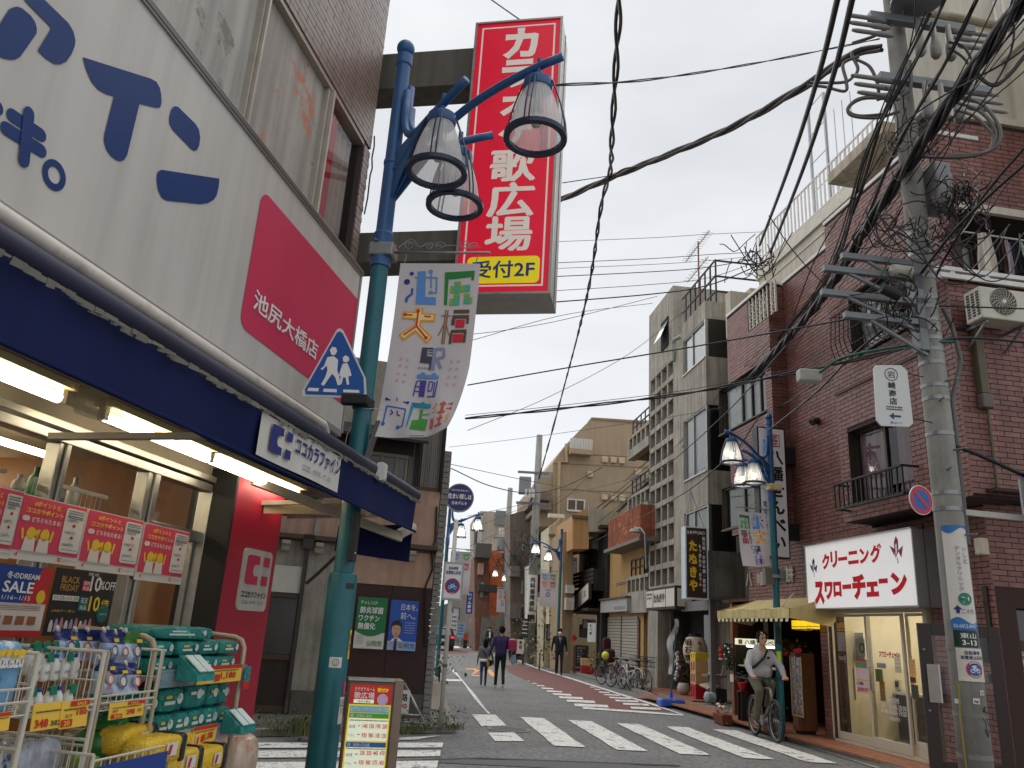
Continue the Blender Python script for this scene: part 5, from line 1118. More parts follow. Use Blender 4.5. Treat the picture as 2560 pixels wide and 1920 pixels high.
for(x,y)in((345,1100),(605,1090),(1095,1130),(1315,1155),(1525,1185)):
 cx=o8(x,y,-.05)[0];T.p('corbel',MB().prism([(cx-.07,0,zg-.03),(cx-.07,-.13,zg-.04),(cx-.07,-.12,zg-.1),(cx-.07,-.06,zg-.13),(cx-.07,-.05,zg-.2),(cx-.07,0,zg-.22)],(.14,0,0)),mat('white corbel',(170,160,148),.8,var=.12,dirt=.3),bev=.008)
px_=o8(515,1100,-.06)[0]
b=MB();b.tube([(px_,-.06,zg),(px_,-.06,.3),(px_+.0,-.12,.1)],.035,10);b.box(px_-.09,px_+.09,-.14,-.01,zg-.16,zg+.08);T.p('downpipe',b,mat('dark pipe',(52,44,40),.5),smooth=False)
b=MB();b.box(o8(590,900)[0]-.03,o8(590,900)[0]+.05,-.05,.02,zg+.08,zs-.1);T.p('patch_strip',b,OGREY)
dx0,dx1=o1(110,800)[0]-.3,o1(505,400)[0];zd1=o1(400,148)[1];zw1=o8(370,1212)[1]
T.p('white_panel',MB().box(dx0-2,dx1,-.01,.058,zd1+.01,zw1),mat('white board',(196,192,182),.7,var=.05,dirt=.15))
o=T.p('sliding_door',MB().box(dx0,dx1,.0,.05,.1,zd1-.01),DKW);zr2=o1(330,700)[1]
b=MB();b.box(dx0,dx1,-.02,-.001,zr2-.04,zr2+.04);b.box(dx0,dx1,-.025,-.001,zd1-.07,zd1-.01);b.box(dx1-.06,dx1,-.02,-.001,.1,zr2-.04);b.box(dx1-.06,dx1,-.02,-.001,zr2+.04,zd1-.07);b.box(dx0,dx1,-.02,-.001,.1,.2);T.p('door_frame',b,mat('brown door frame',(72,52,36),.6,var=.1),parent=o)
T.p('door_pane',MB().rect(dx0,dx1-.06,zr2+.05,zd1-.08,-.004),mat('dark frosted pane',(52,48,40),.2,var=.1),parent=o)
b=MB();b.tube([(-.06,-.03,3.6),(-.04,-.04,3.0),(-.08,-.04,2.8),(-.04,-.04,2.5),(-.14,-.04,2.2),(-.05,-.03,1.2)],.018,6);T.p('corner_cable',b,BLK)
b=MB()
for k in range(46):b.box(.0,.14,-.02+.012*(k%2),.3,.05+k*.1,.14+k*.1)
T.p('siding_strip',b,mat('grey siding',(136,132,126),.6,var=.08,streak=.2))
def vposter(q,lb,m,y=-.03):
 p=[OF.px(600+a*.28926,1440+c*.28926,y)for a,c in q];x0,x1,z0,z1=(p[0][0]+p[3][0])/2,(p[1][0]+p[2][0])/2,(p[2][1]+p[3][1])/2,(p[0][1]+p[1][1])/2
 T=Tg('poster',lb,'poster',OF,((x0+x1)/2,y,z0),'posters on the brown boarded wall');T.p('sheet',MB().box(x0,x1,y,y+.006,z0,z1),m);return T,x0,x1,z0,z1
T,x0,x1,z0,z1=vposter(((1025,178),(1280,192),(1235,632),(975,625)),'green and white vaccine poster with white lettering on brown wall',PW);w,h=x1-x0,z1-z0;f=onf(-.034);f2=onf(-.038)
T.p('green_print',Tx(f).poly([(x0,z1),(x0,z0+h*.34)]+[(x0+w*i/10,z0+h*(.34-.1*sin(pi*i/10)))for i in range(1,10)]+[(x1,z0+h*.32),(x1,z1)]).mb,paper('leaf green',(18,116,62)))
t=Tx(f2).fit('チャレンジ!',x0+w*.1,x0+w*.66,z0+h*.85,z0+h*.93,.01).fit('肺炎球菌',x0+w*.1,x0+w*.88,z0+h*.68,z0+h*.81,.02).fit('ワクチン',x0+w*.08,x0+w*.78,z0+h*.53,z0+h*.65,.02).fit('無償化',x0+w*.08,x0+w*.66,z0+h*.37,z0+h*.5,.02);T.p('white_lettering',t.mb,W_INK)
t=Tx(f).fit('公明党',x0+w*.42,x0+w*.94,z0+h*.05,z0+h*.16,.01);T.p('green_lettering',t.mb,G_INK);t=Tx(f);[t.dashes(x0+w*.06,x0+w*.3,z0+h*(.24-.03*k),.006,k)for k in range(6)];T.p('small_print',t.mb,K_INK)
T,x0,x1,z0,z1=vposter(((1312,202),(1552,222),(1510,650),(1262,638)),'blue poster with a man in white shirt and blue tie on brown wall',paper('poster blue',(34,84,176)));w,h=x1-x0,z1-z0
T.p('pale_print',Tx(f).rect(x0,x1,z0,z0+h*.18).mb,paper('pale blue',(140,176,220)))
t=Tx(f2).fit('日本を、',x0+w*.38,x0+w*.97,z0+h*.8,z0+h*.93).fit('前へ。',x0+w*.38,x0+w*.9,z0+h*.62,z0+h*.76);[t.dashes(x0+w*.55,x0+w*.92,z0+h*(.55-.05*k),.007,k)for k in range(5)];T.p('white_lettering',t.mb,W_INK)
cx,cz=x0+w*.27,z0+h*.40
T.p('shirt_print',Tx(f).poly([(x0+w*.02,z0),(x0+w*.05,z0+h*.14),(cx-w*.08,z0+h*.24),(cx+w*.12,z0+h*.24),(x0+w*.56,z0+h*.17),(x0+w*.6,z0)]).mb,W_INK)
t=Tx(f2).disc(cx,cz,w*.155,rz=h*.145).rect(cx-w*.07,cx+w*.09,z0+h*.2,z0+h*.3);T.p('face_print',t.mb,paper('skin print',(206,158,130)))
t=Tx(onf(-.041)).poly([(cx-w*.17,cz+h*.01),(cx-w*.18,cz+h*.12),(cx-w*.08,cz+h*.19),(cx+w*.1,cz+h*.19),(cx+w*.18,cz+h*.1),(cx+w*.165,cz+h*.0),(cx+w*.13,cz+h*.08),(cx,cz+h*.1),(cx-w*.13,cz+h*.08)]).rect(cx-w*.1,cx-w*.03,cz+h*.022,cz+h*.03).rect(cx+w*.03,cx+w*.1,cz+h*.022,cz+h*.03).rect(cx-w*.05,cx+w*.05,cz-h*.075,cz-h*.067);T.p('hair_print',t.mb,K_INK)
T.p('tie_print',Tx(onf(-.041)).poly([(cx-w*.05,z0),(cx-w*.03,z0+h*.22),(cx+w*.05,z0+h*.22),(cx+w*.06,z0)]).mb,B_INK)
t=Tx(f2).fit('公明党',x0+w*.4,x0+w*.97,z0+h*.04,z0+h*.15);T.p('blue_lettering',t.mb,B_INK)
LEAF=mat('weed green',(88,96,52),.8,var=.3,scale=9,rnd=.3);LEAFD=mat('dark leaf',(58,74,40),.7,var=.3,scale=9,rnd=.3)
def tuft(b,c,n,h,spread,wd=.012,seed=0):
 r=random.Random(seed)
 for _ in range(n):
  a=r.uniform(0,6.28);rr=spread*r.random()**.5;p=Vector(c)+Vector((cos(a)*rr,sin(a)*rr,0));hh=h*r.uniform(.4,1);d=Vector((r.uniform(-1,1),r.uniform(-1,1),0))*hh*.5;w=Vector((cos(a+1.5),sin(a+1.5),0))*wd
  b.add([p-w,p+w,p+w*.7+d*.4+Vector((0,0,hh*.6)),p+d+Vector((0,0,hh)),p-w*.7+d*.4+Vector((0,0,hh*.6))],[(0,1,2,3,4)])
def leaves(b,c,n,rx,ry,rz,sz,seed=0):
 r=random.Random(seed)
 for _ in range(n):
  p=Vector(c)+Vector((r.gauss(0,rx*.5),r.gauss(0,ry*.5),r.gauss(0,rz*.5)));s=sz*r.uniform(.5,1.2);q=Matrix.Rotation(r.uniform(0,6.28),3,'Z')@Matrix.Rotation(r.uniform(-1,1),3,'X')
  b.add([p+q@Vector(v)*s for v in((0,-.5,0),(.28,0,.06),(0,.6,-.05),(-.28,0,.06))],[(0,1,2,3)])
b=MB()
for k,(u,v)in enumerate(((655,1815),(690,1812),(625,1818),(770,1835),(745,1825),(1010,1818),(1040,1822),(1070,1818),(1120,1815),(1125,1800),(1095,1812),(990,1826),(715,1826))):
 p=gnd(u,v,.07);leaves(b,p+Vector((0,0,.06)),60,.26,.24,.16,.06,k)
solo('weeds','low green weeds growing along the foot of the old stucco building','weeds',b,LEAFD,kind='stuff')
b=MB()
for k,(u,v)in enumerate(((770,1838),(780,1840),(750,1836),(700,1832),(1118,1822),(1050,1828),(1000,1832))):tuft(b,gnd(u,v,.07),70,.3 if k<3 else .13,.24,.008,k)
solo('grass_tuft','long dry grass beside the near lamp pole and under the barrier','grass',b,LEAF,kind='stuff')
p=gnd(1035,1818,.07);GF=FR(88,(p.x,p.y,0))
x0,x1=GF.px(995,1800)[0],GF.px(1070,1822)[0];zt2=GF.px(1030,1713)[1]
T=Tg('barrier','grey steel A shaped barrier with a white notice board by the old wall','barrier',GF,((x0+x1)/2,0,.08))
for xx in(x0-.35,x1-.42):T.p('leg',MB().tube([(xx,.12,zt2),(xx+.42,-.2,.08)],.022,8),STEEL,smooth=True)
for xx in(x0-.35,x1-.42):T.p('back_leg',MB().tube([(xx,.12,zt2),(xx,.45,.08)],.02,8),STEEL,smooth=True)
T.p('top_bar',MB().tube([(x0-.37,.12,zt2),(x1-.4,.12,zt2)],.024,8),STEEL,smooth=True);T.p('low_bar',MB().tube([(x0-.05,-.12,.25),(x1-.1,-.12,.25)],.018,8),STEEL,smooth=True);T.p('low_bar',MB().tube([(x0+.02,-.17,.15),(x1-.02,-.17,.15)],.018,8),STEEL,smooth=True)
nx1=GF.px(1025,1740,-.0)[0];T.p('notice',MB().box(nx1-.45,nx1,-.03,-.02,GF.px(1010,1790)[1],GF.px(1010,1725)[1]),WHITE)
t=Tx(onf(-.034)).fit('通路',nx1-.25,nx1-.03,GF.px(1010,1752)[1],GF.px(1010,1733)[1],.02);T.p('lettering',t.mb,K_INK);t=Tx(onf(-.034)).fit('00',nx1-.16,nx1-.03,GF.px(1010,1770)[1],GF.px(1010,1758)[1],.02);T.p('red_lettering',t.mb,R_INK)
for k,(u,v)in enumerate(((1088,1760),(1102,1778))):
 q=gnd(u,v,.07);solo('leaning_board',('pale board leaning on the wall behind the white sign pole','second pale board lying on the first behind the white sign pole')[k],'board',MB().prism([(q.x-.2,q.y,.08),(q.x+.12,q.y-.1,.08),(q.x+.05,q.y+.25,.42-.14*k),(q.x-.3,q.y+.3,.42-.14*k)],(0,0,.02)),mat('weathered board',(164,156,142),.85,var=.12),at=(q.x,q.y,.08))
p=gnd(1100,1822,.07);WX=FR(88,(p.x,p.y,0))
zt3=WX.px(1138,1303)[1]
T=Tg('sign_pole','thin white sign pole standing at the left kerb','sign pole',WX,(0,0,.07));T.p('pole',MB().tube([(0,0,.07),(0,0,zt3)],.034,14),mat('white pole paint',(196,192,182),.45,var=.06,dirt=.25),smooth=True);T.p('cap',MB().ball((0,0,zt3),.036,10),WHITE);T.p('band',MB().lathe([(.036,.95),(.036,1.0)],(0,0,0),14),TRIM)
def nobike(F,q,y,lb,grp,dark=False):
 p=[F.px(*a,y)for a in q];x0,x1,z0,z1=(p[0][0]+p[3][0])/2,(p[1][0]+p[2][0])/2,(p[2][1]+p[3][1])/2,(p[0][1]+p[1][1])/2;w,h=x1-x0,z1-z0
 T=Tg('bicycle_sign',lb,'road sign',F,((x0+x1)/2,y,z0),grp);T.p('plate',MB().pxz(rrect(x0,x1,z0,z1,w*.05),y,y+.02),mat('grey sign edge',(168,170,170),.45));f=onf(y-.003);f2=onf(y-.006);f3=onf(y-.009)
 T.p('white_face',Tx(f).poly(rrect(x0+w*.07,x1-w*.07,z0+h*.04,z1-h*.04,w*.04)).mb,W_INK)
 t=Tx(f2).fit('自転車等',x0+w*.27,x0+w*.73,z0+h*.80,z0+h*.88,.02).fit('放置禁止区域',x0+w*.14,x0+w*.86,z0+h*.68,z0+h*.77,.02)
 if not dark:
  for a,b_ in((.09,.1),(.9,.91)):t.rect(x0+w*a,x0+w*b_,z0+h*.05,z0+h*.95)
  t.rect(x0+w*.1,x0+w*.9,z0+h*.05,z0+h*.055);t.rect(x0+w*.1,x0+w*.9,z0+h*.945,z0+h*.95)
 T.p('navy_lettering',t.mb,B_INK)
 cx,cz,r=x0+w*.5,z0+h*.37,w*.37
 T.p('red_disc',Tx(f2).disc(cx,cz,r,36).mb,mat('sign red film',(188,30,48),.4));T.p('blue_disc',Tx(f3).disc(cx,cz,r*.76,32).mb,mat('sign blue film',0));f4=onf(y-.012)
 t=Tx(f4);k=r*.76
 for s in(-1,1):t.ring(cx+s*k*.42,cz-k*.22,k*.24,k*.31,20)
 A,B_,C,D,E=(cx-k*.42,cz-k*.22),(cx,cz-k*.22),(cx-k*.2,cz+k*.22),(cx+k*.26,cz+k*.25),(cx+k*.42,cz-k*.22)
 for a,c in((A,B_),(A,C),(B_,C),(C,D),(B_,D),(D,E)):t.line([a,c],k*.08)
 t.line([(cx-k*.3,cz+k*.33),(cx-k*.1,cz+k*.33)],k*.08);t.line([(cx-k*.2,cz+k*.22),(cx-k*.22,cz+k*.33)],k*.07);t.line([(cx+k*.26,cz+k*.25),(cx+k*.2,cz+k*.42),(cx+k*.36,cz+k*.44)],k*.07)
 T.p('bicycle_print',t.mb,W_INK);t=Tx(f3).fit('駐輪場',cx-r*.3,cx+r*.3,cz-r*.96,cz-r*.80);T.p('rim_lettering',t.mb,W_INK)
nobike(WX,((1110.5,1404),(1161,1407),(1153.5,1503.5),(1102,1498.6)),-.05,'no bicycle parking sign on the white pole at the left kerb','no bicycle parking signs')
# ==== RED BRICK BUILDING (right corner)
RF=FR(171.5);RF.o=RF.ey*7.85
BRICK=mat('red brick tile',(132,88,79),.5,var=.16,scale=1.2,rnd=.2,streak=.24,fine=.06,dirt=.22,dcol=(62,36,30));MORT=mat('dark mortar',(62,44,40),.9,var=.1)
def r2(x,y,d=0.):return RF.px(2100+x*.20796,560+y*.20796,d)
def r7(x,y,d=0.):return RF.px(1740+x*.32548,1020+y*.32548,d)
def r15(x,y,d=0.):return RF.px(1540+x*.33766,560+y*.33766,d)
def r6(x,y,d=0.):return RF.px(1980+x*.37371,1300+y*.37371,d)
def r5(x,y,d=0.):return RF.px(1740+x*.25316,1480+y*.25316,d)
YB=-.5;YL=-.35
xcU=(RF.px(2375,810,YB)[0]+RF.px(2418,1081,YB)[0])/2;xcG=RF.px(2475,1400,0)[0];x0B=RF.px(1819,900,YL)[0]
xLb=(RF.px(1926,870,YL)[0]+RF.px(1933,1067,YL)[0])/2;xRb=RF.px(2111,1300,YB)[0]
zTop=RF.px(1990,645,YL)[1];zBay=RF.px(2113,1306,YB)[1];zLb=r7(165,1010,YL)[1];zSp=r7(165,952,YL)[1]
BB=Tg('brick_building','red brick tiled corner building with cream roof terrace above the cleaning shop','apartment building',RF,(xcG-3,0,0))
def hole(pts,y):x0,x1,z0,z1=RF.box(pts,y);return(x0,x1,z0,z1)
W1=(r2(95,900,YB)[0],r2(880,1300,YB)[0],r2(220,1560,YB)[1],r2(95,880,YB)[1])
W2=(RF.px(2119,1090,YB)[0],RF.px(2277,1110,YB)[0],RF.px(2124,1262,YB)[1],RF.px(2119,1080,YB)[1])
W3=(RF.px(1797,990,YL)[0],RF.px(1914,960,YL)[0],RF.px(1912,1028,YL)[1],RF.px(1797,977,YL)[1])
W4=(RF.px(1805,1260,YL)[0],RF.px(1898,1240,YL)[0],zSp,RF.px(1803,1223,YL)[1])
LT=(RF.px(1869,780,YL)[0],RF.px(1934,740,YL)[0],RF.px(1872,828,YL)[1],zTop-.02)
zb0=.1
xS0=RF.px(1838,1760)[0];xS1=RF.px(2055,1700)[0];xC0=RF.px(2083,1700)[0];xC1=RF.px(2330,1580)[0];zS=r5(600,60)[1];zC=r6(600,600)[1]+.02
b=MB()
for(x0,x1,y,z0,z1,hs)in((x0B,xLb-.013,YL+.012,zLb,zTop,(W3,W4,LT)),(xRb+.013,xcU-.013,YB+.012,zBay,zTop,(W1,W2))):
 hs=sorted(hs,key=lambda h:h[0]);xsx=sorted({x0,x1}|{h[0]for h in hs}|{h[1]for h in hs});xsx=[x for x in xsx if x0<=x<=x1]
 for a,c in zip(xsx,xsx[1:]):
  cuts=sorted((h[2],h[3])for h in hs if h[0]<(a+c)/2<h[1]);z=z0
  for p,q in cuts:b.box(a,c,y,y+.3,z,p);z=q
  b.box(a,c,y,y+.3,z,z1)
b.box(xLb-.3,xLb-.012,YL+.3,.3,zLb,zTop);b.box(x0B,xLb-.012,YL+.02,.3,zLb-.0,zLb+.03)
b.box(xLb-.3,xRb+.3,.012,.3,zS-.2,zTop);b.box(xRb+.012,xRb+.3,YB+.3,.3,zBay,zTop)
b.box(x0B,xLb,.012,.3,zS-.2,zLb+.3);b.box(x0B,xC0,.012,.3,zC,zS+.6)
b.box(xRb+.013,xcU-.013,YB+.014,.3,zBay-.01,zBay+.05)
b.box(xS1,xC0-.03,.012,.3,zb0,zS);b.box(xC1+.03,xcG-.012,.012,.3,zb0,zBay);b.box(xC0,xC1,.012,.3,zC,zBay)
b.box(x0B,xcU-.3,.3,6,zTop-.05,zTop-.02);b.box(xcG-.3,xcG-.012,.3,6,2.2,zBay+.1);b.box(x0B,x0B+.2,.3,8,0.1,zTop)
BB.p('wall',b,MORT)
bw_,bh_,gp=.236,.0725,.010
bricks(BB,BRICK,[(x0B,xLb,zLb,zTop)],bw_,bh_,gp,YL+.012,.012,(W3,W4,LT))
bricks(BB,BRICK,[(xRb,xcU,zBay,zTop)],bw_,bh_,gp,YB+.012,.012,(W1,W2))
bricks(BB,BRICK,[(xLb,xRb,zS-.12,zTop),(x0B,xLb,zS-.12,zLb)],bw_,bh_,gp,.012,.012)
bricks(BB,BRICK,[(xS1+.04,xC0-.04,zb0,zS),(xC1+.05,xcG,zb0,zBay),(xC0-.04,xC1+.05,zC+.04,zBay)],bw_,bh_,gp,.012,.012)
bricks(BB,BRICK,[(YL,.0,zLb,zTop)],bw_,bh_,gp,0,.012,wrap=xLb-.012)
bricks(BB,BRICK,[(YB,.0,zBay,zTop)],bw_,bh_,gp,0,.012,wrap=xRb+.0)
WFR=mat('dark bronze window',(66,58,50),.45,.4,var=.1);WGL=mat('reflecting pane',(150,158,158),.06,0,var=.25,scale=.9,spec=1.0);SHEER=mat('white sheer curtain',(232,233,228),.8,var=.08,scale=7);PNKC=mat('pink curtain',(206,172,178),.8,var=.12,scale=7)
def window(T,h,y,F=None,mull=(.5,),cur=None,frame=WFR,rec=.12,curtain=(0,1),fold=60,glass=True,w=.045,label=None):
 x0,x1,z0,z1=h;yy=y+rec
 b=MB();b.box(x0,x0+w,yy-.04,yy+.04,z0,z1);b.box(x1-w,x1,yy-.04,yy+.04,z0,z1);b.box(x0+w,x1-w,yy-.04,yy+.04,z1-w,z1);b.box(x0+w,x1-w,yy-.05,yy+.04,z0,z0+w)
 for m in mull:b.box(x0+(x1-x0)*m-w*.5,x0+(x1-x0)*m+w*.5,yy-.03,yy+.03,z0+w,z1-w)
 o=T.p('window',b,frame,label=label)
 if glass:
  g=MB();e=[x0+w]+[x0+(x1-x0)*m for m in mull]+[x1-w]
  for a,c in zip(e,e[1:]):T.p('pane',MB().rect(a,c,z0+w,z1-w,yy+.002),GLASS,parent=o)
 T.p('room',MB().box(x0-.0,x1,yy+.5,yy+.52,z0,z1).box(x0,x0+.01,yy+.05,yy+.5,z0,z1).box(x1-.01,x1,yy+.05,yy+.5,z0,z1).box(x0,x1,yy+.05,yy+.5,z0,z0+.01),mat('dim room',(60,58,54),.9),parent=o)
 for c in([cur]if cur and not isinstance(cur,list)else(cur or[])):
  m,a,d=(c,*curtain)if not isinstance(c,tuple)else c
  xa,xb=x0+(x1-x0)*a,x0+(x1-x0)*d
  T.p('curtain',MB().grid(lambda i,j:(xa+(xb-xa)*i,yy+.055+.018*sin(i*fold)+.008*sin(i*fold*2.3),z0+.02+(z1-z0-.04)*j),80,1),m,parent=o,smooth=True)
 rv=MB();rv.box(x0-.001,x0+.004,y,yy-.04,z0,z1);rv.box(x1-.004,x1+.001,y,yy-.04,z0,z1);rv.box(x0,x1,y,yy-.04,z1-.004,z1+.001);rv.box(x0,x1,y-.03,yy-.04,z0-.03,z0+.004);T.p('reveal',rv,frame,parent=o)
 return o
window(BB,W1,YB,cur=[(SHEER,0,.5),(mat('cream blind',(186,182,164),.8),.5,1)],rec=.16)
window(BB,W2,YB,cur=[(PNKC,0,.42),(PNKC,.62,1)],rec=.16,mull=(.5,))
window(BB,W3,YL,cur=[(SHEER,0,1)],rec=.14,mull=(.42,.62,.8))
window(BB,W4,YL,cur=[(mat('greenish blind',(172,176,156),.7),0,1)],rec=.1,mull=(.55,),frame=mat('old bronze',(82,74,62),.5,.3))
b=MB();z0,z1=zTop-.9,zTop
x=LT[0]
while x<LT[1]:
 b.box(x,x+.035,YL+.02,YL+.06,LT[2],LT[3]);x+=.17
z=LT[2];k=0
while z<LT[3]-.1:
 for i in range(int((LT[1]-LT[0])/.17)):
  c=LT[0]+.1+.17*i;b.tube([(c+.055*cos(a*.785),YL+.04,z+.08+.055*sin(a*.785))for a in range(8)],.012,4,closed=True)
 z+=.16
BB.p('lattice',b,mat('white lattice',(206,200,184),.6,dirt=.15),kind='stuff')
b=MB();b.box(x0B,xLb,YL-.02,YL+.3,zTop,zTop+.07);b.box(xLb,xRb-.02,-.03,.3,zTop,zTop+.07);b.box(xRb-.02,xcU+.02,YB-.02,.3,zTop,zTop+.07);BB.p('coping',b,WHITE,bev=.01)
def railing(T,x0,x1,y,z0,z1,n,m,r=.011,nm='railing',back=None):
 b=MB();b.box(x0,x1,y-.02,y+.02,z1-.03,z1);b.box(x0,x1,y-.015,y+.015,z0,z0+.03)
 for i in range(n+1):
  x=x0+(x1-x0)*i/n;b.box(x-r,x+r,y-r,y+r,z0+.03,z1-.03)
 if back is not None:
  for x in(x0,x1):b.box(x-.015,x+.015,y,back,z1-.03,z1);b.box(x-.015,x+.015,y,back,z0,z0+.03)
 return T.p(nm,b,m)
zr0,zr1=r7(1160,768,YB-.25)[1],r7(1145,560,YB-.25)[1]
railing(BB,W2[0]-.08,W2[1]+.1,YB-.25,zr0,zr1,14,mat('black iron',(38,36,34),.5,.3),back=YB)
for i in range(14):
 x=W1[0]-.12+(W1[1]-W1[0]+.1)*i/13;zz=W1[2]
 BB.p('basket_bar',MB().tube([(x,YB-.02,zz+.75),(x,YB-.26,zz+.72),(x,YB-.3,zz+.2),(x,YB-.24,zz-.02),(x,YB-.1,zz-.06),(x,YB,zz-.06)],.009,6),mat('black iron',0))
b=MB()
for q in((-.3,.3),(-.27,.05),(-.16,-.05),(-.28,.7)):b.tube([(W1[0]-.14,YB+q[0],W1[2]+q[1]),(W1[1]-.0,YB+q[0],W1[2]+q[1])],.009,6)
BB.p('basket_rail',b,mat('black iron',0))
zl_=RF.px(2087,985,YB)[1];b=MB();b.box(xRb+.0,xcU,YB-.02,YB+.002,zl_-.05,zl_);BB.p('ledge',b,mat('dark ledge',(84,62,56),.7))
c=r7(940,100,0);b=MB();b.tube([(c[0],.0,c[1]),(c[0],-.08,c[1]),(c[0],-.14,c[1]-.05)],.07,12);BB.p('vent_hood',b,mat('bronze hood',(70,60,50),.4,.5))
CY_=1.15;zr1_=RF.px(2185,300,CY_)[1];xl_=RF.px(1893,600,CY_)[0];zrb=zr1_-1.0
b=MB();b.box(xl_,xcU+1.2,CY_,5,zTop,zrb);b.box(xl_,xl_+.3,.2,CY_,zTop,zTop+1.2);BB.p('cream_wall',b,CREAM)
b=MB();b.box(xl_-.05,xcU+1.4,CY_-.06,CY_-.002,zrb-.25,zrb+.06);b.box(xl_,xcU+1,CY_-.02,CY_-.002,zTop+1.5,zTop+1.53);BB.p('cream_band',b,mat('cream band',(206,200,186),.7,dirt=.3,dcol=(120,104,84)))
railing(BB,xl_,xcU+1.3,CY_-.03,zrb+.1,zr1_,60,mat('white rail paint',(212,210,206),.5),r=.017,nm='roof_railing')
sx0,sx1=RF.px(2100,400,.3)[0],RF.px(2195,380,.3)[0];zsl=RF.px(2150,425,.3)[1]
b=MB();b.box(sx0,sx1+.6,.0,CY_-.07,zsl,zsl+.22);BB.p('balcony_slab',b,mat('stained slab',(184,172,152),.8,dirt=.4,streak=.35),bev=.01)
xh=RF.px(1862,720,.9)[0];BB.p('penthouse',MB().box(xh,xl_-.002,.9,4,zTop,zTop+1.5),mat('yellowed render',(196,180,142),.8,streak=.25));[BB.p('louvre_window',MB().box(xh+(xl_-xh)*a,xh+(xl_-xh)*c,.87,.899,zTop+.5,zTop+1.35),mat('grey louvre',(96,94,88),.6))for a,c in((.08,.4),(.55,.92))]
b=MB();xq=RF.px(2060,300,2.2)[0];zq0,zq1=zr1_-.8,RF.px(2060,225,2.2)[1]
for a in(0,.75):b.box(xq-a-.03,xq-a+.03,2.2,2.26,zq0,zq1)
for k in range(6):b.box(xq-.75,xq,2.22,2.235,zq0+(zq1-zq0)*k/5,zq0+(zq1-zq0)*k/5+.02)
for k in range(4):b.box(xq+.05+k*.35,xq+.06+k*.35,2.22,2.24,zq0,zq1-.8)
for k in range(4):b.box(xq,xq+1.4,2.22,2.23,zq0+.2+k*.2,zq0+.21+k*.2)
BB.p('roof_frame',b,mat('light steel',(160,164,168),.5,.3))
RG=FR(81.5,tuple(RF.w(xcU,YB)))
def g2(x,y,d=0.):return RG.px(2100+x*.20796,560+y*.20796,d)
SB=Tg('brick_side_wing','brick side facade on the cross street with balcony laundry and cream top floor','building wing',RG,(2,0,0))
zA,zB_,zC_,zD=RG.px(2450,306)[1],RG.px(2450,512)[1],g2(1700,715)[1],RG.px(2500,1238)[1]
xw0=g2(1345,300)[0]
b=MB();b.box(.012,9,.012,.3,zB_,zA);b.box(.012,9,.012,.3,zD,zC_);b.box(.012,xw0,.012,1.0,zC_,zB_);b.box(.012,9,1.0,1.2,zC_,zB_);b.box(.012,9,.012,1,zD,zD+.05);SB.p('wall',b,MORT)
bricks(SB,BRICK,[(0,7,zB_,zA),(0,7,zD,zC_),(0,xw0,zC_,zB_)],bw_,bh_,gp,.012,.012)
b=MB();b.box(-.02,9,.2,.6,zA,zA+3.4);b.box(-.1,9,-.05,.6,zA,zA+.12);SB.p('cream_wall',b,CREAM)
b=MB();b.tube([(0.2,.16,zA+2.1),(6,.16,zA+2.1)],.06,10);SB.p('gutter_pipe',b,mat('stained pipe',(160,150,130),.6,dirt=.5))
railing(SB,-.05,7,.3,zA+3.5,zA+4.5,40,mat('white rail paint',0),r=.017,nm='roof_railing')
b=MB();b.box(0,9,-.02,.05,zB_-.12,zB_-.002);SB.p('soffit_band',b,CREAM)
window(SB,(xw0+.02,g2(1700,300)[0],zC_+.1,g2(1345,130)[1]),.1,cur=None,rec=.1,mull=(),frame=WFR,glass=False)
SB.p('frosted_pane',MB().rect(xw0+.06,g2(1690,300)[0],zC_+.15,g2(1345,150)[1],.19),mat('frosted dim pane',(104,108,98),.3,var=.2,scale=2))
zR=g2(1600,590)[1];WR=mat('white rail paint',0)
b=MB();b.box(-.15,7,-.10,-.04,zR-.06,zR);b.box(-.15,7,-.09,-.05,zC_-.02,zC_+.05)
for x in(0.0,g2(1680,600)[0],2.4,3.6):b.box(x,x+.07,-.09,-.05,zC_+.05,zR-.06)
b.bar((-.15,-.07,zR-.03),(-.15,.5,zR-.03),.06);b.bar((-.15,-.07,zC_),(-.15,.5,zC_),.06);b.box(-.18,-.12,.2,.26,zC_,zR);SB.p('balcony_rail',b,WR)
LZ=g2(1900,190,.35)[1]
def cloth(x0,x1,z0,y,m,lb,sh=0.):
 solo('laundry',lb,'laundry',MB().grid(lambda i,j:(x0+(x1-x0)*i+sh*j*(i-.5),y+.03*sin(9*i+4*j)*(1-j)+.02*sin(17*i),z0+(LZ-z0-.12*abs(i-.5))*j),16,12),m,RG,((x0+x1)/2,y,z0),'laundry hanging on the balcony',smooth=True)
xa,xb=g2(1650,400,.2)[0],g2(1870,400,.2)[0]
cloth(xa,xb,g2(1750,590,.2)[1],.2,mat('white shirt cloth',(206,196,184),.85,var=.06),'white long shirt hanging first on the balcony line',-.1)
for k,(x,wd,cc,lb)in enumerate(((1915,60,(40,38,40),'black garment beside the white shirt'),(1965,50,(84,60,46),'brown garment on the balcony line'),(2020,70,(176,166,176),'pale lilac garment on the balcony line'),(2090,60,(44,44,52),'dark blue garment on the balcony line'),(2150,60,(30,30,34),'black garment near the right end of the balcony line'),(2205,50,(190,190,186),'white garment at the picture edge on the balcony line'))):
 a,c=g2(x-wd/2,400,.3)[0],g2(x+wd/2,400,.3)[0];cloth(a,c,g2(x,(560,600,680,600,590,380)[k],.3)[1],.3,mat('cloth %d'%k,cc,.9,var=.1),lb)
solo('laundry_line','thin rail carrying laundry over the brick balcony','laundry rail',MB().tube([(xa-.3,.3,LZ+.02),(6,.3,LZ+.02)],.014,8),WR,RG,(xa,.3,LZ))
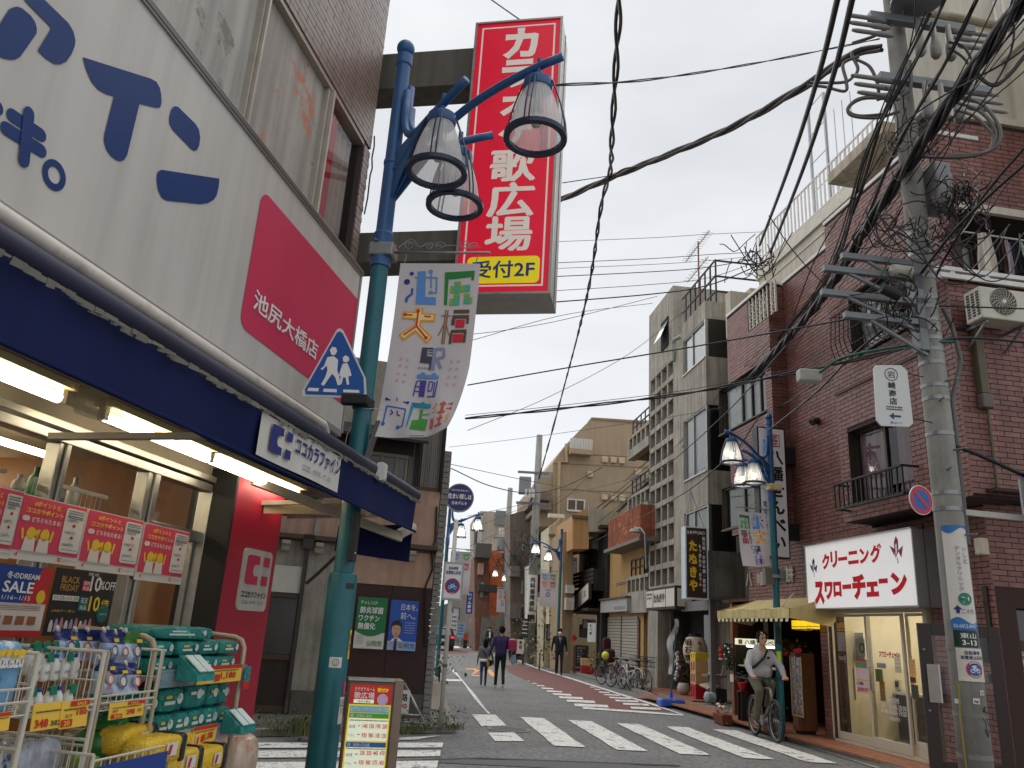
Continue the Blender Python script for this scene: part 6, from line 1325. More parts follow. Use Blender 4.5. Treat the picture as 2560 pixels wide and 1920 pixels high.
ax0,ax1=g2(1690,900,-.45)[0],g2(2330,900,-.45)[0];az0_,az1_=g2(1740,1120,-.45)[1],g2(1700,745,-.45)[1]
T=Tg('air_conditioner','white outdoor air conditioner hanging on the side brick facade','air conditioner',RG,(ax0,-.3,az0_))
ACW=mat('ivory enamel',(196,190,176),.45,var=.05,dirt=.15)
T.p('case',MB().box(ax0,ax1,-.45,-.15,az0_,az1_),ACW,bev=.015)
fcx,fcz=g2(1970,930,-.46);fr=(az1_-az0_)*.43
T.p('fan_recess',Tx(onf(-.454)).disc(fcx,fcz,fr,32).mb,mat('fan dark',(52,48,42),.7))
b=MB()
for k in range(7):b.tube([(fcx+fr*(.2+.13*k)*cos(a*.2618),-.462,fcz+fr*(.2+.13*k)*sin(a*.2618))for a in range(24)],.004,4,closed=True)
for k in range(18):
 a=k*.349;b.tube([(fcx+fr*q*cos(a+q*.7),-.466,fcz+fr*q*sin(a+q*.7))for q in(.15,.4,.7,1)],.004,4)
T.p('fan_grille',b,ACW);T.p('fan_hub',Tx(onf(-.47)).disc(fcx,fcz,fr*.15,16).mb,WHITE)
b=MB()
for i in range(3):
 for j in range(9):b.box(ax0-.006,ax0-.001,-.42+.085*i,-.37+.085*i,az0_+.06+j*(az1_-az0_-.1)/9,az0_+.06+(j+.6)*(az1_-az0_-.1)/9)
T.p('side_slots',b,BLK);b=MB()
for x in(ax0+.1,ax1-.15):b.bar((x,-.4,az0_-.02),(x,0,az0_-.02),.03);b.bar((x,-.38,az0_-.02),(x,0,az0_-.28),.025)
T.p('bracket',b,STEEL)
p0,p1=g2(1585,1195,-.06),g2(1720,1635,-.06);xp=(p0[0]+p1[0])/2
T=Tg('downpipe','olive drain duct running down the side brick facade','pipe',RG,(xp,-.06,zD));T.p('duct',MB().box(xp-.055,xp+.055,-.1,.0,RG.px(2440,985)[1],p0[1]),mat('olive duct',(92,86,66),.6,dirt=.2));zj=RG.px(2448,995,-.06)[1];T.p('joint',MB().box(xp-.08,xp+.08,-.13,.0,zj-.14,zj+.06),mat('grey joint',(98,92,84),.6),bev=.02);T.p('thin_pipe',MB().tube([(xp+.03,-.05,zj-.1),(xp+.03,-.05,zD)],.02,8),mat('olive duct',0))
b=MB();b.box(.05,xp,-.03,.0,g2(1450,1262)[1]-.03,g2(1450,1262)[1]+.01);SB.p('wall_line',b,BLK)
RH=FR(81.5,tuple(RF.w(xcG,0)))
GS=Tg('corner_shop_front','dark glazed corner shop with gold OUT lettering under a brick lintel','shop front',RH,(2,0,0))
zq1_=RH.px(2500,1466)[1]
b=MB();b.box(.012,8,.012,.3,zq1_,zD+.6);b.box(-.3,9,-.6,.02,zD+.02,zD+.06);GS.p('wall',b,MORT)
bricks(GS,BRICK,[(0,6,zq1_,zD+.02)],bw_,bh_,gp,.012,.012)
DGL=mat('dark shop glass',(30,28,26),.08,var=.2,spec=.8);DFR=mat('dark brown frame',(50,36,28),.5,var=.12)
b=MB();b.rect(.05,8,.12,zq1_,.2);GS.p('glass',b,DGL)
b=MB();xd=RH.px(2490,1700,.12)[0]
for x in(.0,xd,xd+1.0):b.box(x,x+.12,.1,.18,.1,zq1_)
zt_=RH.px(2520,1575,.12)[1];b.box(.12,xd,.11,.17,zt_-.08,zt_);b.box(xd+.12,xd+1.0,.11,.17,zt_-.25,zt_-.12);b.box(xd+.12,xd+1.0,.11,.17,RH.px(2540,1720,.12)[1]-.1,RH.px(2540,1720,.12)[1]);b.box(.12,6,.1,.18,.1,.35);GS.p('frame',b,DFR)
q=RH.px(2453,1510,.18),RH.px(2560,1490,.18);c0,c1=RH.px(2433,1520,.18),RH.px(2473,1490,.18)
t=Tx(onf(.195)).fit('OUT',RH.px(2441,1510,.19)[0],RH.px(2473,1510,.19)[0],RH.px(2455,1516,.19)[1],RH.px(2455,1499,.19)[1],.0);GS.p('lettering',t.mb,ink('gold leaf',(170,140,80)))
for(u0,v0,u1,v1,m)in((2445,1595,2490,1660,mat('poster dim',(120,108,96),.6)),(2468,1685,2497,1708,mat('card dim',(150,136,116),.6)),(2540,1620,2590,1693,PW),(2525,1598,2540,1660,mat('poster dim',0)),(2498,1850,2513,1875,mat('switch',(150,142,130),.5)),(2554,1855,2600,1920,PW)):
 x0,x1,z0,z1=RH.box(((u0,v0),(u1,v1)),.19);GS.p('notice',MB().box(x0,x1,.188,.195,z0,z1),m)
t=Tx(onf(.184));[t.fit(s,RH.px(2553,1650,.19)[0],RH.px(2553,1650,.19)[0]+.06,RH.px(2555,v+9,.19)[1],RH.px(2555,v,.19)[1],.02)for s,v in(('B',1640),('U',1652),('W',1664))];GS.p('notice_lettering',t.mb,K_INK)
b=MB();x,z=RF.px(2198,1362,-.02)if False else RH.px(2455,1365,-.05);b.box(x-.08,x+.05,-.12,.0,z-.12,z+.1);GS.p('wall_lamp',b,mat('ivory box',(190,176,156),.5),bev=.02)
# ==== CLEANING SHOP
CS=Tg('cleaning_shop','bright lit cleaning shop with white sliding doors and cream interior','shop front',RF,((xC0+xC1)/2,0,.1))
DFW=mat('ivory door frame',(196,186,166),.45,var=.04);zf=.14;DW=.06
xa1=r6(490,1100,DW)[0];xa2=r6(545,1100,DW)[0];xb1=r6(735,1000,DW)[0];xb2=r6(790,1000,DW)[0];xC0r=r6(285,1100,DW)[0];xC1r=r6(945,1000,DW)[0]
zh=r6(620,622,DW)[1]
b=MB();b.box(xC0-.05,xC0r,-.02,.1,zf,zh+.1);b.box(xC1r-.02,xC1r+.05,-.02,.1,zf,zh+.1);b.box(xC0r,xC1r-.02,-.01,.1,zh,zh+.1);b.box(xC0r,xC1r-.02,.0,.1,zf-.04,zf+.0)
CS.p('frame',b,DFW,bev=.004)
def door(x0,x1,y,bot,st,nm='sliding_door'):
 b=MB();b.box(x0,x0+st,y-.02,y+.02,zf+.01,zh-.01);b.box(x1-st,x1,y-.02,y+.02,zf+.01,zh-.01);b.box(x0+st,x1-st,y-.02,y+.02,zh-.05,zh-.01);b.box(x0+st,x1-st,y-.02,y+.02,zf+.01,zf+bot)
 o=CS.p(nm,b,DFW,bev=.003);CS.p('pane',MB().rect(x0+st,x1-st,zf+bot,zh-.05,y+.003),GLASS,parent=o);return o
door(xC0r+.005,xa2-.005,.07,.12,.035);dmid=door(xa2-.04,xb2-.015,.02,.16,.05);door(xb2-.01,xC1r-.03,.07,.22,.035)
hx=r6(535,1060,-.02)[0];zh0,zh1=r6(535,1150,-.02)[1],r6(525,975,-.02)[1]
CS.p('handle',MB().tube([(hx,.0,zh1),(hx,-.05,zh1-.02),(hx,-.05,zh0+.02),(hx,0,zh0)],.011,8),STEEL,parent=dmid,smooth=True)
WALLC=mat('cream shop wall',(232,222,194),.8,var=.03)
DP=2.3;zc=zh+.25
b=MB();b.box(xC0-.1,xC1+.1,DP,DP+.05,zf,zc);b.box(xC0-.1,xC0-.06,.12,DP,zf,zc);b.box(xC1+.06,xC1+.1,.12,DP,zf,zc);CS.p('inner_wall',b,WALLC)
CS.p('ceiling',MB().box(xC0-.1,xC1+.1,.12,DP,zc,zc+.04),WALLC);CS.p('shop_floor',MB().box(xC0-.1,xC1+.1,.12,DP,zf-.06,zf-.01),mat('shop floor tan',(150,128,96),.5))
for k in range(2):CS.p('ceiling_tube',MB().tube([(xC0+.3,.6+k*.9,zc-.06),(xC1-.3,.6+k*.9,zc-.06)],.03,8),emat('cleaning tube',(255,247,228),14))
ct=r6(640,1140,1.2);cb=MB();cx0=r6(640,1200,1.2)[0]
CS.p('counter',MB().box(cx0,xC1,1.2,1.7,zf,ct[1]-.04),mat('dark counter',(58,48,44),.4,var=.1));CS.p('counter_top',MB().box(cx0-.06,xC1,1.14,1.75,ct[1]-.04,ct[1]),WHITE)
x0,x1,z0,z1=RF.box([(1980+a*.37371,1300+c*.37371)for a,c in((635,1060),(740,1135))],1.25);CS.p('register_screen',MB().box(x0,x1,1.2,1.25,z0,z1).box(x0+.05,x1-.05,1.25,1.4,ct[1],z0),mat('white plastic',(206,200,186),.4));CS.p('screen_glass',MB().rect(x0+.03,x1-.03,z0+.03,z1-.03,1.195),mat('off screen',(40,42,44),.2))
zg0=r6(380,1260,1.8);CS.p('grey_cabinet',MB().box(zg0[0]-.2,zg0[0]+.2,1.8,2.1,zf,zg0[1]),mat('grey panel',(112,112,108),.6))
def board(nm,lb,pts,y,m,items=(),dash=0,ic=K_INK):
 x0,x1,z0,z1=RF.box([(1980+a*.37371,1300+c*.37371)for a,c in pts],y);w,h=x1-x0,z1-z0
 T=Tg(nm,lb,'notice',RF,((x0+x1)/2,y,z0),'notices in the cleaning shop');T.p('sheet',MB().box(x0,x1,y,y+.004,z0,z1),m);t=Tx(onf(y-.003))
 for it in items:t.fit(it[0],x0+w*it[1],x0+w*it[2],z0+h*it[3],z0+h*it[4],.02)
 for k in range(dash):t.dashes(x0+w*.12,x0+w*.88,z0+h*(.85-.8*k/max(1,dash)),h*.03,k)
 if t.mb.v:T.p('print',t.mb,ic)
 return T,x0,x1,z0,z1
board('notice_board','tall pale notice board behind the left door pane',((380,752),(490,968)),.5,PW,dash=9,ic=ink('soft grey',(150,160,156)))
T,x0,x1,z0,z1=board('notice','small certificate with green arch pinned on the tall board',((445,800),(492,915)),.48,PW);T.p('green_arch',Tx(onf(.476)).ring((x0+x1)/2,(z0+z1)/2,.05,.09,20).mb,ink('sage',(90,140,120)))
board('notice','pale red and white rules notice low on the left of the shop',((330,980),(430,1205)),.42,PW,(('100%',.1,.7,.72,.8),),7,R_INK)
T,x0,x1,z0,z1=board('poster','bright sale poster 2000 OFF on the left door pane',((422,930),(516,1165)),.045,paper('pale pink',(222,190,196)),(('2000',.02,.62,.05,.17),('OFF',.64,.98,.05,.17)),0,R_INK)
w,h=x1-x0,z1-z0;T.p('green_print',Tx(onf(.041)).rect(x0,x1,z1-h*.25,z1-h*.06).mb,paper('photo green',(120,140,100)));T.p('red_band',Tx(onf(.041)).rect(x0,x1,z1-h*.05,z1).mb,PRED);T.p('yellow_band',Tx(onf(.041)).rect(x0,x1,z0+h*.37,z0+h*.41).mb,PYEL);T.p('blue_print',Tx(onf(.041)).fit('11,980',x0+w*.02,x0+w*.6,z0+h*.22,z0+h*.33,.02).mb,B_INK)
for k,(pts,m,lb)in enumerate(((((555,995),(610,1085)),paper('lime',(150,170,60)),'lime green poster beside the door handle'),(((583,1075),(628,1215)),paper('orange',(226,160,50)),'orange poster under the lime green one'),(((566,955),(630,992)),PW,'small white card above the door handle'),(((785,930),(832,1050)),paper('orange pale',(226,178,110)),'orange poster in the right fixed pane'),(((790,1050),(830,1090)),paper('dark red',(120,40,40)),'dark red poster strip in the right fixed pane'),(((798,1100),(850,1200)),paper('dark photo',(70,72,60)),'dark poster with a code strip in the right fixed pane'),(((680,890),(735,1025)),PW,'white notice sheet on the back wall of the cleaning shop'))):
 board('poster',lb,pts,.045 if k not in(6,)else 1.1,m,dash=4 if k!=2 else 1,ic=R_INK if k in(1,3)else K_INK)
T=Tg('door_lettering','red brush shop name and white opening hours stuck on the middle door','lettering',RF,(xa2,.018,zf+1));fz=onf(.016)
def tf(t,s,x0,y0,x1,y1,of=.0):
 a,b_=r6(x0,(y0+y1)/2,.016)[0],r6(x1,(y0+y1)/2,.016)[0];t.fit(s,a,b_,r6((x0+x1)/2,y1,.016)[1],r6((x0+x1)/2,y0,.016)[1],of)
t=Tx(fz);tf(t,'スワローチェーン',582,880,715,922,.05);T.p('red_lettering',t.mb,R_INK)
t=Tx(fz);tf(t,'OPEN TIME',630,1190,716,1225);tf(t,'平日',598,1232,624,1258);tf(t,'10:00~20:00',650,1240,764,1272);tf(t,'日・祝日',598,1265,642,1290);tf(t,'10:00~19:00',650,1275,766,1310);tf(t,'木曜定休日',650,1318,722,1345);T.p('white_lettering',t.mb,W_INK)
YS=-.36;a=[r6(*p,YS)for p in((85,182),(805,52),(850,575),(108,605))];s0,s1,sz0,sz1=(a[0][0]+a[3][0])/2,(a[1][0]+a[2][0])/2,(a[2][1]+a[3][1])/2,(a[0][1]+a[1][1])/2
T=Tg('cleaning_sign','white lit box sign with red katakana and two small swallows above the cleaning shop','shop sign',RF,((s0+s1)/2,YS,sz0));T.p('case',MB().box(s0,s1,YS+.004,0.02,sz0,sz1),mat('grey sign case',(136,132,128),.5,.2,streak=.15),bev=.008)
b=MB();b.box(s0-.004,s1+.004,YS-.012,YS+.004,sz0,sz0+.02);b.box(s0-.004,s1+.004,YS-.03,YS+.06,sz1,sz1+.02);b.box(s0-.004,s0+.02,YS-.012,YS+.004,sz0+.02,sz1);b.box(s1-.02,s1+.004,YS-.012,YS+.004,sz0+.02,sz1);T.p('frame',b,ALU);T.p('face',MB().rect(s0+.02,s1-.02,sz0+.02,sz1,YS-.002),mat('lit sign white',(224,222,220),.4,var=.02,emit=.3,spec=.2));T.p('seam',MB().box(s1+.001,s1+.005,YS+.16,YS+.18,sz0,sz1),TRIM)
fs=onf(YS-.006);t=Tx(fs);CR=mat('sign crimson film',(190,6,34),.5,var=.02,emit=.1,spec=.2);sw,sh=s1-s0,sz1-sz0
for ch,xA,xB,zA_,zB2 in(('ク',.185,.265,.60,.84),('リ',.275,.345,.61,.86),('ー',.352,.44,.70,.755),('ニ',.448,.545,.63,.82),('ン',.555,.64,.62,.84),('グ',.65,.75,.61,.87)):t.fit(ch,s0+sw*xA,s0+sw*xB,sz0+sh*zA_,sz0+sh*zB2,.05)
for ch,xA,xB,zA_,zB2 in(('ス',.085,.19,.07,.43),('ワ',.195,.28,.14,.41),('ロ',.285,.365,.18,.40),('ー',.375,.46,.28,.35),('チ',.47,.59,.12,.48),('ェ',.595,.70,.15,.36),('ー',.705,.78,.32,.39),('ン',.80,.93,.16,.46)):t.fit(ch,s0+sw*xA,s0+sw*xB,sz0+sh*zA_,sz0+sh*zB2,.07)
T.p('red_lettering',t.mb,CR)
for(cx,cz,k,m)in((.09,.68,.13,B_INK),(.87,.78,.16,ink('plum',(140,24,60)))):
 X,Z=s0+sw*cx,sz0+sh*cz;q=sh*k;t=Tx(fs);t.poly([(X-q*.2,Z-q*.9),(X+q*.25,Z-q*.3),(X+q*.3,Z+q*.6),(X+q*.05,Z+q*.95),(X-q*.25,Z+q*.5),(X-q*.3,Z-q*.2)]);t.poly([(X-q*.25,Z-q*.1),(X-q*.9,Z+q*.25),(X-q*.35,Z-q*.7)]);t.poly([(X+q*.2,Z-q*.3),(X+q*.9,Z+q*.1),(X+q*.55,Z-q*.9)]);T.p('swallow',t.mb,m)
 t=Tx(onf(YS-.009));t.poly([(X-q*.12,Z-q*.75),(X+q*.12,Z-q*.3),(X+q*.1,Z+q*.35),(X-q*.12,Z+q*.2)]);T.p('swallow_breast',t.mb,W_INK);t=Tx(onf(YS-.009));t.poly([(X-q*.02,Z-q*.9),(X+q*.02,Z-q*1.35),(X+q*.14,Z-q*1.3),(X+q*.08,Z-q*.8)]);T.p('swallow_leg',t.mb,ink('ochre',(206,160,70)))
dx,dz=RF.px(2312,1700,-.62)[0],0
RFd=FR(171.5-42+0,tuple(RF.w(xcG-.05,.02)))
D_=FR(degrees(atan2(*(RF.w(xcG+.02,-.02)-at(2314,1800,11.75)).to_2d())),tuple(at(2314,1800,11.75).to_2d()))
dl=D_.l(RF.w(xcG+.02,-.02)).x;dzt=D_.px(2290,1557,0)[1];dzb=.15
T=Tg('open_door','dark brown glazed shop door standing open behind the utility pole','door',D_,(dl/2,0,dzb));b=MB();b.box(0,.16,-.02,.02,dzb,dzt);b.box(dl-.14,dl,-.02,.02,dzb,dzt);b.box(.16,dl-.14,-.02,.02,dzt-.14,dzt);b.box(.16,dl-.14,-.02,.02,dzb,dzb+.18);T.p('frame',b,mat('dark brown door',(44,26,22),.45,var=.1),bev=.004);T.p('pane',MB().rect(.16,dl-.14,dzb+.18,dzt-.14,.003),GLASS);T.p('push_plate',MB().box(.06,.2,-.035,-.021,1.0,1.45),mat('steel plate',(150,142,132),.35,.6));
for z in(.9,1.62):T.p('bolt',MB().ball((.05,-.022,z),.018,8),STEEL)
p=RF.w(xC1+.1,-.05);solo('half_price_poster','white poster with a big red half price sign beside the open door','poster',MB().box(RF.px(2322,1690,-.05)[0],RF.px(2352,1690,-.05)[0],-.055,-.05,RF.px(2335,1755,-.05)[1],RF.px(2330,1660,-.05)[1]),PW,RF,(xC1,-.05,.8))
t=Tx(onf(-.06)).fit('半',RF.px(2325,1740,-.06)[0],RF.px(2350,1740,-.06)[0],RF.px(2335,1752,-.06)[1],RF.px(2335,1722,-.06)[1],.06);solo('half_price_print','big red half character on the white poster by the open door','print',t.mb,R_INK,RF,(xC1,-.06,.9))
TLM=mat('orange floor tile',(150,96,70),.6,var=.1,scale=4,rnd=.14,fine=.06,dirt=.25);b=MB();x=xS0-5
tw=.145
while x<xcG+1:
 for j in range(5):
  y=-.62+j*tw;b.box(x,x+tw-.008,y,y+tw-.008,.07,.105)
 x+=tw
solo('floor_tiles',None,None,b,TLM,RF,kind='structure')
struct('shop_step',MB().box(xC0-.05,xC1+.1,.0,.1,.07,zf-.045),KERB,RF)
# ==== RICE CRACKER SHOP
SS=Tg('cracker_shop','dim rice cracker shop with display case and lit paper lamps','shop front',RF,((xS0+xS1)/2,0,.1))
b=MB();b.box(xS0-.3,xS1+.05,1.8,1.85,.1,zS);b.box(xS0-.3,xS0-.26,.1,1.8,.1,zS);b.box(xS1+.0,xS1+.04,.1,1.8,.1,zS);b.box(xS0-.3,xS1+.05,.1,1.8,zS-.04,zS);SS.p('inner_wall',b,mat('brown shop wall',(78,46,28),.7,var=.15));SS.p('shop_floor',MB().box(xS0-.3,xS1,.1,1.8,.08,.11),TLM)
po=mat('orange timber',(132,78,46),.6,var=.12,streak=.2)
SS.p('post',MB().box(xS0-.05,xS0+.07,-.05,.07,.1,zS-.1),po);c0=r5(375,455,-.05);c1=r5(850,545,-.05)
o=SS.p('display_case',MB().box(c0[0],c1[0],-.04,.5,c0[1]-.12,c0[1]).box(c0[0],c0[0]+.04,-.04,.5,.9,c0[1]-.12).box(c1[0]-.04,c1[0],-.04,.5,.9,c0[1]-.12).box(c0[0]+.04,c1[0]-.04,.46,.5,.9,c0[1]-.12).box(c0[0]+.04,c1[0]-.04,-.04,.46,.86,.9),DKW)
SS.p('case_sign',MB().rect(c0[0]+.03,c1[0]-.03,r5(600,530,-.05)[1],r5(600,465,-.05)[1],-.045),mat('lit case sign',(226,226,190),.4,emit=.45),parent=o)
t=Tx(onf(-.05));zz0,zz1=r5(600,522,-.05)[1],r5(600,475,-.05)[1];cw=c1[0]-c0[0];t.fit('八幡せんべい',c0[0]+cw*.24,c1[0]-cw*.04,zz0,zz1,.02);SS.p('case_lettering',t.mb,K_INK,parent=o);SS.p('case_seal',Tx(onf(-.05)).rect(c0[0]+cw*.1,c0[0]+cw*.19,zz0,zz1).mb,ink('seal brown',(130,60,30)),parent=o)
SS.p('case_light',MB().tube([(c0[0]+.1,.2,c0[1]-.15),(c1[0]-.1,.2,c0[1]-.15)],.02,6),emat('case tube',(240,250,200),3),parent=o)
zsh=r5(450,715,.1)[1];SS.p('case_shelf',MB().box(c0[0]+.05,c1[0]-.05,.0,.45,zsh-.03,zsh),WHITE,parent=o)
for k in range(4):solo('snack_bag','yellow snack bag on the display case shelf, %s'%('nearest the orange post','second from the orange post','third from the orange post','behind the cyclist')[k],'snack bag',soft((c0[0]+.15+.16*k,.15,zsh+.06),.12,.08,.12,.2,k,.45,10,8),YELP if k%2==0 else mat('tan snack',(170,120,60),.4),RF,(c0[0]+.15+.16*k,.15,zsh),'snack bags in the display case',smooth=True)
LN=mat('lit paper lamp',(226,186,20),.6,emit=.9)
for(xa,ya,xb,yb,lb)in((952,275,1028,372,'left half of the'),(1030,278,1072,370,'middle'),(1105,270,1155,368,'right')):
 x0,x1,z0,z1=RF.box([(1740+p*.25316,1480+q*.25316)for p,q in((xa,ya),(xb,yb))],-.3);T=Tg('paper_lamp','lit yellow square paper lamp under the awning, %s one'%{'left half of the':'left','middle':'middle','right':'right'}[lb],'lantern',RF,((x0+x1)/2,-.3,z0),'lit paper lamps of the cracker shop');T.p('shade',MB().box(x0,x1,-.32,-.32+(x1-x0),z0,z1),LN)
 b=MB()
 for zq_ in(z0,z0+(z1-z0)*.25,z1-.01):b.box(x0-.006,x1+.006,-.328,-.313+(x1-x0),zq_,zq_+.012)
 T.p('slat',b,DKW);T.p('cord',MB().tube([((x0+x1)/2,-.26,z1),((x0+x1)/2,-.26,z1+.25)],.008,5),BLK)
YE=mat('yellow awning canvas',(206,186,128),.75,var=.07,scale=4,streak=.22,dirt=.25,dcol=(120,104,66));YA=-.85
wl,wr=RF.px(1794,1527,YA),RF.px(1974,1522,YA);bl_,br_=RF.px(1841,1505,0),RF.px(2015,1493,0);zt_=(bl_[1]+br_[1])/2;zf_=(wl[1]+wr[1])/2;zv=(RF.px(1793,1550,YA)[1]+RF.px(1973,1541,YA)[1])/2
xA0,xA1=wl[0],wr[0]
T=Tg('shop_awning','faded yellow canvas awning with scalloped edge over the cracker shop','awning',RF,((xA0+xA1)/2,YA,zv));T.p('canopy',MB().grid(lambda i,j:(xA0+(xA1-xA0)*i,YA*j,zt_+(zf_-zt_)*j-.04*sin(pi*j)+.012*sin(i*20)*j),40,10),YE,smooth=True)
def scal(i,j):x=xA0+(xA1-xA0)*i;return(x,YA-.01+.015*sin(i*25)*j,zf_-(zf_-zv)*j)
T.p('valance',MB().grid(scal,40,3),YE,smooth=True);b=MB();n=16
for k in range(n):x=xA0+(xA1-xA0)*(k+.5)/n;w=(xA1-xA0)/n*.34;b.add([(x-w,YA-.01,zv),(x+w,YA-.01,zv),(x+w*.8,YA-.02,zv-.06),(x-w*.4,YA-.02,zv-.06)],[(3,2,1,0)])
T.p('scallops',b,mat('pale scallop',(206,194,158),.8,dirt=.2),kind='stuff')
for x in(xA0,xA1):T.p('end_flap',MB().poly([(x,0,zt_),(x,YA,zf_),(x,YA,zv),(x,-.1,zv-.1),(x,0,zv)]),YE)
for x in(xA0+.05,xA1-.05):T.p('arm',MB().tube([(x,YA,zv+.02),(x,0,zv+.05)],.015,6),STEEL)
t=[];
for k,(ch,xa,ya,xb,yb)in enumerate((('八',392,1268,440,1370),('幡',478,1260,530,1365),('煎',575,1245,650,1350),('餅',692,1215,758,1340))):
 x0,x1=r7(xa,(ya+yb)/2)[0],r7(xb,(ya+yb)/2)[0];z0,z1=r7((xa+xb)/2,yb)[1],r7((xa+xb)/2,ya)[1];tx=Tx(onf(-.03)).fit(ch,x0,x1,z0,z1,.04);m=tx.mb;n=len(m.v)
 ed={}
 for f in m.f:
  for i in range(len(f)):a,c=f[i],f[(i+1)%len(f)];ed[(a,c)]=ed.get((a,c),0)+1
 side=[(a,c)for(a,c)in ed if(c,a)not in ed];m.v+=[(x,.0,z)for x,y,z in m.v[:n]];m.f+=[(a,a+n,c+n,c)for a,c in side];m.mi+=[0]*len(side)
 BB.p('metal_letter',m,mat('dull metal letter',(158,148,132),.5,.4,var=.15))
xs_=RF.px(1990,1130,0)[0]
VS=FR(81.5,tuple(RF.w(xs_,0)));va=[VS.px(*p)for p in((1893,1070),(1957,1074),(1975,1391),(1911,1392))];v0,v1,vz0,vz1=(va[0][0]+va[3][0])/2,(va[1][0]+va[2][0])/2,(va[2][1]+va[3][1])/2,(va[0][1]+va[1][1])/2
T=Tg('cracker_sign','tall white projecting sign with black brush hiragana on the brick wall','projecting sign',VS,((v0+v1)/2,0,vz0));T.p('case',MB().box(v0-.03,v1+.03,.006,.22,vz0-.03,vz1+.03),mat('black case',(34,30,30),.5),bev=.008);T.p('face',MB().rect(v0,v1,vz0,vz1,-.001),mat('white sign face',(206,204,204),.4,var=.03,emit=.06))
vw,vh=v1-v0,vz1-vz0;t=Tx(onf(-.005));t.col('八幡せんべい',v0+vw*.62,vw*.62,vz0+vh*.84,vz0+vh*.04,.035);T.p('lettering',t.mb,K_INK)
t=Tx(onf(-.005));t.rect(v0+vw*.44,v0+vw*.82,vz0+vh*.855,vz0+vh*.955);T.p('red_seal',t.mb,R_INK);t=Tx(onf(-.008));t.rect(v0+vw*.47,v0+vw*.79,vz0+vh*.863,vz0+vh*.947);T.p('seal_field',t.mb,W_INK);t=Tx(onf(-.011)).col('手焼き',v0+vw*.63,vw*.25,vz0+vh*.945,vz0+vh*.865,.02);T.p('seal_lettering',t.mb,R_INK)
t=Tx(onf(-.005)).col('電話三四一一',v0+vw*.15,vw*.16,vz0+vh*.42,vz0+vh*.08,.01);T.p('small_lettering',t.mb,B_INK)
for(y0_,y1_)in((305,430),(888,1012)):z1b,z0b=VS.px(1740+720*.3255,1020+y0_*.3255)[1],VS.px(1740+740*.3255,1020+y1_*.3255)[1];T.p('wall_bracket',MB().box(v1+.031,.0,.02,.2,z0b,z1b),BLK)
ca=r5(985,1400,-.35);cb_=r5(1205,1300,.05)[0];cz=r5(1000,600,-.35)[1]
T=Tg('display_cabinet','tall wooden display cabinet with glazed door full of wrapped crackers','cabinet',RF,((ca[0]+cb_)/2,-.3,.1));x0,x1=r5(930,900,-.35)[0],cb_;xm_=r5(1040,900,-.35)[0]
T.p('case',MB().box(x0,x1,-.33,.05,.16,cz),mat('light brown wood',(120,76,40),.6,var=.2,streak=.35),bev=.006);T.p('base',MB().box(x0+.03,x1-.03,-.3,.02,.1,.16),BLK)
T.p('glass_door',MB().box(x0+.03,xm_,-.342,-.331,.45,cz-.08),mat('cabinet glass',(120,112,112),.1,var=.5,scale=14,pal=[((196,190,196),.55,16)]));b=MB()
for x in(x0+.02,(x0+xm_)/2,xm_):b.box(x,x+.025,-.352,-.343,.43,cz-.06)
b.box(x0+.02,xm_+.025,-.352,-.343,.4,.43);T.p('door_frame',b,mat('tan wood',(176,140,96),.5))
def planter(u,v,F,y,w,lb,fl,seed):
 x,_=F.px(u,v,y);T=Tg('planter',lb,'planter',F,(x,y,.1 if y>-.6 else 0.0));z0=T.at.z;T.p('pot',MB().prism([(x-w/2,y-.1,z0),(x+w/2,y-.1,z0),(x+w/2*1.15,y-.13,z0+.2),(x-w/2*1.15,y-.13,z0+.2)],(0,.22,0)),mat('terracotta',(128,66,46),.75,var=.12,dirt=.2),bev=.012);b=MB();leaves(b,(x,y,z0+.28),90,w*.7,.2,.16,.06,seed);T.p('leaves',b,LEAF,kind='stuff')
 for k,c in enumerate(fl):
  r=random.Random(seed+k);b=MB();P=(x+(k/max(1,len(fl)-1)-.5)*w*.8,y-.06,z0+.33+r.uniform(-.03,.05));b.ball(P,.045,8,(1,1,.8));T.p('flower',b,c,smooth=True)
FR_=mat('red petals',(186,26,44),.7,var=.2,scale=30);FW_=mat('white petals',(216,212,206),.7,var=.1);FP_=mat('pink petals',(190,90,110),.7)
planter(1808,1795,RF,-.75,.42,'terracotta planter with red and white flowers by the orange post',(FR_,FW_,FW_,FR_,FW_),5);planter(1932,1830,RF,-.55,.4,'terracotta planter behind the bicycle front wheel',(),9)
x,z=RF.px(1815,1640,-.25);T=Tg('wreath','dark green christmas wreath with red doll and white baubles on the orange post','wreath',RF,(x,-.2,z-.35));b=MB();xt,ztt=r5(310,500,-.2);xe,ze=r5(345,760,-.2)
for k in range(420):
 q=random.random();p=Vector((xt+(xe-xt)*q+random.gauss(0,.07),-.2+random.gauss(0,.05),ztt+(ze-ztt)*q));d=Vector((random.uniform(-1,1),random.uniform(-1,1),random.uniform(-1,.4))).normalized()*.07;n_=d.orthogonal().normalized()*.012;b.add([p-n_,p+n_,p+d],[(0,1,2)])
T.p('needles',b,mat('fir needles',(28,46,28),.8,var=.3,scale=20),kind='stuff')
for(a,c)in((290,535),(325,595),(280,620),(300,660),(318,560)):xx,zz=r5(a,c,-.28);T.p('bauble',MB().ball((xx,-.28,zz),.022,8),W_INK,smooth=True)
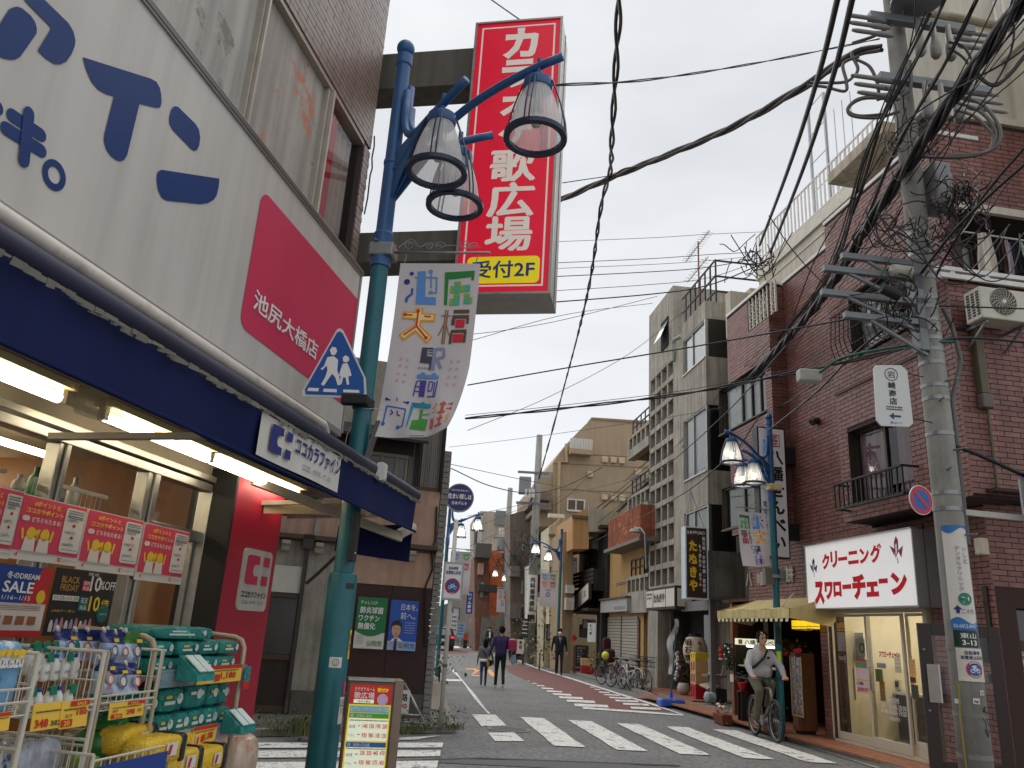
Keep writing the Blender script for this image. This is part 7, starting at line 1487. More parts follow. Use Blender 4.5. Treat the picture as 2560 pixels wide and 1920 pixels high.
dxx,dzz=r5(245,620,-.28);b=MB();b.ball((dxx,-.28,dzz+.08),.055,10);b.ball((dxx+.02,-.28,dzz-.02),.05,10,(1,1,1.3));b.lathe([(.05,0),(.001,.09)],(dxx-.02,-.28,dzz+.1),10);T.p('red_doll',b,FR_,smooth=True);T.p('doll_trim',MB().lathe([(.052,0),(.052,.03)],(dxx+.02,-.28,dzz-.1),10),FW_);T.p('ribbon',MB().tube([(*r5(265,720,-.25)[:1],-.25,r5(265,720,-.25)[1]),(*r5(262,770,-.25)[:1],-.25,r5(262,770,-.25)[1]),(*r5(245,825,-.25)[:1],-.25,r5(245,825,-.25)[1])],.006,5),WHITE)
solo('price_slip','white paper slip on the orange post below the wreath','paper',MB().box(*RF.box([(1740+a*.25316,1480+c*.25316)for a,c in((335,810),(372,890))],-.056)[:2],-.056,-.052,*RF.box([(1740+a*.25316,1480+c*.25316)for a,c in((335,810),(372,890))],-.056)[2:]),PW,RF,(xS0,-.056,.8))
x,z=r5(990,600,-.25);b=MB();leaves(b,(x,-.3,cz+.08),60,.5,.2,.14,.06,3);solo('cabinet_flowers','mixed dry flowers with red blooms on top of the cracker cabinet','flowers',b,mat('dry leaves',(110,86,50),.8,var=.3,rnd=.4),RF,(x,-.3,cz),kind='stuff')
for k,(a,c)in enumerate(((1005,590),(1020,575),(890,610),(985,580))):xx,zz=r5(a,c,-.35);solo('red_bloom','red artificial bloom on the cracker cabinet, %s'%('second from its front','topmost','hanging low at the left','beside the topmost')[k],'flower',MB().ball((xx,-.35,zz),.05,8,(1,1,.8)),FR_,RF,(xx,-.35,zz),'red blooms on the cabinet')
x,z=r5(455,860,-.4);T=Tg('bonsai_pot','grey frosted plant in a red pot on a stand beside the cyclist','plant',RF,(x,-.4,.1));b=MB();leaves(b,(x,-.4,z+.02),70,.16,.16,.14,.035,8);T.p('foliage',b,mat('frosted leaf',(120,128,118),.8,var=.2),kind='stuff');T.p('pot',MB().lathe([(.05,z-.22),(.09,z-.08),(.09,z-.06)],(x,-.4,0),12),FR_);T.p('stand',MB().box(x-.1,x+.1,-.48,-.32,z-.25,z-.22).box(x-.09,x-.07,-.47,-.33,.1,z-.25).box(x+.07,x+.09,-.47,-.33,.1,z-.25),DKW)
# ==== CONCRETE BUILDING WITH LATTICE STAIR
DF=FR(174);DF.o=DF.ey*7.85
def d15(x,y,d=0.):return DF.px(1540+x*.33766,560+y*.33766,d)
def d3(x,y,d=0.):return DF.px(1440+x*.25316,1180+y*.25316,d)
def df(x,y,d=0.):return DF.px(1660+x*.20492,1300+y*.20492,d)
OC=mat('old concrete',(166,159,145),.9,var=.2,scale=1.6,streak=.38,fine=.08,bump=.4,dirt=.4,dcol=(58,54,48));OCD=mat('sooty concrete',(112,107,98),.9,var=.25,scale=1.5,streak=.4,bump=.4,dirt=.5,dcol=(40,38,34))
CB=Tg('concrete_building','weathered grey concrete building with pierced stair screen and bay windows','apartment building',DF,(d3(1000,1300)[0],0,0))
xt0,xt1=DF.px(1623,800,1.3)[0],DF.px(1683,800,1.3)[0];ztw=DF.px(1683,713,1.3)[1]
xl0=d3(505,1100,0)[0];xl1=d3(970,800,0)[0];xm0=d3(722,800,0)[0];xe=d3(1075,1200,0)[0];zl1=DF.px(1622,923,0)[1]
xr_=DF.px(1822,1500,.6)[0]
b=MB();b.box(xt0,xt1,1.3,7,2.5,ztw);b.box(xl1,xr_,.12,7,2.6,DF.px(1700,900,0)[1]+.0);b.box(xe,xr_+.4,.8,7,.05,2.6);b.box(xl0,xm0,1.2,7,2.6,zl1-1);CB.p('wall',b,OC)
sw=[DF.px(*p,1.3)for p in((1655,880),(1672,790))];o=CB.p('small_window',MB().box(sw[0][0],sw[1][0],1.25,1.29,sw[0][1],sw[1][1]),DARK);CB.p('awning_pane',MB().prism([(sw[0][0],1.24,sw[1][1]-.2),(sw[1][0],1.24,sw[1][1]-.2),(sw[1][0],.95,sw[0][1]+.3),(sw[0][0],.95,sw[0][1]+.3)],(0,.02,.02)),WGL,parent=o)
rows=[d3(840,y)[1]for y in(1140,955,735,515,310,110,-90,-290,-480)]
zlow=d3(840,1145)[1];rh=(d3(840,310)[1]-d3(840,1140)[1])/4
nrow=int((zl1-zlow)/rh)
for r in range(nrow+1):
 z=zlow+r*rh;CB.p('beam',MB().box(xm0,xl1,.0,.22,z-.09,z+.09),OC,bev=.008)
ncol=4
for c in range(ncol+1):
 x=xm0+(xl1-xm0)*c/ncol
 for r in range(nrow):CB.p('mullion',MB().box(x-.07,x+.07,.012,.2,zlow+r*rh+.09,zlow+(r+1)*rh-.09),OC)
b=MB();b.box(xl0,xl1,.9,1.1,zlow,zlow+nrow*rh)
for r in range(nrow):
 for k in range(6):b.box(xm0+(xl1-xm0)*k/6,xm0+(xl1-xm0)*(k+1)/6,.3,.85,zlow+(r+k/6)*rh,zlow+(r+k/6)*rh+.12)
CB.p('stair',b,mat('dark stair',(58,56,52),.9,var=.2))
b=MB();b.box(xl1,xe,.0,.12,2.6,zlow+nrow*rh+.1);CB.p('plain_wall',b,OC)
for z0,rail in((zlow,1),(d3(600,350)[1]-.0,1),(DF.px(1600,1108)[1],1)):
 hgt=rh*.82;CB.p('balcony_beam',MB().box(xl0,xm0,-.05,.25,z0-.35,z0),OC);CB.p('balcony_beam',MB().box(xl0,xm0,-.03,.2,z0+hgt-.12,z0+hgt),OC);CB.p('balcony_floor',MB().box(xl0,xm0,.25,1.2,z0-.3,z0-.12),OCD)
 for c in range(5):x=xl0+(xm0-xl0)*c/5;CB.p('mullion',MB().box(x,x+.14,-.02,.18,z0,z0+hgt-.12),OC)
 CB.p('backing',MB().box(xl0+.02,xm0,.2,.24,z0,z0+hgt-.12),mat('dark stair',0))
 b=MB()
 for k in range(5):b.box(xl0+(xm0-xl0)*(k/5)+.3,xl0+(xm0-xl0)*(k/5)+.34,.05,.09,z0+hgt,z0+hgt+.6)
 for q in(.3,.58):b.box(xl0+.25,xm0,.05,.09,z0+hgt+q,z0+hgt+q+.04)
 CB.p('balcony_rail',b,BLK)
ba,bb2=(d15(492,1000,-.8)[0]+DF.px(1708,1100,-.8)[0])/2,DF.px(1765,950,-.8)[0];YBy=-.8
def zc_(v):return DF.px(1765,v,YBy)[1]
bands=[(2.62,zc_(1378)),(zc_(1262),zc_(1176)),(zc_(1012),zc_(889)),(zc_(793),zc_(778)+.35)]
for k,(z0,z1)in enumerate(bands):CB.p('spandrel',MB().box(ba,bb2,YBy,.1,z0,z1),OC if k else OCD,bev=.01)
for k,(z0,z1)in enumerate(((zc_(1378),zc_(1262)),(zc_(1176),zc_(1012)),(zc_(889),zc_(793)))):
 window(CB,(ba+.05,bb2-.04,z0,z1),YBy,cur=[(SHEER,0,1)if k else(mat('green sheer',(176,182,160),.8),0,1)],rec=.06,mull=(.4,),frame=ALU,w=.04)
 s=[(bb2-.06,y)for y in(YBy+.1,.0)]
 CB.p('side_pane',MB().quad((bb2-.03,YBy+.02,z0),(bb2-.03,.1,z0),(bb2-.03,.1,z1),(bb2-.03,YBy+.02,z1)),GLASS)
 CB.p('side_curtain',MB().grid(lambda i,j:(bb2-.12+.02*sin(i*50),YBy+.06+.5*i*(1-.35*sin(3.14*j)*(k==2)),z0+(z1-z0)*j),60,8),SHEER)
 CB.p('side_post',MB().box(bb2-.05,bb2-.0,YBy,YBy+.06,z0,z1),ALU);CB.p('side_post',MB().box(bb2-.05,bb2,-.02,.1,z0,z1),OC)
 CB.p('bay_back',MB().box(ba,bb2-.3,-.05,.02,z0,z1),mat('dim room',0))
b=MB();zr=bands[-1][1]
for k in range(7):x=ba-.6+(bb2-ba+.6)*k/6;b.box(x,x+.04,-.5,-.46,zr,zr+1.25)
for q in(.3,.75,1.22):b.box(ba-.9,bb2,-.5,-.46,zr+q,zr+q+.04);b.box(bb2-.04,bb2,-.46,2.5,zr+q,zr+q+.04)
CB.p('roof_rail',b,BLK);b=MB();e=DF.px(1680,860,-.1);b.tube([(e[0],-.05,e[1]-.6),(e[0],-.06,e[1]),(e[0]+.1,-.05,e[1]+.12),(e[0]+.35,.1,e[1]+.16)],.07,10);CB.p('vent_pipe',b,mat('grey vent pipe',(142,140,134),.5))
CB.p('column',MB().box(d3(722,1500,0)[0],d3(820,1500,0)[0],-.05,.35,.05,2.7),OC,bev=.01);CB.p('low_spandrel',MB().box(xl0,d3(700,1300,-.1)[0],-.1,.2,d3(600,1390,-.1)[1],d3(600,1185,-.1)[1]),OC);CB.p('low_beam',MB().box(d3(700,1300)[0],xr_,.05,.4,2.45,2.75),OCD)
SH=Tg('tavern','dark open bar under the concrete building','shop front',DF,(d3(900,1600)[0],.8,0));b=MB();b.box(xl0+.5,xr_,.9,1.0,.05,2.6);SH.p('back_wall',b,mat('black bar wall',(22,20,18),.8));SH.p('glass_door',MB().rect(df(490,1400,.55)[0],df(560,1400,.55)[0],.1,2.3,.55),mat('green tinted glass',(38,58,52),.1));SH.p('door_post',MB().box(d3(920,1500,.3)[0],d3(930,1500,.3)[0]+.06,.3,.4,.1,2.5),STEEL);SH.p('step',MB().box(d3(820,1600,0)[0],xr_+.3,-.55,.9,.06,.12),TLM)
xa=DF.px(1747,700,1.5)[0];za0,za1=DF.px(1747,720,1.5)[1],DF.px(1747,603,1.5)[1]
T=Tg('antenna','television aerial on a rusty mast above the concrete building','antenna',DF,(xa,1.5,za0-1));T.p('mast',MB().tube([(xa,1.5,za0-1),(xa,1.5,za1)],.03,6),mat('rusty mast',(128,84,70),.7));b=MB()
for z,n,w in((za1-.15,14,2.6),(za1-1.1,8,2.2)):
 b.tube([(xa-w*.55,1.5,z),(xa+w*.45,1.5,z)],.016,5)
 for k in range(n):b.tube([(xa-w*.5+w*.95*k/n,1.3,z-.0),(xa-w*.5+w*.95*k/n,1.7,z+.02)],.008,4);b.tube([(xa-w*.5+w*.95*k/n,1.5,z),(xa-w*.5+w*.95*k/n,1.5,z+.12)],.008,4)
T.p('aerial',b,STEEL)
a=[d3(*p,-.55)for p in((695,1180),(970,1145),(970,1315),(695,1350))];x0,x1,z0,z1=a[0][0],a[1][0],(a[2][1]+a[3][1])/2,(a[0][1]+a[1][1])/2
T=Tg('bar_signboard','long white sign box in dark frame with black hiragana over the bar','shop sign',DF,((x0+x1)/2,-.55,z0));xn=x1+.05;T.p('case',MB().box(x0-.05,xn,-.54,.0,z0-.07,z1+.07),DKW);f=onf(-.556)
sg=mat('aged sign white',(204,198,184),.5,var=.06,dirt=.25)
for p,q in((0,.25),(.27,.70),(.72,1)):T.p('face',MB().rect(x0+(x1-x0)*p,x0+(x1-x0)*q,z0,z1,-.55),sg)
t=Tx(f).fit('たぬきや',x0+(x1-x0)*.29,x0+(x1-x0)*.68,z0+(z1-z0)*.25,z0+(z1-z0)*.8,.05);[t.fit(s,x0+(x1-x0)*.03,x0+(x1-x0)*.22,z0+(z1-z0)*p,z0+(z1-z0)*(p+.14),.02)for s,p in(('明石焼',.72),('お好み',.5))];T.p('lettering',t.mb,K_INK)
T.p('side_face',MB().quad((xn+.003,-.48,z0),(xn+.003,-.05,z0),(xn+.003,-.05,z1),(xn+.003,-.48,z1)),sg)
xs2=bb2+.12;BV=FR(84,tuple(DF.w(xs2,0)));a=[BV.px(*p)for p in((1713,1320.5),(1765,1319.5),(1769.6,1495.7),(1720.4,1493.6))];x0,x1,z0,z1=(a[0][0]+a[3][0])/2,(a[1][0]+a[2][0])/2,(a[2][1]+a[3][1])/2,(a[0][1]+a[1][1])/2;w,h=x1-x0,z1-z0
T=Tg('bar_sign','tall brown projecting bar sign with yellow hiragana and white columns','projecting sign',BV,((x0+x1)/2,0,z0));T.p('case',MB().box(x0-.03,x1+.03,.006,.3,z0-.03,z1+.03),mat('pale sign case',(176,186,190),.4,emit=.1));T.p('face',MB().rect(x0,x1,z0,z1,-.001),mat('sign brown',(62,40,30),.5,var=.04));f=onf(-.006)
t=Tx(f).fit('S★PPORO',x0+w*.04,x0+w*.92,z0+h*.905,z0+h*.965,.01).col('明石焼・お好み焼・鉄板焼',x0+w*.85,w*.15,z0+h*.88,z0+h*.08,.03).col('もつ煮込み・おでん',x0+w*.66,w*.14,z0+h*.77,z0+h*.16,.03);T.p('white_lettering',t.mb,W_INK);t=Tx(f).col('たぬきや',x0+w*.32,w*.42,z0+h*.83,z0+h*.08,.05);T.p('yellow_lettering',t.mb,ink('sign yellow',(236,190,30)));T.p('stay',MB().tube([(x1,.1,z1),(x1-.3,.3,z1+1.0)],.01,4).tube([(x0,.1,z1),(x0+.2,.3,z1+1.0)],.01,4),STEEL)
p0=DF.px(1783,1745,-.2);T=Tg('steel_post','grey square steel post beside the bar front','post',DF,(p0[0],-.2,.1));T.p('post',MB().box(p0[0]-.06,p0[0]+.06,-.26,-.14,.1,BV.px(1775,1497)[1]+.1),mat('grey painted post',(108,106,104),.5,var=.1));T.p('cross_beam',MB().box(p0[0]-2.2,p0[0]-.07,-.26,-.14,2.35,2.6),mat('grey painted post',0))
x,z=d3(1110,1560,.0),0;c=DF.px(1738,1625,.1);zt_,zb_=DF.px(1730,1592,.1)[1],DF.px(1730,1660,.1)[1]
T=Tg('paper_lantern','large white barrel paper lantern with black kanji at the bar','lantern',DF,(c[0],.1,zb_));lr=.34;lh=zt_-zb_
prof=[(lr*.55,0)]+[(lr*(.72+.28*sin(pi*i/24))*(1+.012*(i%2)),lh*(.04+.92*i/24))for i in range(25)]+[(lr*.5,lh)]
T.p('shade',MB().lathe(prof,(c[0],.1,zb_),28),mat('lantern paper',(206,190,166),.8,var=.05),smooth=True);T.p('cap',MB().cyl((c[0],.1,zt_),(c[0],.1,zt_+.08),lr*.5,20),BLK);T.p('base',MB().cyl((c[0],.1,zb_-.06),(c[0],.1,zb_),lr*.5,20),BLK)
g=lambda a0:(lambda q,zz:(c[0]+sin(a0+q/lr)*lr*1.03,.1-cos(a0+q/lr)*lr*1.03,zz))
a0=.62;t=Tx(g(a0)).col('明石焼',.0,.24,zb_+lh*.92,zb_+lh*.1,.04);t2=Tx(g(a0)).col('もつ煮込',.34,.14,zb_+lh*.88,zb_+lh*.05,.03);T.p('lettering',t.mb,ink('dark brown',(60,30,22)));T.p('side_lettering',t2.mb,K_INK)
x,z=DF.px(1709,1725,-.15);T=Tg('flower_pot','round white pot with a tall bouquet of pale dried flowers','flower pot',DF,(x,-.15,.12));T.p('pot',MB().lathe([(.1,0),(.17,.1),(.18,.2),(.14,.3),(.13,.31)],(x,-.15,.12),18),mat('white glaze',(176,168,158),.4),smooth=True);b=MB();leaves(b,(x,-.15,.9),260,.42,.35,.5,.07,4);T.p('foliage',b,mat('dry foliage',(104,86,50),.8,var=.4,rnd=.5),kind='stuff')
for k in range(15):r=random.Random(k+50);T.p('flower',MB().ball((x+r.uniform(-.22,.22),-.32+r.uniform(-.08,.06),.75+r.uniform(-.25,.5)),.05,8),FW_ if k%3 else mat('mauve petals',(160,130,150),.7),smooth=True)
crx=DF.px(1751,1740,-.1)[0]
for k,(m,hh,lb)in enumerate(((mat('red crate',(176,22,34),.45,var=.06),.36,'red beer crate at the bottom of the stack by the bar'),(mat('peach crate',(206,164,110),.5,var=.06),.30,'peach crate second in the stack by the bar'),(mat('peach crate',0),.30,'peach crate third in the stack by the bar'),(mat('yellow crate',(214,190,40),.45),.2,'yellow crate on top of the stack by the bar'))):
 z0=.12+(0,.36,.66,.96)[k];T=Tg('crate',lb,'crate',DF,(crx,-.15,z0),'crates stacked by the bar');x0,x1=crx-.2,crx+.2
 b=MB();b.box(x0,x1,-.3,.05,z0,z0+.04);b.box(x0,x1,-.3,.05,z0+hh-.05,z0+hh-.005)
 for xx in(x0,x1-.06,crx-.03):b.box(xx,xx+.06,-.3,.05,z0+.04,z0+hh-.05)
 T.p('frame',b,m,bev=.006);T.p('panel',MB().box(x0+.03,x1-.03,-.28,.03,z0+.02,z0+hh-.02),m if k in(0,3)else mat('crate red panel',(140,50,36),.5))
for k,(q,m,lb)in enumerate((((852,615,960,880),PW,'white notice sheets on the bar door pane'),((885,495,925,605),paper('pale yellow',(214,206,150)),'small yellow slip above the white notices'))):
 x0,x1,z0,z1=DF.box(((1640+q[0]*.14464,1560+q[1]*.14464),(1640+q[2]*.14464,1560+q[3]*.14464)),.3);T=Tg('notice',lb,'notice',DF,((x0+x1)/2,.3,z0));T.p('sheet',MB().box(x0,x1,.29,.3,z0,z1),m);t=Tx(onf(.285));[t.dashes(x0+.03,x1-.03,z0+(z1-z0)*(.2+.15*j),.02,j)for j in range(5)];T.p('print',t.mb,K_INK)
x,_=DF.px(1772,1735,-.2);T=Tg('side_table','grey counter with newspapers beside the steel post','table',DF,(x,-.1,.12));T.p('top',MB().box(x-.25,x+.22,-.3,.2,.72,.78),mat('grey counter',(112,104,92),.6));T.p('body',MB().box(x-.2,x+.2,-.2,.2,.12,.45),BLK);solo('newspaper','folded newspapers lying on the grey counter by the bar','newspaper',MB().prism([(x-.3,-.34,.48),(x+.2,-.3,.42),(x+.22,.0,.5),(x-.22,-.05,.56)],(0,0,.03)),mat('newsprint',(170,160,144),.9,var=.2,scale=20),DF,(x,-.2,.45))
x,_=DF.px(1775,1752,-.3);solo('plastic_carton','crumpled grey plastic carton on the step below the newspapers','carton',soft((x,-.3,.25),.3,.25,.26,.2,5,.5,12,8,.02),mat('milky plastic',(150,160,160),.35,var=.2,scale=12),DF,(x,-.3,.12),smooth=True)
p=gnd(1678,1768);NB=FR(84,(p.x,p.y,0));zt_=NB.px(1692,1545)[1];T=Tg('nobori_stand','thin pole on a blue water weight base with a furled white banner','banner stand',NB,(0,0,0));wtr=mat('blue weight plastic',(62,100,190),.4,var=.08)
T.p('base',MB().box(-.32,.0,-.2,.2,.01,.2).box(.0,.3,-.2,.2,.01,.2),wtr,bev=.05);T.p('neck',MB().cyl((0,0,.2),(.0,0,.36),.04,10),wtr);tp=NB.px(1692,1545)[0];T.p('pole',MB().tube([(0,0,.3),(tp,0,zt_)],.014,8),TEAL);b=MB().grid(lambda i,j:(tp*j+.02-.16*i*(.35+.65*sin(2.2*j+.4))+.05*sin(9*j),.06*i*sin(12*j),.75+(zt_-.78)*j),6,24);T.p('cloth',b,mat('banner white',(204,206,206),.8,var=.2,scale=6,pal=[((40,40,44),.60,7),((70,130,150),.62,5)]),smooth=True)
# ==== YELLOW BUILDING WITH RUSTY BALCONY
YF=Tg('yellow_building','narrow yellow house with rusty corrugated balcony and steel shutters','house',DF,(d3(420,1300)[0],.1,0));YW=mat('yellow render',(178,142,88),.9,var=.12,streak=.25,dirt=.4,dcol=(96,88,76))
ya,yb_=d3(335,1000,.1)[0],d3(640,1000,.1)[0];zy=d3(400,800,.1)[1];b=MB();b.box(ya,yb_+.4,.1,7,.05,d3(420,500,.1)[1]+.3);YF.p('wall',b,YW)
r0,r1=d3(320,600,-.5)[0],d3(632,600,-.5)[0];zr0,zr1=d3(450,715,-.5)[1],d3(420,430,-.5)[1];b=MB();n=44
for k in range(n):a,c=r0+(r1-r0)*k/n,r0+(r1-r0)*(k+1)/n;y0=-.5+.03*(k%2);y1=-.5+.03*((k+1)%2);b.quad((a,y0,zr0),(c,y1,zr0),(c,y1,zr1),(a,y0,zr1))
YF.p('corrugated_panel',b,mat('rusty tin',(158,88,58),.8,var=.3,scale=4,streak=.5,pal=[((196,136,96),.58,3),((96,52,40),.62,6)]));YF.p('balcony_floor',MB().box(r0-.3,r1+.3,-.6,.1,zr0-.12,zr0),mat('grey slab edge',(120,112,100),.8));b=MB();b.box(r1-.01,r1+.02,-.5,.1,zr0,zr1);YF.p('side_panel',b,mat('rusty tin',0))
q=d3(400,1110,.1),d3(562,760,.1);window(YF,(q[0][0],q[1][0]+.1,q[0][1],q[1][1]),.1,cur=[(mat('blue grey curtain',(92,104,108),.8,var=.1),0,1)],rec=.05,mull=(.33,.66),frame=mat('old aluminium',0))
s=d3(240,1390,-.25),d3(502,1240,-.25);YF.p('signboard',MB().box(s[0][0],s[1][0],-.25,.0,s[0][1]-.0,s[1][1]),mat('blank grey sign',(160,160,158),.5,var=.05,dirt=.15),bev=.01);YF.p('sign_cap',MB().box(s[0][0]-.05,s[1][0]+.02,-.32,.05,s[1][1]+.002,s[1][1]+.06),mat('rusty cap',(96,72,58),.7));t=Tx(onf(-.256)).fit('富田商店',s[0][0]+(s[1][0]-s[0][0])*.55,s[1][0]-.2,s[0][1]+.07,s[0][1]+.2);YF.p('faded_lettering',t.mb,ink('faded mauve',(128,112,120)))
h0,h1=d3(312,1550,.05)[0],d3(606,1550,.05)[0];zs_=s[0][1]-.15;hm=d3(452,1550,.05)[0]
for a,c in((h0,hm-.03),(hm+.03,h1)):
 n=20
 for k in range(n):z0=.1+(zs_-.1)*k/n;YF.p('shutter_slat',MB().prism([(a,.06,z0),(a,.03,z0+.01),(a,.05,z0+(zs_-.1)/n-.004),(a,.07,z0+(zs_-.1)/n-.004)],(c-a,0,0)),mat('shutter steel',(146,138,122),.5,.2,var=.1,dirt=.2))
YF.p('shutter_post',MB().box(hm-.029,hm+.029,.0,.09,.08,zs_),STEEL);YF.p('brown_door',MB().box(h1+.05,yb_,.04,.09,.08,zs_-.1),mat('brown door',(92,62,40),.6))
T=Tg('wall_lamp','old hood street lamp on a bracket at the yellow house','wall lamp',DF,(*d3(600,600,-.6)[:1],-.6,d3(600,600,-.6)[1]));q=d3(600,595,-.7);T.p('hood',MB().lathe([(.26,0),(.2,.1),(.06,.14),(.01,.15)],(q[0],-.7,q[1]),16),mat('grey hood',(140,136,126),.5));T.p('bracket',MB().tube([(q[0],-.7,q[1]+.13),(q[0]+.3,-.65,q[1]+.1),(q[0]+.45,-.55,q[1]-.1),(q[0]+.45,-.5,q[1]-1.2)],.03,6),STEEL)
# ==== BLACK TIMBER IZAKAYA
IZ=Tg('black_izakaya','black timber two storey izakaya with wooden balcony','house',DF,(d3(150,1300)[0],.1,0));BT=mat('black timber',(42,36,32),.75,var=.25,scale=4,streak=.4);BT2=mat('black timber edge',(56,48,42),.75,var=.2)
i0,i1=d3(20,900,.0)[0],ya-.02;zi=d3(60,680,0)[1];b=MB();b.box(i0,i1,.05,7,2.5,zi);b.box(i0,i1,1.2,7,.05,2.5);IZ.p('wall',b,BT);n=14
for k in range(n):a=i1-1.6+1.6*k/n;IZ.p('wall_plank',MB().box(a+.008,a+1.6/n,-.03+.012*(k%2),.05,.05,zi-.1),BT)
IZ.p('roof_edge',MB().box(i0-.2,i1+.02,-.35,7,zi,zi+.12),BT2);q=d3(80,1000,.0),d3(165,810,.0);o=window(IZ,(q[0][0],q[1][0],q[0][1],q[1][1]),.04,cur=None,rec=.02,mull=(.5,),frame=BT2,w=.05);zb0_,zb1_=d3(60,1130,-.5)[1],d3(60,1010,-.5)[1]
IZ.p('window_hood',MB().box(q[0][0]-.4,q[1][0]+.3,-.4,.05,q[1][1]+.15,q[1][1]+.2),BT2)
for k in range(4):z=zb0_+(zb1_-zb0_)*k/3;IZ.p('balcony_slat',MB().box(i0-.3,d3(165,1100,-.5)[0],-.5,-.46,z,z+.14),BT2)
IZ.p('balcony_side',MB().box(d3(165,1100,-.5)[0]-.04,d3(165,1100,-.5)[0],-.46,.05,zb0_-.1,zb1_+.1),BT);IZ.p('balcony_floor',MB().box(i0-.3,d3(165,1100,-.5)[0],-.5,.05,zb0_-.25,zb0_-.1),BT);zc2=d3(100,1370,-.6)[1];IZ.p('canopy',MB().box(i0-.6,i1-.4,-.7,.05,zc2,zc2+.1),BT2);IZ.p('side_wall',MB().box(i1-.3,i1,-.2,1.2,.05,2.5),BT);IZ.p('back_wall',MB().box(i0,i1,1.1,1.19,.05,2.5),DKW)
e=d3(62,735,-.4);solo('globe_lamp','small lit globe lamp on the black izakaya roof edge','lamp',MB().ball((e[0],-.4,e[1]),.14,12),emat('lit globe',(255,250,240),2.2),DF,(e[0],-.4,e[1]),smooth=True)
def panel(nm,lb,cat,F,q,y,m,txt=None,im=K_INK,dpt=.12,em=None,rot=0,col=None,grp=None):
 x0,x1,z0,z1=F.box(q,y);T=Tg(nm,lb,cat,F,((x0+x1)/2,y,z0),grp);P=lambda x,z:(x,z);cx,cz=(x0+x1)/2,(z0+z1)/2;c,s=cos(rot),sin(rot);R=lambda x,z:(cx+(x-cx)*c-(z-cz)*s,cz+(x-cx)*s+(z-cz)*c)
 T.p('board',MB().pxz([R(*p)for p in((x0,z0),(x1,z0),(x1,z1),(x0,z1))],y,y+dpt),em or DKW);w,h=x1-x0,z1-z0;k=.04*min(w,h)if em is None else 0
 if em is None:T.p('face',MB().poly([(a,y-.004,d)for a,d in(R(*p)for p in((x0+k,z0+k),(x1-k,z0+k),(x1-k,z1-k),(x0+k,z1-k)))]),m)
 if txt or col:
  t=Tx(lambda x,z:(lambda p:(p[0],y-.01,p[1]))(R(x,z)))
  for it in(txt or()):t.fit(it[0],x0+w*it[1],x0+w*it[2],z0+h*it[3],z0+h*it[4],.03)
  for it in(col or()):t.col(it[0],x0+w*it[1],w*it[2],z0+h*it[3],z0+h*it[4],.03)
  T.p('lettering',t.mb,im)
 return T,x0,x1,z0,z1
def c4(a,b,c,d):return[(1280+p*.16878,1360+q*.16878)for p,q in((a,b),(c,d))]
XI=DF.px(1430,1500,-.3)[0];IV=FR(84,tuple(DF.w(DF.px(1442,1500,-.1)[0],0)))
T,x0,x1,z0,z1=panel('izakaya_sign','narrow white projecting sign with black brush katakana on the izakaya','projecting sign',IV,c4(803,190,955,608),0,mat('white sign face',0),col=(('ウッチャン',.5,.55,.83,.04),));t=Tx(onf(-.01)).fit('もつ焼',x0+(x1-x0)*.12,x0+(x1-x0)*.88,z0+(z1-z0)*.86,z0+(z1-z0)*.94,.02);T.p('red_lettering',t.mb,R_INK)
T,x0,x1,z0,z1=panel('tilted_signboard','square white signboard hung crooked on the izakaya with a black diamond mark','shop sign',DF,c4(925,690,1130,905),-.7,mat('aged sign white',0),rot=.16,col=(('ウッチャン',.25,.14,.75,.3),('もつ焼',.75,.14,.7,.35)));t=Tx(onf(-.712));cx,cz=(x0+x1)/2,(z0+z1)/2;t.line([(cx,z1-.1),(cx+.14,cz),(cx,z0+.1),(cx-.14,cz),(cx,z1-.1)],.03);T.p('mark',t.mb,K_INK)
T,x0,x1,z0,z1=panel('paper_lantern','white cylinder lantern with black kanji under the izakaya canopy','lantern',IV,c4(1125,1165,1235,1455),-.3,PW,em=mat('lit lantern paper',(226,226,226),.7,emit=.25),dpt=.01);T.p('shade',MB().lathe([((x1-x0)*.3,z0),((x1-x0)*.5,z0+.06),((x1-x0)*.5,z1-.06),((x1-x0)*.3,z1)],((x0+x1)/2,-.3,0),20),mat('lit lantern paper',0));t=Tx(onf(-.3-(x1-x0)*.52)).col('もつ焼',x0+(x1-x0)*.25,(x1-x0)*.3,z1-.05,z0+.3,.03);T.p('lettering',t.mb,K_INK)
panel('notice','pale menu sheet hanging under the izakaya canopy','notice',IV,c4(1050,1110,1235,1260),.3,PW,col=(('焼酎',.5,.3,.9,.1),));panel('poster','grey poster in the izakaya entrance','poster',IV,c4(1005,1190,1115,1390),.6,mat('grey print',(120,118,114),.6,var=.2,scale=20))
p=gnd(1452,1684,.05);T=Tg('chalkboard','wooden framed chalk menu board standing on the kerb','menu board',FR(84,(p.x,p.y,0)),(0,0,.05));BF2=T.F;x0,x1=-.28,.3;b=MB();b.box(x0,x0+.05,-.02,.02,.05,1.15);b.box(x1-.05,x1,-.02,.02,.05,1.15);b.box(x0+.05,x1-.05,-.02,.02,1.1,1.15);b.box(x0+.05,x1-.05,-.02,.02,.3,.35);T.p('frame',b,mat('red brown wood',(92,56,42),.6));T.p('slate',MB().box(x0+.05,x1-.05,-.005,.005,.35,1.1),mat('slate',(34,40,40),.7));t=Tx(onf(-.012));[t.fit(s,x0+.1,x0+.1+.34*k,z,z+.07)for s,z,k in(('本日のおすすめ',1.0,1),('もつ煮',.89,.6),('ホッピー',.78,.8),('焼鳥',.67,.5),('日本酒',.56,.7),('生ビール',.45,.9))];T.p('chalk_lettering',t.mb,ink('chalk',(190,196,196)));T.p('back_leg',MB().box(x0,x0+.05,.25,.29,.05,1.1).box(x1-.05,x1,.25,.29,.05,1.1),mat('red brown wood',0))
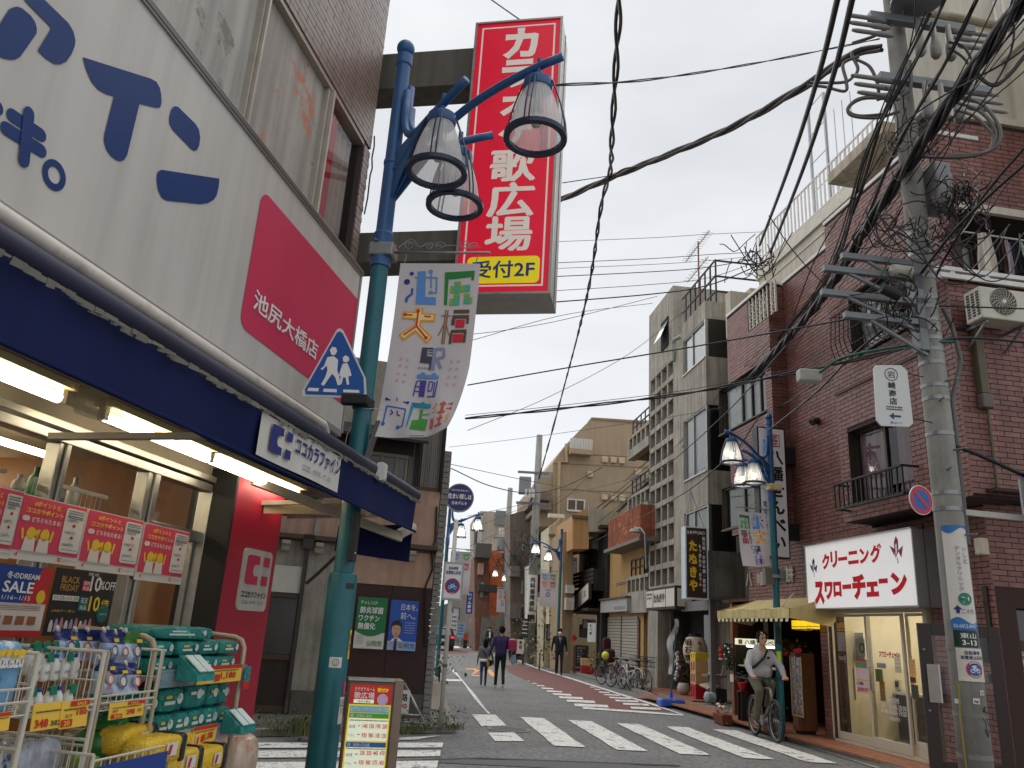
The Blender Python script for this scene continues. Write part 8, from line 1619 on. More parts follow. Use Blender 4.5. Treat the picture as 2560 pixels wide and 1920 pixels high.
for k,(u,v,m,lb)in enumerate(((1472,1676,mat('peach crate',0),'peach and red crate behind the chalk board, upper'),(1472,1684,mat('red crate',0),'red crate under the peach one behind the chalk board'))):p=gnd(1472,1686,.08);z0=.38-.3*k;q=WF.l(p);solo('crate',lb,'crate',MB().box(q.x-.28,q.x+.22,q.y+.3,q.y+.6,z0,z0+.28),m,at=(q.x,q.y+.4,z0),group='crates by the chalk board',bev=.02)
p=gnd(1497,1692,.08);T=Tg('plant_pot','leafy green plant in a brown pot between chalk board and bicycles','plant',WF,tuple(p));T.p('pot',MB().lathe([(.16,0),(.2,.3),(.19,.3)],p,12),mat('brown pot',(96,62,46),.7));b=MB();leaves(b,p+Vector((0,0,.5)),120,.5,.4,.35,.16,4);T.p('leaves',b,LEAF,kind='stuff')
e=c4(890,1340,945,1440);x0,x1,z0,z1=IV.box(e,-.2);solo('red_lamp','small red lantern at the izakaya doorway','lantern',MB().lathe([(.05,z0),((x1-x0)/2,z0+.1),((x1-x0)/2,z1-.1),(.05,z1)],((x0+x1)/2,-.2,0),12),mat('red paper',(200,30,34),.6,emit=.2),IV,((x0+x1)/2,-.2,z0))
# ==== BUILDINGS FURTHER DOWN THE STREET
TANT=mat('tan tile',(172,150,122),.7,var=.06,scale=1.5,fine=.10,streak=.08,rnd=.05)
def bk(pts):return[(1060+x*.25316,1180+y*.25316)for x,y in pts]
def cc(pts):return[(1160+x*.21700,960+y*.21700)for x,y in pts]
def near_prism(T,nm,px_,y,dep,m):
 p=[ST.px(u,v,y)for u,v in px_];return T.p(nm,MB().pxz(p,y,y+dep),m)
yT=44.
TA=Tg('tan_apartment','tall tan tiled apartment block with stepped balconies','apartment building',ST,(6,yT,0))
o=near_prism(TA,'wall',[(1382,1660),(1382,1156),(1414,1112),(1440,1085),(1465,1060),(1479,1046),(1640,1058),(1640,1660)],yT,8,TANT)
near_prism(TA,'parapet',[(1479,1048),(1479,1043),(1645,1054),(1645,1060)],yT-.06,1,mat('tan coping',(150,126,98),.7))
for v in(1133,1158,1222):near_prism(TA,'floor_line',[(1384 if v>1140 else 1412,v-1),(1640,v+12-1),(1640,v+13),(1384 if v>1140 else 1412,v+1)],yT-.02,.05,mat('tan groove',(140,116,88),.8))
a=[ST.px(*p,yT)for p in cc([(1180,1460),(1395,1335)])];window(TA,(a[0][0],a[1][0],a[0][1],a[1][1]),yT-.06,cur=[(SHEER,0,1)],rec=.03,mull=(.5,),frame=WHITE,w=.08)
for x,y in((1620,875),(1718,880),(1815,888),(1615,1305),(1720,1312),(1815,1322),(1450,1045),(2000,1020)):u,v=cc([(x,y)])[0];q=ST.px(u,v,yT);TA.p('vent_hood',MB().box(q[0]-.18,q[0]+.18,yT-.16,yT,q[1]-.18,q[1]+.18),mat('vent ivory',(196,180,150),.5),bev=.05)
q0=ST.px(*cc([(1225,740)])[0],yT-.6);q1=ST.px(*cc([(1455,640)])[0],yT-.6);railing(TA,q0[0],q1[0]+.1,yT-.6,q0[1],q1[1],14,WHITE,r=.03);TA.p('balcony_slab',MB().box(q0[0],q1[0]+.1,yT-.7,yT,q0[1]-.3,q0[1]-.03),TANT);b=MB();q=[ST.px(*p,yT-.1)for p in cc([(1178,690),(1185,900),(1100,900),(1080,1640)])];b.tube([(x,yT-.1,z)for x,z in q],.09,8);TA.p('drain_pipe',b,mat('tan pipe',(190,164,128),.6))
for(x0,y0,x1,y1)in((830,1330,1005,1245),(850,1440,1010,1400)):a,c=ST.px(*cc([(x0,y0)])[0],yT-1.),ST.px(*cc([(x1,y1)])[0],yT-1.);TA.p('side_balcony',MB().box(a[0],c[0],yT-1,yT+8,a[1],c[1]),mat('taupe balcony',(132,116,100),.8))
q0=ST.px(*cc([(875,1080)])[0],yT+.2);q1=ST.px(*cc([(1012,1018)])[0],yT+.2);railing(TA,q0[0],q1[0],yT+.2,q0[1],q1[1],8,STEEL,r=.03,nm='side_rail');near_prism(TA,'step_block',cc([(870,1640),(870,1085),(1030,1085),(1030,1640)]),yT+.1,10,TANT)
def block(nm,lb,px_,y,dep,rgb,wins=(),roof=None,grp=None,extra=(),streak=.2,wm=None):
 """house front that faces up the street; wins = pixel rects"""
 P=[ST.px(u,v,y)for u,v in px_];xs_,zs_=[p[0]for p in P],[p[1]for p in P]
 P=[(x,0. if z<1.2 else z)for x,z in P]
 T=Tg(nm,lb,'building',ST,(sum(xs_)/len(P),y,0),grp);T.p('wall',MB().pxz(P,y,y+dep),mat('wall %d %d %d'%rgb,rgb,.85,var=.12,scale=1.2,streak=streak,fine=.05))
 for k,(u0,v0,u1,v1)in enumerate(wins):
  a,c=ST.px(u0,v1,y),ST.px(u1,v0,y);o=T.p('window',MB().box(a[0],c[0],y-.05,y+.02,a[1],c[1]),wm or mat('dark frame',(58,54,50),.5));e=min(c[0]-a[0],c[1]-a[1])*.1;T.p('pane',MB().rect(a[0]+e,c[0]-e,a[1]+e,c[1]-e,y-.056),WGL,parent=o)
 for nm2,(u0,v0,u1,v1),rgb2,pr in extra:a,c=ST.px(u0,v1,y-pr),ST.px(u1,v0,y-pr);T.p(nm2,MB().box(a[0],c[0],y-pr,y,a[1],c[1]),mat('trim %d %d %d'%rgb2,rgb2,.75,var=.15,streak=.15))
 return T
def R4(x0,y0,x1,y1):return[(x0,y1),(x0,y0),(x1,y0),(x1,y1)]
block('grey_house','plain grey gabled house front behind the black izakaya',cc([(1440,1700),(1440,1412),(1880,1500),(1880,1700)]),33.0,6,(176,166,150))
block('ochre_house','pale orange house wall beside the tan apartment block',cc([(1250,1900),(1250,1520),(1438,1410),(1438,1900)]),33.2,6,(196,152,100),extra=(('gutter',(1430,1290,1472,1294),(110,96,84),.1),))
block('cream_house','narrow cream house with pale cornice behind the far right street lamp',bk([(1235,1500),(1235,545),(1390,430),(1390,1500)]),37.5,2.5,(206,196,168),wins=((1374,1418,1396,1438),),extra=(('cornice',(1372,1286,1412,1292),(220,222,206),.3),('band',(1372,1337,1412,1341),(120,100,84),.1)))
block('beige_house','beige narrow house with a pipe and air conditioner boxes beside the izakaya',bk([(1370,1700),(1370,590),(1475,590),(1475,1700)]),34.6,3,(164,140,110),extra=(('box',(1415,1495,1436,1524),(188,184,172),.5),('box',(1417,1463,1436,1482),(196,192,182),.4)))
block('bay_shop','small cream shop with curved front window and plants by the far lamp',bk([(1180,1900),(1180,1230),(1372,1230),(1372,1900)]),38.5,2,(186,176,146),wins=((1365,1545,1400,1600),),extra=(('band',(1358,1531,1408,1537),(120,104,84),.15),))
block('white_tile_shop','white tiled shop with a dark red blind in its upper window',bk([(1070,1900),(1070,905),(1245,890),(1245,1900)]),43.0,3,(196,190,180),wins=((1338,1437,1355,1502),),extra=(('red_blind',(1339,1438,1353,1479),(96,18,28),.08),('tile_roof',(1331,1397,1376,1411),(150,144,138),.5),('black_front',(1325,1513,1360,1620),(34,32,34),.3),('red_sign',(1333,1520,1343,1534),(150,30,40),.34)))
GA=block('grey_apartment','grey brown apartment block with curved balconies down the street',bk([(850,1900),(850,420),(1065,360),(1065,1900)]),48.0,3,(120,106,94),wins=((1300,1450,1310,1486),(1300,1360,1312,1380)),extra=(('balcony',(1276,1415,1300,1440),(124,112,104),1.2),('balcony',(1274,1508,1304,1545),(112,102,96),1.2),('balcony',(1274,1388,1298,1412),(80,76,72),1.0),('balcony',(1338,1300,1376,1330),(112,98,88),1.)))
block('white_narrow_building','narrow bright white building behind the crossing wires',bk([(848,1100),(848,530),(1000,400),(1000,1100)]),56.0,3,(224,214,210),wins=((1278,1318,1284,1350),(1290,1312,1298,1352)))
block('orange_brick_house','orange brick house at the bend of the street',bk([(600,1900),(600,860),(640,775),(742,775),(742,790),(900,870),(900,1900)]),62.0,4,(206,108,60),wins=((1196,1420,1206,1460),(1192,1470,1204,1500)),extra=(('beige_base',(1212,1542,1290,1660),(156,146,128),.1),('pipe',(1215,1430,1217,1600),(70,44,36),.15)))
block('brown_front','brown shop house with balcony boxes left of the orange brick house',bk([(495,1900),(495,830),(640,700),(640,1900)]),60.0,4,(132,92,76),wins=((1198,1455,1212,1495),),extra=(('roof_slab',(1188,1360,1230,1392),(88,82,76),1.5),('box',(1195,1408,1210,1436),(186,160,136),.6),('canopy',(1196,1463,1244,1478),(58,54,50),1.0),('grey_base',(1196,1545,1230,1660),(130,124,116),.1)))
block('pale_tower','pale grey block with a brown stair tower in the far distance',bk([(490,1000),(490,460),(560,385),(850,400),(850,1000)]),80.0,5,(178,166,150),wins=(),extra=(('stair_tower',(1186,1292,1202,1372),(86,68,58),.4),('grey_strip',(1238,1278,1272,1312),(124,124,122),.2),('white_pipe',(1201,1290,1204,1370),(206,200,190),.5)))
block('left_far_house','grey far house at the left of the street behind the poles',bk([(270,1900),(270,1150),(500,980),(500,1900)]),72.0,4,(140,134,126),wins=((1130,1520,1150,1545),),extra=(('shop_band',(1140,1580,1190,1600),(120,116,110),.3),))
block('left_row_house','low dark house row beyond the stucco building on the left',bk([(130,1950),(130,1330),(290,1280),(290,1950)]),88.0,20,(112,108,104),wins=((1106,1560,1120,1590),))
block('end_house','far dark house closing the end of the street',[(1080,1640),(1080,1545),(1180,1530),(1240,1540),(1240,1640)],110,10,(96,94,92),wins=((1110,1570,1130,1590),))
for k,(u,v,D,w,h,rgb,lb)in enumerate(((1135,1560,64,.5,1.6,(206,206,204),'white'),(1152,1575,70,.6,1.2,(120,150,176),'pale blue'),(1222,1585,59,.4,.9,(60,64,70),'charcoal'),(1120,1590,58,.5,1.1,(210,200,170),'cream'),(1312,1570,40.5,.35,.9,(40,40,44),'black'),(1190,1540,75,.5,1.8,(196,60,50),'red'))):
 c=at(u,v,D);T=Tg('shop_board','%s shop board on a post far down the street'%lb,'sign',WF,(c.x,c.y,0));T.p('board',MB().box(c.x-w/2,c.x+w/2,c.y-.06,c.y+.06,c.z-h/2,c.z+h/2),mat('board %d %d'%rgb[:2],rgb,.5));T.p('post',MB().tube([(c.x,c.y+.08,0),(c.x,c.y+.08,c.z+h/2)],.05,6),STEEL);t=Tx(lambda x,z:(c.x+x,c.y-.075,c.z+z));[t.dashes(-w*.35,w*.35,h*q,h*.08,q)for q in(-.3,-.1,.1,.3)];T.p('print',t.mb,K_INK if sum(rgb)>300 else W_INK)
def sgn(nm,lb,q,y,m,col=None,txt=None,im=K_INK,**k):return panel(nm,lb,'sign',ST,q,y,m,txt,im,.2,col=col,**k)
sgn('vertical_sign','tall blue vertical shop sign far down on the left',bk([(428,1180),(472,1400)]),58,paper('sign blue',(30,62,140)),col=(('ハイム商店',.5,.6,.95,.05),),im=W_INK)
sgn('round_sign_bracket','white standing signboard with a bicycle by the far right pole',bk([(672,1545),(672,1546)]),60,PW)if False else None
T,x0,x1,z0,z1=sgn('standing_sign','white standing signboard beside the right utility pole',[(1292,1597),(1310,1636)],40,PW,col=(('寿司',.5,.4,.9,.3),));T.p('leg',MB().box(x0,x0+.06,40.02,40.3,.05,z0).box(x1-.06,x1,40.02,40.3,.05,z0),DKW)
T,x0,x1,z0,z1=sgn('standing_sign','orange standing signboard far down the street',[(1160,1583),(1169,1601)],66,paper('orange sign',(190,80,40)));T.p('leg',MB().box(x0,x1,66.02,66.3,.0,z0),DKW)
T=Tg('menu_easel','black slanted easel board next to the white signboard','easel',ST,(*[ST.l(gnd(1300,1648)).x],ST.l(gnd(1300,1648)).y,.05));g0=T.at;T.p('board',MB().bar((g0.x-.3,g0.y,.1),(g0.x+.35,g0.y+.3,1.5),.5,.04,(0,1,0)),BLK);T.p('bicycle_wheel',MB().tube([(g0.x+.5+.3*cos(a*.3),g0.y+.1,.35+.3*sin(a*.3))for a in range(21)],.02,5,closed=True),BLK)
p=gnd(1103,1626);T=Tg('parked_car','black car seen from behind far down on the left','car',ST,tuple(ST.l(p)));g=T.at;X=lambda x,y,z:(g.x+x,g.y+y,z)
prof=[(-.84,.3),(-.88,.7),(-.85,.95),(-.66,1.42),(-.4,1.5),(.4,1.5),(.66,1.42),(.85,.95),(.88,.7),(.84,.3)];CARP=mat('black car paint',(24,24,28),.2,.3,coat=.6);T.p('body',MB().prism([X(x,0,z)for x,z in prof[::-1]],(0,4.2,0)),CARP,bev=.08);T.p('rear_window',MB().quad(X(-.62,-.004,1.0),X(.62,-.004,1.0),X(.52,-.004,1.38),X(-.52,-.004,1.38)),WGL);T.p('bumper',MB().box(g.x-.86,g.x+.86,g.y-.08,g.y,.3,.55),BLK,bev=.03);T.p('plate',MB().box(g.x-.17,g.x+.17,g.y-.1,g.y-.081,.6,.76),PW)
for s in(-1,1):T.p('tail_lamp',MB().box(g.x+s*.7-.12,g.x+s*.7+.12,g.y-.03,g.y-.001,.8,.95),emat('tail lamp',(220,40,50),.8));T.p('wheel',MB().cyl(X(s*.82,.7,.31),X(s*.66,.7,.31),.31,18),BLK);T.p('wheel',MB().cyl(X(s*.82,3.4,.31),X(s*.66,3.4,.31),.31,18),BLK)
for k,(u,v,s)in enumerate(((1203,1602,1.),)):p=gnd(u,v);solo('traffic_cone','orange traffic cone by the orange brick house','cone',MB().lathe([(.5,0),(.45,.05),(.1,1.6),(.04,1.6)],(p.x,p.y,0),12),mat('cone orange',(206,120,60),.6),at=tuple(p))
p=gnd(1190,1600);T=Tg('road_mirror','round road mirror on an orange pole at the bend','mirror',WF,tuple(p));q=at(1200,1538,hypot(p.x,p.y));T.p('pole',MB().tube([tuple(p),(q.x,q.y,q.z)],.06,8),mat('cone orange',0));T.p('mirror',MB().lathe([(.001,.0),(.4,.02),(.42,.1)],(q.x,q.y,q.z),18,Matrix.Rotation(radians(90),3,'X')),mat('mirror face',(150,154,156),.1,.8))
def bush(lb,u,v,D,w,h,n,m,seed,nm='potted_plant'):
 c=at(u,v,D);T=Tg(nm,lb,'plant',WF,(c.x,c.y,max(0,c.z-h)));b=MB();leaves(b,c,n,w,w,h,.16,seed);T.p('foliage',b,m,kind='stuff');T.p('stem',MB().tube([(c.x,c.y,max(.0,c.z-h)),(c.x,c.y,c.z)],.03,5),DKW)
bush('green bush at the foot of the orange brick house',1252,1575,58,2.2,3.2,300,LEAF,1);bush('dense green shrub behind the white signboard',1308,1588,42,1.4,1.2,200,LEAFD,2);bush('sparse yellowish tree by the cream bay shop',1362,1560,37,1.6,1.6,220,mat('olive leaves',(120,116,64),.8,var=.3,rnd=.4),3,'small_tree');bush('low yellowish shrub in front of the cream bay shop',1350,1632,36,.9,.7,140,mat('olive leaves',0),4);bush('green plant by the left kerb beyond the white pole',1100,1665,24,.6,.5,120,LEAF,5)
# ==== LAMPS FURTHER AWAY
q2=(5.09,14.85);slamp(q2,[(-130,1.3,4.7),(-55,.55,4.5),(-100,.36,4.5)],'blue and teal street lamp with lit shades in front of the cracker shop',split=4.2,lit=True,sleeve=False)
B2=FR(84+180+0,(*q2,0));B2=FR(84,(*q2,0));bz2=B2.px(1870,1270)[1];xb2=B2.px(1838,1269)[0]
T=Tg('banner_bracket','grey scrolled banner bar on the lamp by the cracker shop','bracket',B2,(xb2/2,0,bz2));T.p('bar',MB().tube([(0,0,bz2),(xb2,0,bz2)],.012,8),STEEL)
for k in range(4):T.p('scroll',MB().tube([(-.12-.1*k+.035*(1-i/18)*cos(i*.5),0,bz2+.045+.035*(1-i/18)*sin(i*.5))for i in range(16)],.004,4),STEEL)
n0,n1=B2.px(1845,1283)[0],B2.px(1913,1283)[0];nt_,nb_=B2.px(1880,1281)[1],B2.px(1890,1417)[1];bl2,bw2,bt2,bh2=n0,n1-n0,nt_,nt_-nb_
def bs2(x,z,off=0.):i=(x-bl2)/bw2;j=(bt2-z)/bh2;return(x+.10*j*j*bw2*1.3,.05*sin(3*j+4*i)*j-.05*max(0,i-.4)*j+off,z+.05*max(0,i-.5)*j)
T=Tg('street_banner','curling white shopping street banner on the lamp by the cracker shop','banner',B2,((n0+n1)/2,0,nt_));T.p('cloth',MB().grid(lambda i,j:bs2(bl2+bw2*i,bt2-bh2*j),16,30),mat('banner cloth',0),smooth=True)
def bp2(x,y):return bl2+bw2*(1-(x-300)/680),bt2-bh2*(y-60)/1180
def flip(A):
 o={}
 for c,it in A.items():
  k=[i for i in it if not((isinstance(i,str)and i not in '+*' and float(i[1:].split(',')[1])>1215)or(isinstance(i,list)and i[0][1]>1215)or(isinstance(i,tuple)and i[1]>1215))]
  o[c]=[list(reversed(i))if isinstance(i,list)else i for i in k]
 return o
draw_art(T,{c:v for c,v in flip(ART).items()},bs2,bp2,bw2/680)
T=Tg('security_camera','cream camera box with yellow label on the lamp by the cracker shop','camera',B2,(.15,-.1,4.15));q=B2.px(1935,1218,-.1);T.p('box',MB().box(q[0]-.13,q[0]+.13,-.18,-.02,q[1]-.06,q[1]+.06),mat('cream box',(206,196,168),.5),bev=.02);T.p('label',Tx(onf(-.185)).rect(q[0]-.12,q[0]-.04,q[1]-.04,q[1]+.04).mb,PYEL);T.p('dome',MB().ball((q[0]+.03,-.1,q[1]-.08),.04,10),BLK)
T=Tg('pole_device','grey clamped device box low on the lamp by the cracker shop','box',B2,(0,0,B2.px(1935,1445)[1]));q=B2.px(1925,1440);T.p('box',MB().box(-.22,-.05,-.06,.06,q[1]-.16,q[1]+.14),mat('smoky box',(90,86,78),.4));T.p('box',MB().box(.06,.18,-.06,.06,q[1]-.1,q[1]+.12),STEEL);T.p('clamp',MB().box(-.1,.12,-.09,.09,q[1]-.03,q[1]+.03),STEEL);T.p('stay',MB().tube([(.05,-.08,q[1]-.55),(.3,-.1,q[1]-.28)],.012,5),WHITE)
for k,(u,v,m,lb)in enumerate(((1941,1588,PBLK,'black and white sticker on the lamp by the cracker shop'),(1943,1650,mat('lime sticker',(190,210,40),.5),'lime sticker on the lamp by the cracker shop'))):z=B2.px(u,v)[1];solo('sticker',lb,'sticker',MB().grid(lambda i,j:(.082*sin(-.9+i),-.082*cos(-.9+i),z-.15+.3*j),6,1),m,B2,(0,0,z))
for k,(u,v,D,hs,lb,bn)in enumerate(((1091,1694,27.,[(100,1.0,4.7),(110,.45,4.45)],'far street lamp on the left behind the round blue sign',1),(1392,1665,34.5,[(-120,1.3,4.7),(-75,.55,4.5)],'street lamp on the right in front of the beige house',1),(1268,1640,51.,[(-120,1.2,4.7),(-75,.45,4.5)],'far street lamp in front of the orange brick house',1))):
 c=at(u,v,D);slamp((c.x,c.y),hs,lb,split=4.2,lit=True,far=True,sleeve=False);F=FR(84,(c.x,c.y,0));s=-1 if k else 1;zt_,zb_=4.0,2.6;x0,x1=s*.15,s*.85
 T=Tg('street_banner','small distant banner on the %s'%lb,'banner',F,((x0+x1)/2,0,zt_));T.p('cloth',MB().grid(lambda i,j:(x0+(x1-x0)*i,.05*sin(5*j+i),zt_-(zt_-zb_)*j),6,10),mat('banner cloth',0),smooth=True);T.p('bar',MB().tube([(0,0,zt_+.08),(x1*1.1,0,zt_+.08)],.015,6),STEEL)
 for(nm,rgb,i0,j0,i1,j1)in(('blue_print',(110,160,216),.08,.06,.4,.22),('green_print',(90,160,90),.55,.06,.95,.22),('orange_print',(226,150,70),.08,.28,.42,.45),('pink_print',(200,70,90),.58,.28,.92,.45),('violet_print',(130,130,180),.35,.5,.62,.8)):
  xa,xb=min(x0,x1),max(x0,x1);T.p(nm,Tx(lambda x,z:(x,-.06,z)).ring(xa+(xb-xa)*(i0+i1)/2,zt_-(zt_-zb_)*(j0+j1)/2,.06,.1,8).rect(xa+(xb-xa)*i0,xa+(xb-xa)*i1,zt_-(zt_-zb_)*(j0+.03),zt_-(zt_-zb_)*j0).mb,mat('print %d'%rgb[0],rgb,.8))
c=at(1149,1245,25.5);F=FR(84,(c.x,c.y,0));r_=.46
T=Tg('round_sign','round navy estate agent sign with white lettering and silver rim','round sign',F,(0,0,c.z));m_=Matrix.Rotation(radians(90),3,'X');T.p('case',MB().lathe([(r_,-.1),(r_,.1),(.001,.1)],(0,0,c.z),40,m_),STEEL,ang=40);T.p('face',Tx(onf(-.104)).disc(0,c.z,r_*.92,40).mb,mat('sign navy',(36,40,100),.4));t=Tx(onf(-.11)).fit('住まい探しは',-.38,.38,c.z-.05,c.z+.12,.03).fit('日本デルタ',-.24,.24,c.z-.24,c.z-.13,.02).fit('賃貸 売買 管理 仲介',-.28,.28,c.z+.2,c.z+.26);T.p('lettering',t.mb,W_INK);T.p('bracket',MB().box(-.75,-r_+.02,-.02,.02,c.z-.03,c.z+.03),STEEL)
# ==== UTILITY POLE
d0=ray(2440,1916);PA=degrees(atan2(d0.x,d0.y));PD=9.5;pc=Vector((PD*sin(radians(PA)),PD*cos(radians(PA)),0));PL=FR(84,pc.to_2d());PC=FR(PA+90,pc.to_2d())
def pz_(v,u=None):return PC.px(u or(2231+.109*v),v)[1]
def prad(z):return .156-.0046*z
T=Tg('utility_pole','big concrete utility pole at the right corner carrying transformer, arms and signs','utility pole',PL,(0,0,0));U=T
PCON=mat('pole concrete',(150,148,140),.8,var=.12,scale=4,fine=.08,streak=.25,dirt=.3,bump=.25);GALV=mat('grey arm steel',(120,124,126),.5,.5,var=.12)
T.p('shaft',MB().lathe([(prad(z),z)for z in(0,2,4,6,8,10,12.2)],(0,0,0),36),PCON,smooth=True)
for v in(590,640,668,700,752,775,806,830,852,880,912,968,1000,1088,1235,1275,1620,1786,1890):z=pz_(v);r=prad(z)+.006;T.p('band',MB().lathe([(r,z-.022),(r,z+.022)],(0,0,0),30),STEEL if v<1300 else mat('pole strap',(120,118,112),.7))
for k,v in enumerate((700,770,830,960,1010,1130,1180,1340,1500)):z=pz_(v);a=(-1.9,-1.2)[k%2];r=prad(z);T.p('step_bolt',MB().cyl((r*cos(a),r*sin(a),z),((r+.14)*cos(a),(r+.14)*sin(a),z),.011,6),GALV)
zt0=pz_(78);T.p('transformer',MB().lathe([(.28,zt0),(.31,zt0+.02),(.31,zt0+.06),(.28,zt0+.07),(.28,zt0+1.2),(.24,zt0+1.3)],(-.02,-.5,0),30),GALV,ang=40)
for k in range(26):a=k*.2417;T.p('cooling_fin',MB().box(.28,.32,-.012,.012,zt0+.12,zt0+1.1).xf(Matrix.Translation((-.02,-.5,0))@Matrix.Rotation(a,4,'Z')),GALV)
T.p('hanger',MB().box(-.1,.06,-.35,-.05,zt0+.1,zt0+.16).box(-.1,.06,-.35,-.05,zt0+.8,zt0+.86),GALV)
INS=mat('grey insulator',(128,126,120),.35,var=.1)
for z,x0,x1,n in((pz_(96),-.55,.85,3),(pz_(243),-.5,.95,3)):
 T.p('crossarm',MB().box(x0,x1,-.34,-.24,z-.05,z+.05),GALV,bev=.006)
 for k in range(n):
  zz=z-.16*k-.04
  for s in(-1,1):T.p('cable_joint',MB().lathe([(.02,0),(.036,.06),(.036,.2),(.027,.26),(.027,.48),(.018,.54)],(0,0,0),10).xf(Matrix.Translation((s*.42+.1,-.3-.05*k,zz))@Matrix.Rotation(s*pi/2,4,'Y')),INS,smooth=True)
 for k in range(3):x=.0+.2*k;T.p('switch',MB().lathe([(.035,z-.62),(.062,z-.58),(.068,z-.44),(.042,z-.36),(.03,z-.1)],(x,-.42,0),12),INS,smooth=True)
for k,(u0,v,u1,dz)in enumerate(((2105,655,2262,.0),(2060,692,2272,.0),(2055,752,2276,0),(2112,803,2284,0))):
 x0,z=PL.px(u0,v,-.1)[0],PL.px(u1,v+2,-.1)[1];T.p('side_arm',MB().box(x0,-.1,-.13,-.06,z-.035,z+.035),GALV,bev=.004);T.p('arm_brace',MB().bar((x0+.3,-.1,z-.03),(-.12,-.1,z-.38),.035,.03),GALV);T.p('arm_collar',MB().box(-.2,-.1,-.14,.02,z-.34,z+.05),GALV,bev=.01)
a,c=PL.px(2316,418,-.1),PL.px(2345,535,-.1);T.p('terminal_box',MB().box(a[0],a[0]+.2,-.25,.0,c[1],a[1]),mat('grey box',(132,136,138),.5),bev=.02);q=PL.px(2255,678,-.2);T.p('insulator_drum',MB().cyl((q[0]-.12,-.2,q[1]),(q[0]+.1,-.2,q[1]),.07,14),mat('ivory drum',(176,172,156),.4));q=PL.px(2226,728,-.3);T.p('spot_lamp',MB().cyl((q[0]-.1,-.3,q[1]+.03),(q[0]+.1,-.3,q[1]-.05),.06,12),BLK)
T.p('conduit',MB().tube([(.15,-.05,pz_(1360)),(.155,-.05,pz_(1000)),(.28,-.1,pz_(900)),(.22,-.1,pz_(820)),(.1,-.15,pz_(780))],.025,8),mat('grey conduit',(92,92,90),.6));T.p('ground_wire',MB().tube([(-.15,-.07,pz_(1930)),(-.16,-.07,pz_(1800)),(-.15,-.08,pz_(1710))],.008,6),mat('yellow wire',(150,130,40),.6))
def wrap(z):r=prad(z)+.006;return r
def on2(off):return lambda x,z:(sin(x/.15)*(prad(z)+off),-cos(x/.15)*(prad(z)+off),z)
def wsheet(nm,lb,u0,v0,u1,v1,m,cat='plate',off=.012):
 """plate bent round the pole; u edges measured on its silhouette"""
 z0,z1=pz_(v1),pz_(v0);zc=(z0+z1)/2;r=prad(zc);k=lambda u,v:max(-.97,min(.97,(PC.px(u,v,-r)[0])/r));xa,xb=.15*asin(k(u0,(v0+v1)/2)),.15*asin(k(u1,(v0+v1)/2))
 T=Tg(nm,lb,cat,PC,(0,0,z0));T.p('sheet',MB().grid(lambda i,j:on2(off)(xa+(xb-xa)*i,z0+(z1-z0)*j),14,1),m,smooth=True);return T,xa,xb,z0,z1
T,x0,x1,z0,z1=wsheet('clinic_sign','tall white dental clinic sign with blue waves wrapped round the utility pole',2368,1318,2425,1576,PW,'pole sign');w,h=x1-x0,z1-z0;f,f2=on2(.015),on2(.018)
def band_(t,zfn0,zfn1):
 n=10
 for i in range(n):a,b_=i/n,(i+1)/n;t.poly([(x0+w*a,zfn0(a)),(x0+w*b_,zfn0(b_)),(x0+w*b_,zfn1(b_)),(x0+w*a,zfn1(a))])
t=Tx(f);band_(t,lambda i:z1-h*(.05+.03*sin(6*i)),lambda i:z1);band_(t,lambda i:z0,lambda i:z0+h*(.09+.03*sin(6*i)));T.p('blue_print',t.mb,paper('clinic blue',(40,110,176)))
t=Tx(f2).col('いしだ',x0+w*.78,w*.2,z0+h*.80,z0+h*.62).col('デンタルクリニック',x0+w*.5,w*.22,z0+h*.80,z0+h*.36).fit('この先',x0+w*.45,x0+w*.9,z0+h*.15,z0+h*.2);T.p('grey_lettering',t.mb,ink('steel blue',(70,84,120)))
T.p('green_disc',Tx(f2).disc(x0+w*.6,z0+h*.29,w*.25,rz=w*.25).mb,paper('clinic green',(20,130,100)));t=Tx(on2(.021)).fit('24',x0+w*.45,x0+w*.75,z0+h*.275,z0+h*.31,.01);T.p('white_lettering',t.mb,W_INK);t=Tx(f2).poly([(x0+w*.24,z0+h*.155),(x0+w*.24,z0+h*.19),(x0+w*.14,z0+h*.19),(x0+w*.3,z0+h*.23),(x0+w*.46,z0+h*.19),(x0+w*.36,z0+h*.19),(x0+w*.36,z0+h*.155)]);T.p('blue_arrow',t.mb,B_INK);t=Tx(f2).fit('03-6412-8407',x0+w*.1,x0+w*.92,z0+h*.02,z0+h*.055);T.p('phone_lettering',t.mb,W_INK)
T,x0,x1,z0,z1=wsheet('address_plate','dark green address plate reading 3-13 on the utility pole',2386,1577,2443,1617,mat('plate green',(18,52,40),.4),'address plate');w,h=x1-x0,z1-z0;t=Tx(on2(.016)).fit('東山',x0+w*.25,x0+w*.85,z0+h*.52,z0+h*.85,.01).fit('3-13',x0+w*.3,x0+w*.85,z0+h*.1,z0+h*.42,.02);T.p('lettering',t.mb,W_INK)
T,x0,x1,z0,z1=wsheet('bicycle_sign','rounded white no bicycle parking plate wrapped on the utility pole',2394,1620,2455,1702,mat('cream plate',(206,200,188),.45),'road sign');w,h=x1-x0,z1-z0;t=Tx(f).fit('自転車等',x0+w*.28,x0+w*.82,z0+h*.8,z0+h*.92,.02).fit('放置禁止区域',x0+w*.14,x0+w*.92,z0+h*.66,z0+h*.77,.02);T.p('navy_lettering',t.mb,B_INK);cx,cz,r=x0+w*.56,z0+h*.36,h*.25;T.p('red_disc',Tx(f).disc(cx,cz,r,30).mb,mat('sign red film',0));T.p('blue_disc',Tx(f2).disc(cx,cz,r*.76,26).mb,mat('sign blue film',0));t=Tx(on2(.021));k=r*.76
